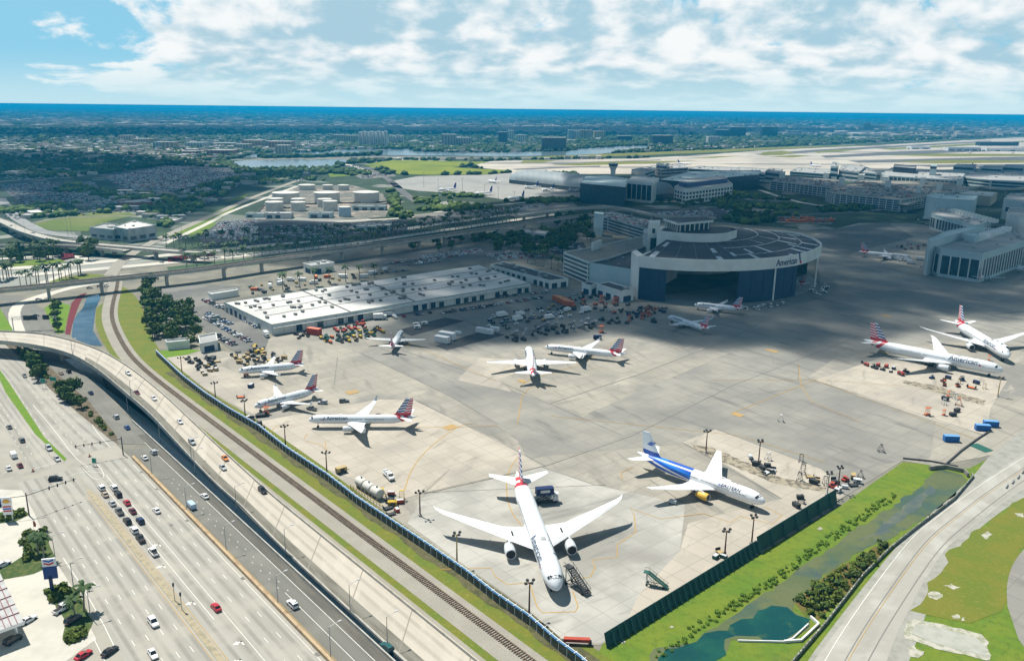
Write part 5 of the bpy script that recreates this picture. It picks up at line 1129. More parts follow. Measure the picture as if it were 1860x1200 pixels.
FT = [(603, 624, 254, 245, WALLB, 'buff apartment slab left of the white lakeside towers'), (624, 650, 257, 246, WALLB, 'darker tan apartment slab touching the white lakeside towers'), (802, 828, 267, 244, WALLG, 'broad grey hotel slab with striped balconies by the lake'), (828, 855, 266, 250, WALLG, 'lower grey hotel wing right of the striped hotel'), (905, 922, 262, 240, GLZ, 'dark glass office tower left of the pale slim tower'), (922, 933, 256, 237, WALLT, 'pale slim tower beside the dark glass office'), (938, 956, 257, 245, WALLW, 'small white block right of the pale slim tower'), (666, 694, 228, 221, WALLW, 'white cluster of far condominiums above the lakeside towers'), (960, 985, 226, 218, WALLB, 'far tan condominium with a stepped top'), (1032, 1042, 253, 236, WALLT, 'first pale teal tower of the bright lakeside cluster'), (1043, 1053, 253, 237, WALLW, 'white tower of the bright lakeside cluster'), (1053, 1063, 253, 236, WALLB, 'pinkish tower of the bright lakeside cluster'), (1064, 1075, 253, 236, WALLB, 'rosy tan tower at the right of the bright cluster'), (1079, 1099, 252, 238.5, mat('yellow stucco', (.62, .52, .25), .85), 'yellow apartment block right of the rosy tower'), (984, 1028, 274, 250, GLZ, 'broad dark glass office block standing at the lake shore'), (1122, 1148, 258, 247, GLZ, 'dark office with white frame right of the yellow block'), (1186, 1222, 263, 246, GLZ, 'dark blue glass office among trees beyond the runway'), (1286, 1307, 262, 248, WALLW, 'white open-sided office by the runway trees'), (1300, 1324, 250, 236, GLZ, 'tall dark glass office behind the white one'), (1326, 1354, 250, 231, GLZ, 'widest dark blue office tower on the skyline'), (1384, 1412, 249, 230.5, GLZ, 'second wide dark office tower right of the widest one'), (1573, 1580, 238, 224, WALLB, 'pale upright hotel tower beyond the runway'), (1580, 1612, 236, 227, WALLB, 'long pale hotel wing joined to the upright tower'), (1732, 1756, 240, 232, WALLB, 'far tan hotel above the runway on the right'), (1430, 1455, 246, 238, WALLG, 'pale grey office row beyond the runway trees'), (1470, 1500, 240, 233, WALLG, 'second pale grey office row further right'),
      (440, 474, 269, 255, WALLO, 'terracotta apartment block by the left lake'), (476, 500, 266, 256, WALLB, 'buff apartment block by the left lake'), (488, 528, 272, 257, WALLO, 'orange and yellow apartment block facing the left lake'), (500, 524, 280, 264, WALLB, 'front tan apartment block nearest the left lake'), (383, 425, 266, 260, WALLB, 'long low cream apartment row left of the terracotta blocks'), (425, 452, 272, 262, WALLB, 'cream stepped apartment row in front of the terracotta blocks'), (278, 300, 270, 258, WALLT, 'teal-grey apartment block far left of the lake'), (294, 316, 272, 258, WALLB, 'pale yellow-sided apartment block far left of the lake'), (335, 368, 270, 259, WALLT, 'teal-grey slab with pale end beside the trees'), (375, 423, 283, 273, ROOFR, 'low long red brick building by the left lake'), (332, 355, 281, 275, ROOFR, 'small red brick building left of the long one'), (215, 238, 256, 246, WALLB, 'cream block with a slim spire in the left suburbs'), (240, 275, 262, 252, WALLB, 'broad cream block with red roof in the left suburbs')]
for x0, x1, yb, yt, m_, lab in FT: tower('distant_building', lab, 'building', x0, x1, yb, yt, 45 if x1 - x0 < 30 else 60, m_, max(3, int((yb - yt) * .55)), 9)
for x0, x1, yb, yt, lab in ((2, 14, 189.5, 187.3, 'far skyline block at the left edge of the horizon'), (20, 30, 190, 188, 'second far skyline block near the left edge'), (378, 388, 194, 190, 'lone far tower on the skyline left of the cluster'), (416, 424, 195, 191.5, 'low far tower left of the skyline cluster'), (428, 434, 195, 191, 'far tower beginning the skyline cluster'), (450, 456, 196, 190.5, 'far tower of the skyline cluster with flat top'), (459, 464, 196, 188, 'tallest far tower of the skyline cluster'), (466, 471, 196, 189.5, 'far tower right of the tallest one'), (473, 478, 196, 190, 'fourth far tower of the skyline cluster'), (480, 486, 196, 188.5, 'last far tower of the skyline cluster')):
 tower('skyline_tower', lab, 'tower', x0, x1, yb + 3.2, yt, 60, WALLT, 8, 12)
for k, (x0, x1, yb, h, l) in enumerate(((1655, 1690, 271, 10, 'grey shed at the left of the far runway sheds'), (1722, 1790, 274, 12, 'long white cargo shed beyond the runway'), (1792, 1860, 275, 12, 'white cargo shed at the far right edge beyond the runway'), (1780, 1850, 265, 16, 'dark cargo shed behind the white ones at the right edge'))):
 a, c = G(x0, yb), G(x1, yb); block('cargo_shed', l, 'shed', None, h, GLZ if 'dark' in l else BRW, ROOFW, [('doors', 30, GLZ)], P=[a, c, c + Vector((0, 40, 0)), a + Vector((0, 40, 0))])
def stadium():
 p = G(165, 211); root = thing('stadium', 'pale stadium-like complex far off in the left suburbs', 'stadium', p); b = MB()
 b.loft([[(150 * math.cos(t), 70 * math.sin(t), z) for t in np.linspace(0, 6.283, 25)[:-1]] for z in (0, 28)], cap=False); b.build('stand', WALLG, root)
 b = MB(); b.box((0, 0, 30), (170, 60, 8)); b.build('roof', WALLB, root)
stadium()
def deck_road(name, label, cat, pts, w, z, rail=True, piers=0, thick=1.6, m=None, track=False):
 root = thing(name, label, cat); P = resample(smooth_line([G(x, y, z) for x, y in pts], 2), 60); A = offset_line(P, -w / 2); B = offset_line(P, w / 2); b = MB(); b.strip(A, B, 0, (0, w))
 me = b.mesh('deck', m or CONCRETE)
 if me.polygons[0].normal.z < 0: me.flip_normals()
 link('deck', me, root); g = MB(); dz = Vector((0, 0, thick))
 for i in range(59):
  g.quad([A[i], A[i + 1], A[i + 1] - dz, A[i] - dz]); g.quad([B[i], B[i] - dz, B[i + 1] - dz, B[i + 1]]); g.quad([A[i] - dz, A[i + 1] - dz, B[i + 1] - dz, B[i] - dz])
 g.build('girder', CONCRETE, root)
 for Q in (A, B):
  r_ = MB()
  for i in range(59): r_.bar(Q[i] + Vector((0, 0, .5)), Q[i + 1] + Vector((0, 0, .5)), .3, 1.0)
  r_.build('parapet', CONCRETE, root)
 if track:
  for t in (-2.6, -1.1, 1.1, 2.6):
   r_ = MB(); Q = offset_line(P, t, z + .25)
   for i in range(59): r_.bar(Q[i], Q[i + 1], .2, .3)
   r_.build('rail', RMAT, root)
 if piers:
  d = 0; nx = piers / 2; a = 0
  for i in range(59):
   l = (P[i + 1] - P[i]).length; d += l
   if d >= nx:
    nx += piers; dd = P[i + 1] - P[i]; q = MB(); q.box((P[i].x, P[i].y, (z - thick) / 2), (1.8, w * .35, z - thick), math.atan2(dd.y, dd.x)); q.box((P[i].x, P[i].y, z - thick - .6), (2, w * .8, 1.2), math.atan2(dd.y, dd.x)); q.build('pier', CONCRETE, root)
 return P
VIA = deck_road('rail_viaduct', 'elevated concrete rail viaduct running on piers across the picture behind the warehouse', 'viaduct', [(-90, 536), (0, 526), (60, 521), (126, 514), (240, 502), (354, 490), (470, 473), (560, 461), (672, 446), (788, 430), (930, 409), (1000, 398), (1080, 389)], 9.5, 10, piers=42, track=True)
deck_road('overpass', 'pale curved highway overpass sweeping in from the left edge to the palm road', 'overpass', [(-60, 385), (0, 399), (38, 418), (70, 428), (101, 436), (177, 444), (253, 450), (341, 458), (380, 459)], 11, 8.5, piers=45)
deck_road('overpass', 'straight pale overpass joining the curved one above the palm clusters', 'overpass', [(-80, 446), (0, 446), (60, 446), (126, 445.5), (177, 449), (230, 455)], 8, 7.5, piers=40)
deck_road('overpass', 'elevated road in front of the terminal curving towards the garage block', 'overpass', [(930, 393), (1000, 383), (1060, 377), (1120, 376), (1160, 384), (1200, 393), (1300, 395)], 10, 7, piers=50)
deck_road('overpass', 'elevated terminal road curving past the buff block at the right edge', 'overpass', [(1640, 372), (1690, 355), (1740, 344), (1780, 338), (1820, 345), (1900, 338)], 12, 12, piers=50)
Z4 = .0
LAKE1 = [(414, 295), (440, 292), (470, 291), (528, 289), (560, 291), (642, 289), (625, 296), (601, 303), (575, 307), (546, 307), (500, 307), (440, 307), (428, 300)]
LAKE2 = [(462, 279), (500, 277.5), (560, 277), (586, 276), (622, 272), (655, 272), (692, 272), (740, 268), (771, 276), (850, 277), (930, 277), (978, 276), (1029, 275), (1061, 270), (1122, 266), (1162, 264.6), (1192, 267), (1132, 275), (1082, 280), (1029, 282), (930, 283.8), (820, 283), (760, 282.5), (690, 281.5), (660, 283.5), (620, 284), (560, 286), (480, 286), (440, 286)]
FIELD = [(660, 300), (690, 294), (713, 291), (788, 292), (887, 294), (860, 300), (820, 304), (870, 307), (932, 309), (925, 313), (889, 316), (788, 318), (725, 316.5), (687, 306)]
RUNWAY = [(860, 300), (890, 293), (920, 291.5), (1155, 288), (1300, 280), (1390, 273), (1592, 264), (1769, 254), (1900, 247), (2300, 232), (2500, 260), (2200, 330), (1860, 318), (1600, 318), (1400, 318), (1150, 316), (930, 316), (925, 310), (870, 305)]
CARGO = [(705, 330), (760, 320), (890, 317), (930, 314), (1060, 340), (1060, 352), (1000, 358), (930, 365), (850, 352), (760, 347), (715, 340)]
sheet('lake', wobble(GL(LAKE1), 6, 40, 2), Z4, LAKE); sheet('lake', wobble(GL(LAKE2), 8, 50, 3), Z4, LAKE)
sheet('causeway', GL([(440, 292), (470, 287), (560, 286.8), (680, 283.5), (820, 284.5), (930, 286), (1030, 284), (1100, 282), (1100, 285), (930, 289), (700, 289), (640, 290), (530, 289.5)]), .05, DIRT)
sheet('runway', GL(RUNWAY), .1, mat('runway concrete', (.50, .45, .375), .9, [('n', .004, (.36, .335, .29), .45, .6, .8, (1, .25, 1), rad(10)), ('n', .010, (.13, .128, .115), .53, .62, .9, (.10, 1, 1), rad(-8)), ('n', .02, (.05, .05, .048), .60, .68, .8, (.06, 1, 1), rad(-8))]))
OLIVE = mat('airfield grass', (.15, .16, .025), .95, [('n', .01, (.20, .19, .04), .42, .62, .8), ('n', .05, (.09, .11, .02), .5, .7, .5)])
for P_ in ([(1490, 283), (1640, 275), (1860, 267), (2000, 262), (2000, 268), (1860, 273), (1640, 281), (1500, 287)], [(1540, 292), (1700, 288), (1900, 284), (1900, 291), (1700, 295), (1560, 296)], [(1370, 280), (1480, 272), (1640, 264), (1800, 256), (1800, 258), (1640, 267), (1490, 276), (1390, 283)], [(1640, 300), (1860, 298), (1900, 302), (1700, 304)], [(1000, 297), (1200, 290), (1200, 291.5), (1010, 299)], [(930, 307), (1090, 301), (1090, 303), (940, 309)]): sheet('runway_asphalt', GL(P_), .14, ASPH)
sheet('airfield_grass', wobble(GL(FIELD), 3, 30, 4), .16, mat('field grass', (.19, .22, .012), .95, [('n', .012, (.12, .16, .012), .42, .62, .8), ('n', .004, (.05, .085, .02), .58, .7, .7)]))
for P_ in ([(950, 292), (985, 290.5), (1010, 292), (980, 296), (945, 296)], [(930, 287), (1100, 284.5), (1250, 279), (1390, 272.5), (1600, 262), (1390, 268), (1200, 276), (1000, 283.5)], [(1385, 277), (1420, 274), (1446, 277), (1420, 282), (1380, 282)], [(1395, 285), (1440, 282), (1474, 283), (1440, 286.5)], [(1475, 276), (1520, 272), (1570, 271), (1530, 275.5), (1485, 278)], [(1000, 300), (1100, 294), (1270, 292), (1180, 297), (1050, 301)], [(1240, 288), (1310, 284), (1352, 283), (1300, 287)], [(1590, 270), (1680, 266), (1800, 259), (1860, 256), (1860, 258), (1720, 267), (1620, 272)], [(1600, 282), (1700, 279), (1860, 280), (1860, 284), (1700, 284)], [(1620, 294), (1730, 291), (1860, 292), (1860, 296), (1700, 297)]):
 sheet('airfield_grass', GL(P_), .18, OLIVE)
sheet('cargo_apron', GL(CARGO), .06, mat('cargo apron concrete', (.30, .295, .27), .9, [('n', .01, (.24, .24, .225), .42, .62, .8), ('n', .06, (.37, .36, .33), .5, .7, .6)]))
def road(pts, w, m=None, z=.06, name='road'):
 P = resample(smooth_line(GL(pts, z), 2), 50); b = MB(); b.strip(offset_line(P, w / 2), offset_line(P, -w / 2), 0, (0, w)); return b.build(name, m or ASPH, kind='structure')
WR = mat('pale road concrete', (.52, .49, .42), .9, [('n', .03, (.43, .41, .36), .42, .66, .8)])
road([(-120, 492), (0, 487), (90, 484), (164, 478), (303, 463), (470, 447), (600, 434), (672, 424), (738, 415), (930, 388), (1020, 378)], 15, WR, .05)
road([(-120, 510), (0, 503), (90, 496), (162, 490), (303, 477), (470, 461), (600, 447), (672, 438), (738, 428), (930, 400), (1020, 388)], 13, WR, .055)
road([(0, 360), (23, 392), (58, 412), (83, 423), (164, 433), (290, 436), (340, 430)], 14, mat('grey road', (.26, .26, .25), .9, [('n', .04, (.2, .2, .2), .42, .66, .8)]))
road([(60, 405), (100, 396), (165, 393), (250, 392)], 9, DIRT); road([(0, 336), (60, 330), (130, 318), (200, 305)], 16, ASPH); road([(0, 330), (60, 325), (110, 318)], 8, WR)
road([(200, 500), (222, 470), (290, 432), (380, 394), (440, 366), (520, 335), (570, 318)], 10, BALL); road([(300, 442), (390, 400), (400, 392), (450, 372), (540, 338)], 7, WR)
road([(380, 290), (470, 284), (560, 283), (680, 282), (800, 285), (930, 287)], 18, ASPH); road([(640, 300), (660, 304), (690, 316), (712, 330), (735, 352), (760, 368)], 14, ASPH); road([(620, 298), (640, 300), (672, 312), (668, 318)], 18, WR)
road([(790, 386), (860, 376), (930, 370), (1020, 362), (1100, 362), (1220, 368), (1330, 360)], 9, WR); road([(1060, 388), (1130, 380), (1240, 378), (1400, 392), (1560, 386), (1690, 372)], 12, ASPH); road([(1380, 345), (1460, 372), (1600, 382)], 9, WR)
road([(500, 410), (620, 402), (740, 396), (800, 388)], 8, WR); road([(60, 520), (120, 497), (150, 490)], 7, WR); road([(0, 470), (60, 466), (130, 464), (160, 470), (130, 482)], 9, WR)
road([(40, 620), (20, 560), (60, 540), (130, 522), (190, 505), (215, 500), (260, 497)], 7, WR, .03); road([(60, 548), (100, 530), (160, 517), (200, 512)], 6, WR, .04)
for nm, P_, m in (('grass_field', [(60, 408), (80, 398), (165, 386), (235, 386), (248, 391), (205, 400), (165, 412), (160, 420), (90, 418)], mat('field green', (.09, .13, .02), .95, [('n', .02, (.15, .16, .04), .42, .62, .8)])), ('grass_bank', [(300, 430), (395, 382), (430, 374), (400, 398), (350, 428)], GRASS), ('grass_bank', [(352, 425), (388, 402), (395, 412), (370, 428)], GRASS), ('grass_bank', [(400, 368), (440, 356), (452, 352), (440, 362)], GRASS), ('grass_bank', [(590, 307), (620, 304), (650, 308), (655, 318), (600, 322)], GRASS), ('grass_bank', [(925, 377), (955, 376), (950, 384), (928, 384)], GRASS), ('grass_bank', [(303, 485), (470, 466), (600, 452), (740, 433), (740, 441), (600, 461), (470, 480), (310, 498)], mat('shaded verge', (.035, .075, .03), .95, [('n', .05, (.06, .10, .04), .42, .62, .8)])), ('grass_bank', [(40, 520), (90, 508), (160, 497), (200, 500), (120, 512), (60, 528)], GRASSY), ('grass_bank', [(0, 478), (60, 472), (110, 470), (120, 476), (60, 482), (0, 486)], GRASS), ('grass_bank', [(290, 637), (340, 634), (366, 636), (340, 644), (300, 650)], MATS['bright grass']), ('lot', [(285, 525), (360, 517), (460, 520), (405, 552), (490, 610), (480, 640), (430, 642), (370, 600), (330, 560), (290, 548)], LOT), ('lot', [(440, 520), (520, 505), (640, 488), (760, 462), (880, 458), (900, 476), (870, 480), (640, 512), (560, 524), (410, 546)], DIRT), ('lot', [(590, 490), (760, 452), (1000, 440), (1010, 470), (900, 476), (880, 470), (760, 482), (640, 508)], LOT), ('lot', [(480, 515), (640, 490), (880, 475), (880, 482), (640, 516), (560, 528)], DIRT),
 ('lot', [(0, 340), (40, 326), (90, 330), (170, 328), (180, 345), (130, 372), (40, 372)], ASPHD), ('lot', [(180, 318), (300, 300), (420, 305), (430, 320), (300, 352), (220, 345)], ASPHD), ('lot', [(360, 430), (400, 402), (470, 398), (640, 404), (740, 398), (740, 420), (640, 432), (470, 444), (370, 448)], ASPHD), ('lot', [(750, 390), (930, 372), (1040, 366), (1050, 376), (930, 388), (760, 408)], LOT), ('lot', [(1150, 385), (1300, 378), (1420, 388), (1430, 404), (1300, 396), (1200, 398)], ASPHD), ('lot', [(985, 445), (1060, 440), (1070, 462), (1010, 462)], ASPHD), ('lot', [(640, 318), (710, 312), (720, 320), (660, 326)], LOT), ('orange_yard', [(1405, 393), (1520, 396), (1510, 408), (1410, 404)], LOT), ('dark_pad', [(721, 600), (748, 610), (844, 583), (808, 577)], ASPHD), ('dark_pad', [(790, 628), (812, 636), (918, 608), (880, 600)], ASPHD)):
 LZ = globals().get('LZ', .030) + .0035; sheet(nm, GL(P_), LZ, m)
def ico(sub):
 bm = bmesh.new(); bmesh.ops.create_icosphere(bm, subdivisions=sub, radius=1.0); v = np.array([p.co[:] for p in bm.verts]); f = np.array([[q.index for q in p.verts] for p in bm.faces]); bm.free(); return v, f
def in_polys(P, polys):
 m = np.zeros(len(P), bool)
 for poly in polys:
  q = np.array([(p[0], p[1]) for p in poly]); c = np.zeros(len(P), bool); j = len(q) - 1
  for i in range(len(q)):
   a, b = q[i], q[j]
   if a[1] != b[1]:
    k = ((a[1] > P[:, 1]) != (b[1] > P[:, 1])) & (P[:, 0] < (b[0] - a[0]) * (P[:, 1] - a[1]) / (b[1] - a[1]) + a[0]); c ^= k
   j = i
  m |= c
 return m
LEAF = mat('far foliage', (.026, .058, .022), .95, [('a', 1, (.075, .12, .035), 0, 1, 1), ('n', .25, (.012, .026, .012), .45, .65, .6)])
LEAF2 = mat('tree foliage', (.026, .06, .016), .9, [('a', 1, (.115, .17, .033), 0, 1, 1), ('r', 1, (.07, .085, .02), .3, 1, .45), ('n', .5, (.012, .028, .010), .5, .7, .5)])
def mass(name, XY, r0, r1, flat, sub, m, rng, zoff=.3):
 v, f = ico(sub); n = len(XY); nv = len(v)
 rad_ = rng.uniform(r0, r1, n); V = v[None] * rad_[:, None, None]; V = V * (1 + rng.uniform(-.28, .28, (n, nv, 1))); V[:, :, 2] *= flat
 V[:, :, :2] += XY[:, None, :]; V[:, :, 2] += (rad_ * flat * zoff)[:, None]
 V[:, :, 2] = np.maximum(V[:, :, 2], -.2)
 Fc = (f[None] + (np.arange(n) * nv)[:, None, None]).reshape(-1, 3)
 me = bpy.data.meshes.new(name); me.vertices.add(n * nv); me.vertices.foreach_set('co', V.reshape(-1)); me.loops.add(len(Fc) * 3); me.polygons.add(len(Fc))
 me.loops.foreach_set('vertex_index', Fc.reshape(-1)); me.polygons.foreach_set('loop_start', np.arange(len(Fc)) * 3)
 at = me.attributes.new('tint', 'FLOAT', 'FACE'); at.data.foreach_set('value', np.clip(np.repeat(rng.uniform(0, 1, n), len(f)) + rng.uniform(-.25, .25, len(Fc)), 0, 1))
 me.update(calc_edges=True); me.materials.append(m); return link(name, me, kind='stuff')
NOTREE = [GL(p) for p in (LAKE1, LAKE2, FIELD, RUNWAY, CARGO)] + [GL(p) for p in (
 [(470, 400), (478, 372), (490, 345), (538, 332), (640, 332), (700, 345), (712, 375), (705, 400)], [(1040, 385), (1060, 300), (1400, 295), (1900, 290), (1900, 480), (1480, 430), (1300, 400)], [(0, 345), (40, 326), (90, 330), (170, 328), (180, 345), (130, 372), (40, 372)], [(180, 318), (300, 300), (420, 305), (430, 320), (300, 352), (220, 345)], [(55, 408), (80, 396), (165, 384), (235, 384), (290, 400), (290, 420), (160, 425), (90, 420)], [(400, 292), (470, 284), (680, 281), (930, 284), (1100, 279), (1300, 272), (1900, 244), (1900, 252), (1300, 284), (930, 290), (680, 290), (440, 296)], [(620, 300), (660, 296), (720, 330), (765, 368), (740, 368), (680, 325)], [(355, 432), (400, 400), (700, 396), (900, 372), (1060, 364), (1060, 400), (740, 432), (470, 470)])]
def poly_pts(px, n, rng, excl=NOTREE, clump=0.0):
 q = np.array([(p[0], p[1]) for p in GL(px)]); lo, hi = q.min(0), q.max(0); P = rng.uniform(lo, hi, (n * 4, 2))
 if clump: C = rng.uniform(lo, hi, (max(3, n // 14), 2)); P = C[rng.integers(0, len(C), n * 4)] + rng.normal(0, clump, (n * 4, 2))
 P = P[in_polys(P, [q])]
 if excl: P = P[~in_polys(P, excl)]
 return P[:n]
def far_field(n, y0, y1, rng, pw=1.0):
 y = y0 * (y1 / y0) ** (rng.uniform(0, 1, n) ** pw); x = rng.uniform(-.70, .70, n) * y
 P = np.stack([x, y], 1); return P[~in_polys(P, NOTREE)]
rg = np.random.default_rng(3)
mass('woodland', far_field(11000, 1750, 3600, rg), 5, 9.5, .8, 1, LEAF, rg)
mass('woodland', far_field(15000, 3500, 9000, rg), 8, 17, .55, 0, LEAF, rg)
mass('woodland', far_field(9000, 9000, 33000, rg), 22, 60, .28, 0, LEAF, rg)
WP = [([(90, 396), (0, 400), (0, 372), (60, 372), (130, 372), (180, 345), (220, 348), (300, 354), (430, 322), (440, 330), (400, 360), (330, 395), (300, 420), (288, 404), (240, 384)], 420), ([(0, 325), (0, 300), (160, 298), (300, 298), (180, 316), (90, 325)], 340), ([(300, 300), (414, 292), (430, 306), (540, 308), (600, 306), (570, 325), (480, 335), (440, 335), (430, 318), (420, 304)], 260), ([(100, 345), (135, 332), (175, 345), (150, 362), (125, 368)], 90), ([(560, 316), (640, 300), (660, 302), (690, 328), (620, 326), (560, 330)], 60), ([(690, 345), (715, 345), (735, 380), (760, 390), (735, 398), (708, 392)], 90), ([(735, 352), (850, 354), (930, 366), (925, 376), (830, 384), (760, 384)], 110), ([(930, 366), (1000, 360), (1050, 356), (1060, 364), (985, 372)], 60), ([(1190, 372), (1240, 374), (1335, 350), (1400, 360), (1480, 366), (1600, 372), (1600, 384), (1520, 392), (1400, 392), (1330, 380), (1270, 392), (1230, 384)], 210), ([(1330, 385), (1400, 388), (1410, 404), (1360, 408), (1310, 400)], 40)]
mass('tree_belt', np.concatenate([poly_pts(p, int(n * 1.5), rg, NOTREE[:6], 16) for p, n in WP]), 2.6, 5.4, .85, 2, LEAF2, rg, .5)
mass('tree_belt', np.concatenate([poly_pts(p, n, rg, None) for p, n in (([(590, 268), (650, 262), (770, 262), (770, 272), (690, 271), (620, 271)], 260), ([(940, 268), (1060, 262), (1190, 258), (1180, 264), (1060, 269), (1020, 274), (940, 275)], 300), ([(740, 274), (760, 268), (900, 264), (920, 274), (780, 276)], 240), ([(1190, 268), (1290, 262), (1520, 252), (1620, 250), (1580, 258), (1300, 271), (1200, 275)], 340), ([(1200, 262), (1300, 252), (1500, 243), (1750, 240), (1750, 246), (1500, 252), (1300, 262)], 300), ([(470, 285), (560, 285), (690, 280), (690, 282.5), (560, 287), (470, 288)], 90), ([(1683, 250), (1730, 240), (1745, 248), (1700, 252)], 70))]), 6, 11, .8, 1, LEAF, rg, .5)
HW = mat('house wall', (.42, .38, .31), .85, [('r', 1, (.50, .48, .44), 0, 1, 1)]); HR = mat('house roof', (.26, .24, .22), .85, [('r', 1, (.55, .53, .50), 0, 1, 1)]); HR2 = mat('house roof red', (.24, .13, .09), .85, [('r', 1, (.32, .2, .14), 0, 1, 1)])
HRS = mat('many house roofs', (.17, .15, .14), .85, [('a', 1, (.74, .73, .70), .55, .9, 1)])
def house_mb(b, x, y, w, d, h, a, gable=True):
 c = [rot2(i * w / 2, j * d / 2, a) for i, j in ((-1, -1), (1, -1), (1, 1), (-1, 1))]; P = [(x + p, y + q) for p, q in c]; b.prism(P, -.2, h, 0, 1)
 if gable:
  i = len(b.v); r1 = rot2(-w * .3, 0, a); r2 = rot2(w * .3, 0, a)
  b.v += [(x + p * 1.08, y + q * 1.08, h + .05) for p, q in c] + [(x + r1[0], y + r1[1], h + d * .22), (x + r2[0], y + r2[1], h + d * .22)]
  for f in ((0, 1, 5, 4), (2, 3, 4, 5), (1, 2, 5), (3, 0, 4)): b.f.append(tuple(i + k for k in f)); b.m.append(1)
hp = []
for k in range(6):
 b = MB(); house_mb(b, 0, 0, R.uniform(13, 22), R.uniform(8, 12), R.uniform(3.2, 4.5), 0, k != 5); hp.append(b.mesh('house', [HW, (HR, HR2)[k % 3 == 2]]))
HP = np.concatenate([poly_pts([(0, 305), (0, 262), (200, 258), (430, 268), (560, 258), (640, 262), (600, 270), (460, 276), (414, 290), (300, 296), (150, 296)], 520, rg), ])
HP = HP[np.argsort(np.hypot(*HP.T))]
lab_h = ('pale-roofed low house among the trees of the left suburb', 'red-roofed low house among the trees of the left suburb', 'flat-roofed pale box building among the trees of the left suburb')
for k, p in enumerate(HP[:230]):
 j = R.randrange(6); link('house', hp[j], None, (p[0], p[1], 0), R.choice((0, .1, 1.57, RA, RA + 1.57)) + R.uniform(-.1, .1), label=lab_h[2 if j == 5 else (1 if j % 3 == 2 else 0)] + ', ' + place_word(p, HP[:230]), cat='house', group='houses of the left suburb, ' + ('flat roofed', 'red roofed', 'pale roofed')[0 if j == 5 else (1 if j % 3 == 2 else 2)])
def house_mass(name, P, w0, w1, h0, h1, seed):
 r = random.Random(seed); b = MB()
 for x, y in P: house_mb(b, x, y, r.uniform(w0, w1), r.uniform(w0, w1) * .6, r.uniform(h0, h1), r.choice((0, .1, 1.57, RA)), False)
 me = b.mesh(name, [HW, HRS]); at = me.attributes.new('tint', 'FLOAT', 'FACE'); n = len(P); at.data.foreach_set('value', np.repeat(np.random.default_rng(seed).uniform(0, 1, n), len(me.polygons) // max(1, n)))
 return link(name, me, kind='stuff')
house_mass('suburb_houses', np.concatenate([HP[230:], far_field(3600, 2200, 7500, rg)]), 14, 34, 5, 9.5, 5)
house_mass('far_buildings', far_field(3600, 5000, 30000, rg, 1.2), 40, 130, 9, 20, 6)
house_mass('lot_sheds', np.concatenate([poly_pts(p, n // 7, rg, NOTREE) for p, n in WP[:4]]), 8, 26, 3, 5, 9)
house_mass('runway_side_sheds', poly_pts([(1300, 268), (1500, 244), (1900, 228), (1900, 240), (1640, 252), (1400, 266)], 130, rg, NOTREE[2:5]), 60, 160, 8, 13, 7)
def leaf_crown(seed, n=360, rx=4.2, rz=3.2, zc=5.2, size=.85):
 r = np.random.default_rng(seed); lumps = []
 for k in range(9): a = r.uniform(0, 6.28); q = r.uniform(.2, .75); lumps.append((math.cos(a) * q * rx, math.sin(a) * q * rx, zc + r.uniform(-.5, .75) * rz, r.uniform(.35, .55) * rx))
 V = []; Fc = []; tint = []
 for i in range(n):
  l = lumps[r.integers(0, 9)]; d = r.normal(size=3); d /= np.linalg.norm(d); p = np.array(l[:3]) + d * l[3] * r.uniform(.75, 1.05) * np.array((1, 1, .8))
  a = r.normal(size=3); a /= np.linalg.norm(a); u = np.cross(d, a); u /= np.linalg.norm(u); v = np.cross(d, u) ; s = size * r.uniform(.6, 1.25); d2 = d * r.uniform(-.3, .4)
  k = len(V); V += [p + u * s, p + v * s * .8 + d2 * s, p - u * s, p - v * s * .8 - d2 * s]; Fc.append((k, k + 1, k + 2, k + 3)); tint.append(min(1, max(0, .5 * r.uniform() + .5 * r.uniform())))
 me = bpy.data.meshes.new('crown'); me.from_pydata([tuple(p) for p in V], [], Fc); at = me.attributes.new('tint', 'FLOAT', 'FACE'); at.data.foreach_set('value', tint); me.materials.append(LEAF2); me.update(); return me
BARK = mat('bark', (.12, .095, .07), .95, [('n', 2, (.07, .055, .04), .42, .66, .8)], coord='O')
def tree_proto(seed, **k):
 b = MB(); rx, zc = k.get('rx', 4.2), k.get('zc', 5.2); b.tube((0, 0, -.2), (.1, .1, zc * .6), .35, .22, 7)
 for q in range(4): a = q * 1.6 + seed; b.tube((.1, .1, zc * .5), (math.cos(a) * rx * .5, math.sin(a) * rx * .5, zc), .16, .06, 5)
 return leaf_crown(seed, **k), b.mesh('trunk', BARK)
TPR = [tree_proto(1), tree_proto(2, rx=5.2, rz=3.8, zc=6), tree_proto(3, rx=3.4, rz=3.4, zc=4.6), tree_proto(4, rx=4.6, rz=2.6, zc=4.2)]
SPR = [leaf_crown(7, 160, 1.6, .9, .9, .45), leaf_crown(8, 160, 2.0, 1.1, 1.0, .5)]
REED = mat('reed leaves', (.09, .18, .015), .9, [('a', 1, (.17, .28, .03), 0, 1, 1)]); SCRUB = mat('scrub leaves', (.06, .095, .012), .9, [('a', 1, (.15, .19, .028), 0, 1, 1)])
def remat(me, m): c = me.copy(); c.materials.clear(); c.materials.append(m); return c
SPR += [remat(leaf_crown(17, 130, 1.5, .55, .5, .4), REED), remat(leaf_crown(18, 130, 1.9, .6, .5, .4), REED), remat(leaf_crown(19, 130, 1.5, .8, .7, .45), SCRUB), remat(leaf_crown(20, 150, 1.9, 1.0, .8, .45), SCRUB)]
def tree(p, k, s, label, group):
 t = thing('tree', label, 'tree', (p[0], p[1], 0), R.uniform(0, 6.28), group); t.scale = (s, s, s * R.uniform(.9, 1.15)); c, tr = TPR[k % 4]; link('crown', c, t); link('trunk', tr, t); return t
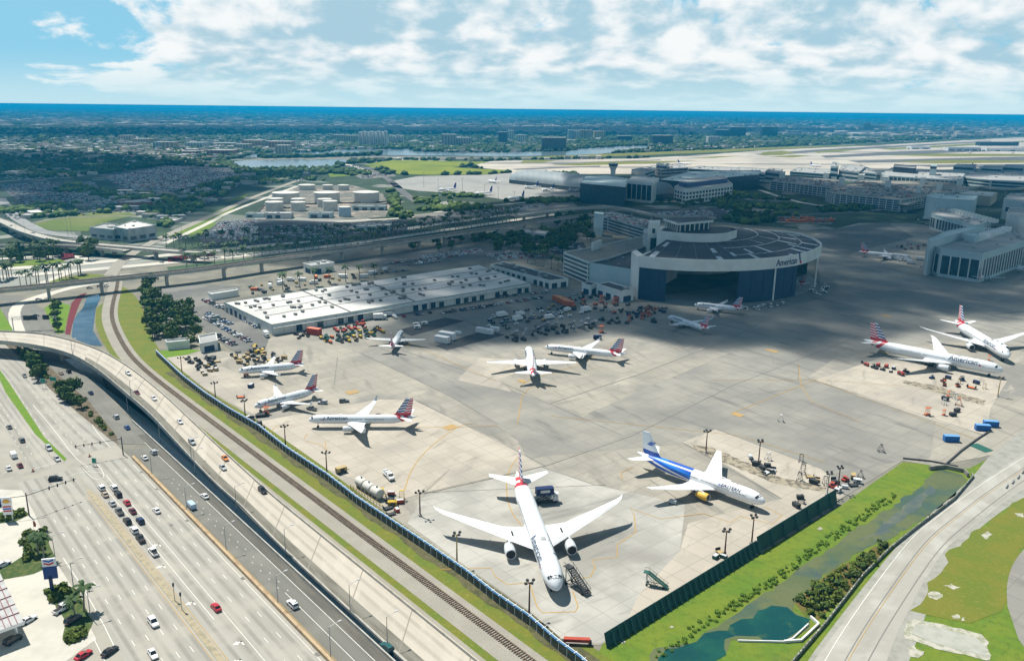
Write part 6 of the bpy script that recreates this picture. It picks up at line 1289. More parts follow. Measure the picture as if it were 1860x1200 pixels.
def shrub(p, k, s, label, group):
 q = 2 if 'reed' in label else 4 if ('scrub' in label and k % 4) or 'bush' in label or 'planted strip' in label else 0
 o = link('shrub', SPR[q + k % 2], None, (p[0], p[1], .05), R.uniform(0, 6.28), label=label, cat='shrub', group=group)
 o.scale = (s, s, s); return o
def scatter(px, n, mind, seed):
 q = GL(px); r = random.Random(seed); xs = [p.x for p in q]; ys = [p.y for p in q]; out = []; t = 0
 while len(out) < n and t < n * 60:
  t += 1; p = (r.uniform(min(xs), max(xs)), r.uniform(min(ys), max(ys)))
  if pin(p, q) and all((p[0] - a[0]) ** 2 + (p[1] - a[1]) ** 2 > mind * mind for a in out): out.append(p)
 return out
for px, n, md, s0, s1, lab, g in (
 ([(253, 520), (275, 516), (284, 548), (300, 560), (345, 560), (362, 600), (358, 628), (345, 632), (300, 626), (285, 640), (270, 600), (262, 560)], 50, 4.6, .7, 1.2, 'dark tree in the wood between railway and car rows', 'trees of the railway wood'),
 ([(40, 655), (60, 648), (90, 690), (70, 694)], 9, 3.2, .7, 1.0, 'bushy tree on the planted strip in the flyover shadow', 'trees on the planted strip'),
 ([(96, 705), (112, 700), (150, 738), (160, 752), (140, 746)], 8, 3, .6, .95, 'bare-topped bushy tree on the planted strip above the signal arm', 'trees of the lower planted strip'),
 ([(97, 550), (108, 548), (112, 600), (100, 606)], 6, 3, .6, .9, 'slim tree on the grass bank beside the sign gantry', 'trees by the sign gantry'),
 ([(880, 440), (1000, 424), (1060, 420), (1080, 440), (1030, 452), (1010, 470), (960, 466), (900, 460)], 48, 7, 1.0, 1.5, 'dark tree in the shaded grove left of the parking garage', 'trees of the shaded grove'),
 ([(1000, 396), (1080, 398), (1080, 418), (1010, 420)], 22, 7, .9, 1.3, 'dark tree below the viaduct beside the stair tower', 'trees below the viaduct end'),
 ([(740, 446), (860, 428), (900, 426), (900, 442), (800, 458), (720, 462)], 22, 8, .7, 1.1, 'dark tree on the shaded verge between viaduct and yard lots', 'trees along the shaded verge'),
 ([(1025, 468), (1060, 478), (1066, 512), (1040, 508), (1025, 498)], 8, 4, .6, 1.0, 'small dark tree at the foot of the garage facade', 'trees at the garage foot'),
 ([(145, 452), (172, 448), (175, 470), (150, 478)], 9, 5, 1.0, 1.4, 'broad green tree under the overpass beside the red hedge', 'trees under the overpass'),
 ([(0, 458), (50, 452), (110, 450), (112, 470), (60, 476), (0, 480)], 26, 6, .8, 1.2, 'bright green tree in the cluster inside the interchange loop', 'trees of the interchange loop'),
 ([(1170, 372), (1230, 366), (1330, 356), (1330, 366), (1250, 378)], 26, 8, .7, 1.2, 'dark tree in the planted bed before the arched office building', 'trees before the office building'),
 ([(1320, 386), (1400, 390), (1404, 404), (1340, 406)], 20, 7, .8, 1.2, 'dark tree behind the round hangar roof', 'trees behind the hangar')):
 PT = scatter(px, n, md, len(lab))
 for k, p in enumerate(PT):
  s = R.uniform(s0, s1); tree(p, R.randrange(4), s, ('low ', '', 'tall ')[min(2, int((s - s0) / (s1 - s0) * 3))] + lab + ', ' + place_word(p, PT), g)
for px, n, md, lab, g in (([(20, 612), (36, 646), (92, 700), (150, 750), (205, 795), (205, 785), (150, 735), (92, 680), (45, 625)], 60, 1.8, 'low shrub on the planted strip between the street and freeway', 'shrubs of the planted strip'), ([(1250, 1140), (1380, 1060), (1500, 975), (1620, 895), (1628, 903), (1510, 985), (1390, 1072), (1260, 1152)], 130, 1.3, 'bright reed clump along the near bank of the ditch', 'reed clumps of the near bank'), ([(1450, 1090), (1500, 1050), (1580, 1000), (1612, 985), (1590, 1020), (1530, 1080), (1490, 1120), (1470, 1115)], 80, 2.0, 'dark scrub clump on the brown bank between ditch and road', 'scrub of the brown bank'), ([(1180, 1190), (1260, 1150), (1262, 1158), (1190, 1200)], 12, 1.5, 'reed clump at the near corner of the ditch', 'reeds at the ditch corner')):
 PT = scatter(px, n, md, len(lab) + 5)
 for k, p in enumerate(sorted(PT)): q = R.uniform(.55, 1.25); shrub(p, k, q * (.46 if 'reed' in lab else .9), ('small ' if q < .8 else 'large ' if q > 1.05 else '') + lab + ', ' + (ORD[k // 2] + ' pair from left' if 'reed' in lab else place_word(p, PT)), g)
sheet('brown_bank', wobble(GL([(1445, 1095), (1500, 1046), (1590, 992), (1615, 984), (1600, 1015), (1530, 1085), (1490, 1125), (1465, 1118)]), .6, 3, 12), .0, mat('brown scrub', (.14, .10, .03), .95, [('n', .2, (.08, .13, .015), .45, .62, .9), ('n', 1.5, (.05, .05, .015), .5, .7, .6)], bump=(2, .4)))
def frond_mb(b, a, el, L, droop, w=.5, seg=5, base=(0, 0, 0)):
 pts = []; d = Vector((math.cos(a), math.sin(a), 0)); p = Vector(base); e = el
 for k in range(seg + 1): pts.append(p.copy()); p = p + (d * math.cos(e) + Vector((0, 0, 1)) * math.sin(e)) * (L / seg); e -= droop / seg
 sd = Vector((-d.y, d.x, 0))
 for k in range(seg):
  w0 = w * math.sin(math.pi * (k + .35) / (seg + .6)); w1 = w * math.sin(math.pi * min(seg + .3, k + 1.35) / (seg + .6)); dz = Vector((0, 0, -.55))
  for s in (1, -1): b.quad([pts[k], pts[k] + sd * s * w0 + dz * w0, pts[k + 1] + sd * s * w1 + dz * w1, pts[k + 1]])
PALM = mat('palm leaf', (.035, .075, .02), .7, [('r', 1, (.065, .11, .03), 0, 1, 1), ('n', 1.5, (.02, .045, .012), .45, .7, .6)], coord='O')
PTR = mat('palm trunk', (.27, .24, .19), .95, [('w', 1.2, (.16, .14, .11), .5, 1, .7, (0, 0, 1))], coord='O')
pcr = []
for s in range(3):
 b = MB(); r = random.Random(s)
 for k in range(15): frond_mb(b, k * 2.4 + r.uniform(-.2, .2), r.uniform(-.1, 1.0), r.uniform(2.4, 3.1), r.uniform(1.3, 2.2), .55, 4)
 pcr.append(b.mesh('crown', PALM))
b = MB(); b.tube((0, 0, -.2), (.15, 0, 7.2), .26, .16, 6, caps=False); ptm = b.mesh('trunk', PTR)
def palm(p, lab, g, s=1.0):
 t = thing('palm_tree', lab, 'palm tree', (p[0], p[1], 0), R.uniform(0, 6.28), g); t.scale = (s, s, s * R.uniform(.9, 1.15)); link('trunk', ptm, t); c = link('crown', pcr[R.randrange(3)], t); c.location = (.15, 0, 7.2)
def palm_row(px, n, lab, g, jit=1.5, sc=1.55):
 for k, p in enumerate(resample(GL(px), n)): palm((p.x + R.uniform(-jit, jit), p.y + R.uniform(-jit, jit)), ORD[k] + ' ' + lab + ', from the left', g, R.uniform(.85, 1.2) * sc)
palm_row([(330, 472), (470, 458), (600, 445), (690, 434), (800, 421), (940, 401)], 58, 'palm in the row between the two carriageways of the pale road', 'palms between the carriageways')
palm_row([(340, 488), (470, 472), (600, 457), (690, 446)], 24, 'palm on the near verge of the pale road above the viaduct', 'palms of the near verge')
palm_row([(310, 452), (400, 444), (470, 440), (560, 436), (640, 428)], 34, 'palm on the far side of the pale road', 'palms of the far verge', 4)
palm_row([(36, 524), (70, 517), (110, 510), (150, 497)], 16, 'palm on the slope above the viaduct at the left', 'palms of the left slope', 2.5)
palm_row([(0, 510), (12, 506), (24, 503)], 7, 'palm at the left edge just above the viaduct', 'palms at the left edge', 2)
palm_row([(4, 475), (40, 470), (80, 468), (108, 468)], 15, 'palm in front of the bright trees of the interchange loop', 'palms of the interchange loop', 4)
palm_row([(770, 418), (830, 404), (900, 395), (940, 388)], 30, 'palm in the dense palm belt before the cargo apron', 'palms of the dense belt', 7)
palm_row([(514, 527), (552, 523), (596, 515), (606, 514), (634, 512), (670, 506), (680, 506)], 7, 'palm on the sandy yard behind the white warehouse', 'palms of the sandy yard', .5)
palm_row([(960, 478), (985, 485), (1010, 492), (1030, 496)], 6, 'dark palm between the storage row and the garage', 'palms by the storage row', 1.5)
palm_row([(1112, 416), (1130, 418), (1150, 420), (1168, 424), (1180, 424)], 6, 'dark palm in front of the pale slab garage', 'palms by the slab garage', 1.5)
CARC = dict(white=(.74, .74, .73), silver=(.42, .43, .44), grey=(.16, .165, .17), black=(.018, .018, .02), red=(.42, .02, .03), maroon=(.12, .015, .025), blue=(.03, .09, .26), navy=(.02, .035, .09), tan=(.45, .36, .28), orange=(.62, .20, .03), teal=(.02, .09, .09), green=(.03, .16, .10), lightblue=(.42, .55, .66))
def paint(c): return mat('car paint ' + c, CARC[c], .28, [('n', 1.3, tuple(x * .8 for x in CARC[c]), .45, .7, .5)], coord='O', spec=.6)
SHAPE = {  # stations: x, half width, low, high for body; cabin: base/top stations
 'sedan': ([(-2.3, .72, .42, .80), (-2.15, .86, .30, .92), (-1.1, .90, .24, .96), (.9, .90, .24, .92), (2.0, .84, .28, .78), (2.28, .66, .38, .66)], [(-1.75, .78, .93), (-1.05, .62, 1.42), (.05, .62, 1.45), (1.0, .78, .90)], .33, (1.42, -1.38)),
 'suv': ([(-2.35, .80, .48, 1.0), (-2.25, .93, .36, 1.08), (-1.0, .96, .30, 1.10), (1.0, .96, .30, 1.06), (2.1, .90, .34, .98), (2.38, .76, .44, .86)], [(-2.25, .86, 1.08), (-1.95, .74, 1.70), (.1, .72, 1.74), (1.05, .86, 1.06)], .38, (1.45, -1.45)),
 'pickup': ([(-2.85, .88, .50, 1.05), (-2.75, .96, .42, 1.10), (-.7, .98, .40, 1.10), (1.2, .98, .40, 1.12), (2.5, .94, .44, 1.05), (2.8, .82, .52, .94)], [(-.75, .86, 1.10), (-.55, .76, 1.80), (.65, .74, 1.84), (1.35, .86, 1.12)], .40, (1.75, -1.75)),
 'van': ([(-2.75, .92, .45, 1.9), (-2.65, 1.0, .38, 2.1), (-1.0, 1.02, .36, 2.15), (1.4, 1.02, .36, 2.10), (2.2, .98, .40, 1.15), (2.6, .84, .48, 1.0)], [(1.30, .93, 1.15), (1.38, .90, 1.9), (1.42, .90, 1.92), (2.12, .88, 1.14)], .38, (1.7, -1.7))}
_cm = {}
WHEELM = None
def car_meshes(kind, color):
 k = (kind, color)
 if k in _cm: return _cm[k]
 st, cb, wr, ax = SHAPE[kind]; b = MB()
 b.loft([[(x, -w * .86, z1), (x, -w, z0 + (z1 - z0) * .55), (x, -w * .95, z0), (x, w * .95, z0), (x, w, z0 + (z1 - z0) * .55), (x, w * .86, z1)] for x, w, z0, z1 in st])
 if kind == 'pickup': b.box((-1.75, 0, 1.12), (1.9, 1.5, .04), 0, 1)
 body = b.mesh('body', [paint(color), BLACK])
 g = MB()
 (x0, w0, z0), (x1, w1, z1), (x2, w2, z2), (x3, w3, z3) = cb
 g.v = [(x0, -w0, z0), (x0, w0, z0), (x3, w3, z3), (x3, -w3, z3), (x1, -w1, z1), (x1, w1, z1), (x2, w2, z2), (x2, -w2, z2)]
 g.f = [(0, 1, 5, 4), (1, 2, 6, 5), (2, 3, 7, 6), (3, 0, 4, 7)]; g.m = [0] * 4
 glass = g.mesh('window', GLASSD)
 r = MB(); i = .04; r.box(((x1 + x2) / 2, 0, (z1 + z2) / 2 + .02), (x2 - x1 + .1, w1 * 2 + .06, .07), 0)
 for s in (1, -1):
  r.bar((x0, s * w0, z0), (x1, s * w1, z1), .10, .10); r.bar((x3, s * w3, z3), (x2, s * w2, z2), .09, .09); xm = (x1 + x2) / 2; r.bar((xm, s * (w0 + w3) / 2, z0), (xm, s * w1, z1), .09, .06)
 roof = r.mesh('roof', paint(color))
 w = MB(); w.tube((0, -.11, 0), (0, .11, 0), wr, wr, 12); wm = w.mesh('wheel', BLACK)
 l = MB()
 for s in (1, -1): l.box((st[-1][0] - .02, s * st[-1][1] * .8, st[-1][3] - .08), (.12, .3, .14))
 lamp = l.mesh('headlight', LIPM)
 t = MB()
 for s in (1, -1): t.box((st[0][0] + .02, s * st[0][1] * .85, st[0][3] - .12), (.1, .3, .16))
 tail = t.mesh('tail_light', mat('tail lamp red', (.35, .01, .015), .4))
 _cm[k] = (body, glass, roof, wm, lamp, tail, wr, ax, st[2][1]); return _cm[k]
def car(kind, color, loc, rz, label, group='vehicles driving on the highway', name='car', cat='car'):
 body, glass, roof, wm, lamp, tail, wr, ax, hw = car_meshes(kind, color)
 t = thing(name, label, cat, loc, rz, group); link('body', body, t); link('window', glass, t); link('roof', roof, t); link('headlight', lamp, t); link('tail_light', tail, t)
 for x in ax:
  for s in (1, -1): link('wheel', wm, t, (x, s * (hw - .1), wr))
 return t
UPR = RA + math.pi; DNR = RA
for x, y, k, c, d, lab in (
 (17, 777, 'sedan', 'grey', 1, 'grey car alone on the upper left street lanes left of the grass median'), (40, 801, 'suv', 'grey', 1, 'dark grey car near the end of the upper left lanes'), (25, 829, 'van', 'white', 1, 'white van waiting beside the red car at the left intersection'), (16, 852, 'sedan', 'white', 1, 'white car at the left stop line below the white van'), (36.5, 847, 'sedan', 'maroon', 1, 'dark red car waiting behind the white van at the left intersection'), (89, 816, 'suv', 'silver', 0, 'silver car beside the tip of the grass median'), (104, 835, 'sedan', 'silver', 0, 'silver sedan stopped at the line by the tip of the grass median'), (45, 684, 'sedan', 'grey', 0, 'grey car on the street near the flyover shadow'), (101, 872, 'suv', 'black', 2, 'black car turning across the intersection'),
 (111, 679, 'sedan', 'tan', 1, 'tan car on the grey freeway just below the flyover shadow'), (125, 676, 'suv', 'black', 1, 'black car beside the tan one below the flyover shadow'), (165, 715, 'sedan', 'navy', 1, 'navy car on the grey freeway next to the planted strip'), (211, 759, 'suv', 'silver', 1, 'silver car on the freeway just above the blue one'), (231, 778, 'sedan', 'blue', 1, 'bright blue car on the grey freeway'), (263, 833, 'sedan', 'white', 1, 'white car on the freeway left of the silver off-roader'), (279, 823, 'suv', 'silver', 1, 'silver off-roader on the freeway right of the white car'), (347.5, 921, 'van', 'lightblue', 1, 'pale blue-white van on the grey freeway'), (372, 903, 'sedan', 'white', 1, 'white car ahead of the pale van on the freeway'), (531.5, 1100, 'suv', 'white', 1, 'white car straddling the line low on the grey freeway'), (703, 1179, 'suv', 'teal', 1, 'dark teal car on the freeway shoulder side near the bottom edge'),
 (233, 679, 'sedan', 'white', 0, 'white car on the upper bend of the ramp'), (249, 715, 'sedan', 'maroon', 0, 'dark red car on the ramp below the upper white one'), (279.5, 725, 'sedan', 'white', 0, 'white car on the ramp right beside the dark red one'), (327, 767.5, 'sedan', 'white', 0, 'white car in mid ramp above the pale one with red lamps'), (349, 805, 'suv', 'silver', 0, 'pale car on the ramp above the orange one'), (409, 834, 'sedan', 'orange', 0, 'orange car on the ramp'), (405, 851, 'sedan', 'silver', 0, 'silver car just behind the orange car on the ramp'), (477, 893, 'suv', 'black', 0, 'black car alone on the pale ramp lanes'),
 (184.6, 888, 'suv', 'white', 1, 'white car at the head of the left queue before the stop line'), (207.5, 888, 'suv', 'white', 1, 'white car at the head of the right queue before the stop line'), (191, 900, 'sedan', 'tan', 1, 'tan car second in the left queue'), (215, 900, 'suv', 'black', 1, 'black car second in the right queue'), (204, 916, 'sedan', 'silver', 1, 'silver car third in the left queue'), (231, 914.7, 'sedan', 'red', 1, 'red car third in the right queue'), (217, 931, 'pickup', 'grey', 1, 'grey pickup in the left queue behind the silver car'), (241, 930, 'sedan', 'maroon', 1, 'dark maroon car behind the red one in the right queue'), (231.5, 948.5, 'suv', 'black', 1, 'black car behind the grey pickup in the left queue'), (255, 948, 'suv', 'navy', 1, 'navy car last in the right queue'), (244, 965, 'suv', 'white', 1, 'white off-roader second last in the left queue'), (255.5, 981, 'pickup', 'black', 1, 'black pickup ahead of the white pickup in the left queue'), (279, 1005, 'pickup', 'white', 1, 'white pickup with open bed at the tail of the queue'), (284.6, 929, 'sedan', 'white', 1, 'white car moving in the free lane right of the queues'), (392.6, 1105, 'sedan', 'red', 1, 'bright red car alone beside a turn arrow'), (279, 1133, 'suv', 'white', 0, 'white off-roader on the lanes left of the median'), (278, 1190, 'sedan', 'white', 0, 'white car at the bottom edge left of the median'), (200, 1185, 'sedan', 'black', 3, 'black car leaving the petrol station near the bottom edge'), (152, 1192, 'sedan', 'red', 3, 'dark red car beside the black one at the bottom edge'),
 (115, 1107, 'pickup', 'white', 3, 'white pickup parked at the palm island of the petrol station'), (133, 1128, 'suv', 'black', 3, 'black car parked under the palm on the petrol station island'), (122, 1100, 'suv', 'grey', 3, 'grey car behind the white pickup at the palm island'), (6, 1027, 'sedan', 'white', 3, 'white car at the left edge above the petrol canopy'), (52, 1128, 'sedan', 'white', 3, 'white car at the corner of the petrol canopy'), (24, 1165, 'suv', 'black', 3, 'dark car in the shade below the petrol canopy'), (6, 915, 'van', 'blue', 3, 'blue van at the left edge behind the tall price sign'),
 (58, 428, 'sedan', 'white', 0, ''), ):
 if not lab: continue
 g = 'vehicles on the ramp' if 'ramp' in lab else 'vehicles on the freeway' if 'freeway' in lab or 'flyover' in lab else 'vehicles at the petrol station' if 'petrol' in lab else 'vehicles on the street'
 z = .03; rz = (DNR, UPR, RA + 1.15, RA + 2.0)[d]
 if 'ramp' in lab:
  for _ in range(3):
   p = G(x, y, z); s, t = ST(p); best = min(range(119), key=lambda i: ((RR[i] + RL[i]) / 2 - p).xy.length); z = (RR[best].z + RL[best].z) / 2 + .04
  dd = RR[best + 1] - RR[best]; rz = math.atan2(dd.y, dd.x)
 p = G(x, y, z); car(k, c, p, rz + R.uniform(-.02, .02), lab, g)
_pc = {}
def parked_mesh(kind, color):
 k = (kind, color)
 if k in _pc: return _pc[k]
 st, cb, wr, ax = SHAPE[kind]; b = MB()
 b.loft([[(x, -w * .86, z1), (x, -w, z0 + (z1 - z0) * .5), (x, w, z0 + (z1 - z0) * .5), (x, w * .86, z1)] for x, w, z0, z1 in st])
 i = len(b.v); (x0, w0, z0), (x1, w1, z1), (x2, w2, z2), (x3, w3, z3) = cb
 b.v += [(x0, -w0, z0), (x0, w0, z0), (x3, w3, z3), (x3, -w3, z3), (x1, -w1, z1), (x1, w1, z1), (x2, w2, z2), (x2, -w2, z2)]
 b.f += [tuple(i + q for q in f) for f in ((0, 1, 5, 4), (1, 2, 6, 5), (2, 3, 7, 6), (3, 0, 4, 7), (4, 5, 6, 7))]; b.m += [1, 1, 1, 1, 0]
 for x in ax:
  for s in (1, -1): b.tube((x, s * (st[2][1] - .1) - .1, wr), (x, s * (st[2][1] - .1) + .1, wr), wr, wr, 6, 2)
 _pc[k] = b.mesh('parked_car', [paint(color), GLASSD, BLACK]); return _pc[k]
PCOL = ['white'] * 6 + ['silver'] * 5 + ['grey'] * 4 + ['black'] * 4 + ['red', 'maroon', 'blue', 'navy', 'tan', 'green', 'lightblue']
PKIND = ['sedan'] * 5 + ['suv'] * 5 + ['pickup', 'van']
NPARK = [0]
def parked(p, rz, lot, z=.06, nth=0):
 c = R.choice(PCOL); k = R.choice(PKIND); NPARK[0] += 1
 nm = dict(sedan='car', suv='tall car', pickup='pickup', van='van')[k]
 link('parked_car', parked_mesh(k, c), None, (p[0], p[1], z), rz + (math.pi if R.random() < .5 else 0) + R.uniform(-.04, .04), label=f'{c.replace("lightblue", "azure")} {nm} {lot}, {ORD[nth]} from left', cat='car', group=f'cars parked {lot}')
def row(a, c, lot, pitch=2.75, fill=.9, ang=None, z=.06):
 A, B = G(*a), G(*c); d = B - A; n = int(d.length / pitch); th = math.atan2(d.y, d.x) + math.pi / 2
 q = 0
 for i in range(n):
  if R.random() < fill: parked(A + d * ((i + .5) / n), th if ang is None else ang, lot, z, q); q += 1
row((372, 577), (454, 622), 'in the middle row left of the long warehouse', 2.8, .95)
row((376, 570), (420, 590), 'in the upper row left of the long warehouse', 2.8, .9)
row((418, 560), (492, 602), 'nose to the warehouse end wall', 2.7, .9)
row((402, 556), (470, 596), 'in the second row from the warehouse end wall', 2.8, .75)
row((392, 612), (428, 628), 'in the short row by the white two-storey hut', 3, .8)
row((370, 545), (402, 560), 'in the far row by the warehouse corner', 2.8, .85)
row((455, 522), (480, 530), 'by the low pale shed behind the warehouse', 2.8, .8)
row((680, 583), (800, 566), 'along the near wall of the long warehouse', 3.2, .5)
row((800, 570), (985, 541), 'along the right half of the warehouse', 3.0, .8)
row((905, 540), (1000, 530), 'in front of the storage row doors', 3.0, .8)
row((915, 586), (1010, 572), 'amid the dark equipment yard', 3.2, .6)
row((660, 502), (740, 491), 'in the near shaded row behind the warehouse', 3, .7)
row((690, 490), (800, 474), 'in the second shaded row behind the warehouse', 3, .7)
row((700, 480), (850, 462), 'in the third shaded row behind the warehouse', 3, .7)
def car_mass(name, P, seed, ang=None):
 r = random.Random(seed); b = MB(); cm = [paint(c) for c in ('white', 'silver', 'grey', 'black', 'red', 'lightblue')] + [GLASSD]
 for x, y in P:
  a = (r.choice((0.1, 1.67)) if ang is None else ang) + r.uniform(-.05, .05); k = r.choice((0, 0, 0, 0, 1, 1, 2, 3, 4, 5)); b.box((x, y, .55), (4.5, 1.8, .8), a, k); b.box((x - .15 * math.cos(a), y - .15 * math.sin(a), 1.2), (2.3, 1.6, .55), a, 6, .8, k)
 return b.build(name, cm, kind='stuff')
def lot_grid(px, rows, pitch, fill, seed, z=0):
 q = [G(x, y, z) for x, y in px]; r = random.Random(seed); out = []
 A, B, C_, D_ = q
 for i in range(rows):
  u = (i + .5) / rows; a = A.lerp(D_, u); c = B.lerp(C_, u); n = int((c - a).length / pitch)
  for k in range(n):
   if r.random() < fill: p = a.lerp(c, (k + r.uniform(.3, .7)) / n); out.append((p.x, p.y))
 return out
P = lot_grid([(2, 336), (92, 330), (135, 372), (45, 372)], 13, 2.9, .85, 1) + lot_grid([(95, 332), (172, 330), (178, 345), (130, 370)], 10, 2.9, .7, 2) + lot_grid([(190, 322), (300, 302), (420, 308), (230, 345)], 20, 3.2, .5, 3) + lot_grid([(230, 345), (420, 310), (430, 320), (300, 350)], 9, 3.2, .6, 4) + lot_grid([(372, 432), (402, 404), (468, 400), (470, 440)], 10, 3.2, .7, 5) + lot_grid([(480, 410), (630, 406), (630, 430), (480, 440)], 6, 3.2, .55, 6) + lot_grid([(640, 408), (735, 400), (735, 414), (640, 426)], 5, 3.2, .5, 7) + lot_grid([(770, 396), (920, 378), (1000, 372), (930, 384)], 7, 3.2, .6, 8) + lot_grid([(1160, 388), (1290, 381), (1300, 392), (1205, 396)], 6, 3.2, .7, 9) + lot_grid([(1310, 380), (1400, 384), (1400, 388), (1320, 388)], 3, 3.2, .6, 10) + lot_grid([(650, 320), (705, 314), (712, 318), (660, 325)], 4, 4, .6, 11) + lot_grid([(990, 448), (1050, 442), (1060, 458), (1012, 460)], 4, 3.2, .6, 12) + lot_grid([(880, 462), (990, 448), (1000, 466), (905, 474)], 5, 3.0, .75, 13) + lot_grid([(760, 466), (870, 452), (880, 458), (780, 474)], 4, 3, .7, 14)
P += [tuple(p) for px_, n_ in WP[:5] for p in poly_pts(px_, n_ * 2, rg, NOTREE[:6], 30)]
car_mass('parked_cars', P, 3)
for nm, px, z, sd in (('roof_cars', [(1512, 348), (1636, 361), (1750, 344), (1570, 330)], 16.2, 21), ('roof_cars', [(1405, 329), (1516, 341), (1526, 330), (1424, 321)], 15.2, 22), ('roof_cars', [(1084, 391), (1180, 416), (1192, 405), (1110, 387)], 15.2, 23)):
 q = lot_grid(px, 9, 3.4, .55, sd, z); o = car_mass(nm, q, sd); o.location.z = z
for x, y, c, l in ((70, 545, 'silver', 'silver car on the curved road under the viaduct'), (65, 574, 'grey', 'grey car on the road just above the sign gantry'), (163, 524, 'black', 'black car in the short queue under the viaduct'), (181, 521, 'navy', 'dark car next in the short queue under the viaduct'), (193, 520, 'white', 'white car ending the short queue under the viaduct'), (80, 548, 'black', 'black car on the loop road by the red bank'), (225, 472, 'grey', 'grey car on the pale road above the viaduct'), (276, 468, 'black', 'black car on the pale road near the red hedge'), (352, 471, 'navy', 'dark car on the near carriageway by the red hedge'), (376, 471, 'black', 'black car right of the dark one on the near carriageway'), (294, 477, 'silver', 'silver car on the near carriageway left of the red hedge'), (20, 411, 'white', 'white car on the curved overpass near the left edge'), (60, 424, 'silver', 'silver car descending the curved overpass')):
 z = .1 if 'overpass' not in l else 11.1; p = G(x, y, z); link('car', parked_mesh('sedan', c), None, p, 2.9 if y < 480 else RA + 1.4, label=l, cat='car', group='cars on the far roads')
YEL = plain('equipment yellow', (.50, .34, .035), .6); ORG = plain('equipment orange', (.55, .13, .04), .6); NVY = plain('navy body', (.015, .03, .10), .45); BLU = plain('tank blue', (.02, .12, .36), .5); GRN = plain('dark green steel', (.02, .10, .075), .6); REDC = plain('container red', (.40, .06, .035), .65); LG = plain('pale equipment grey', (.50, .51, .51), .6); DK = plain('dark equipment', (.045, .048, .05), .7); WH = plain('equipment white', (.70, .70, .68), .55); TANC = plain('tan equipment', (.42, .31, .14), .7)
EQ = {}
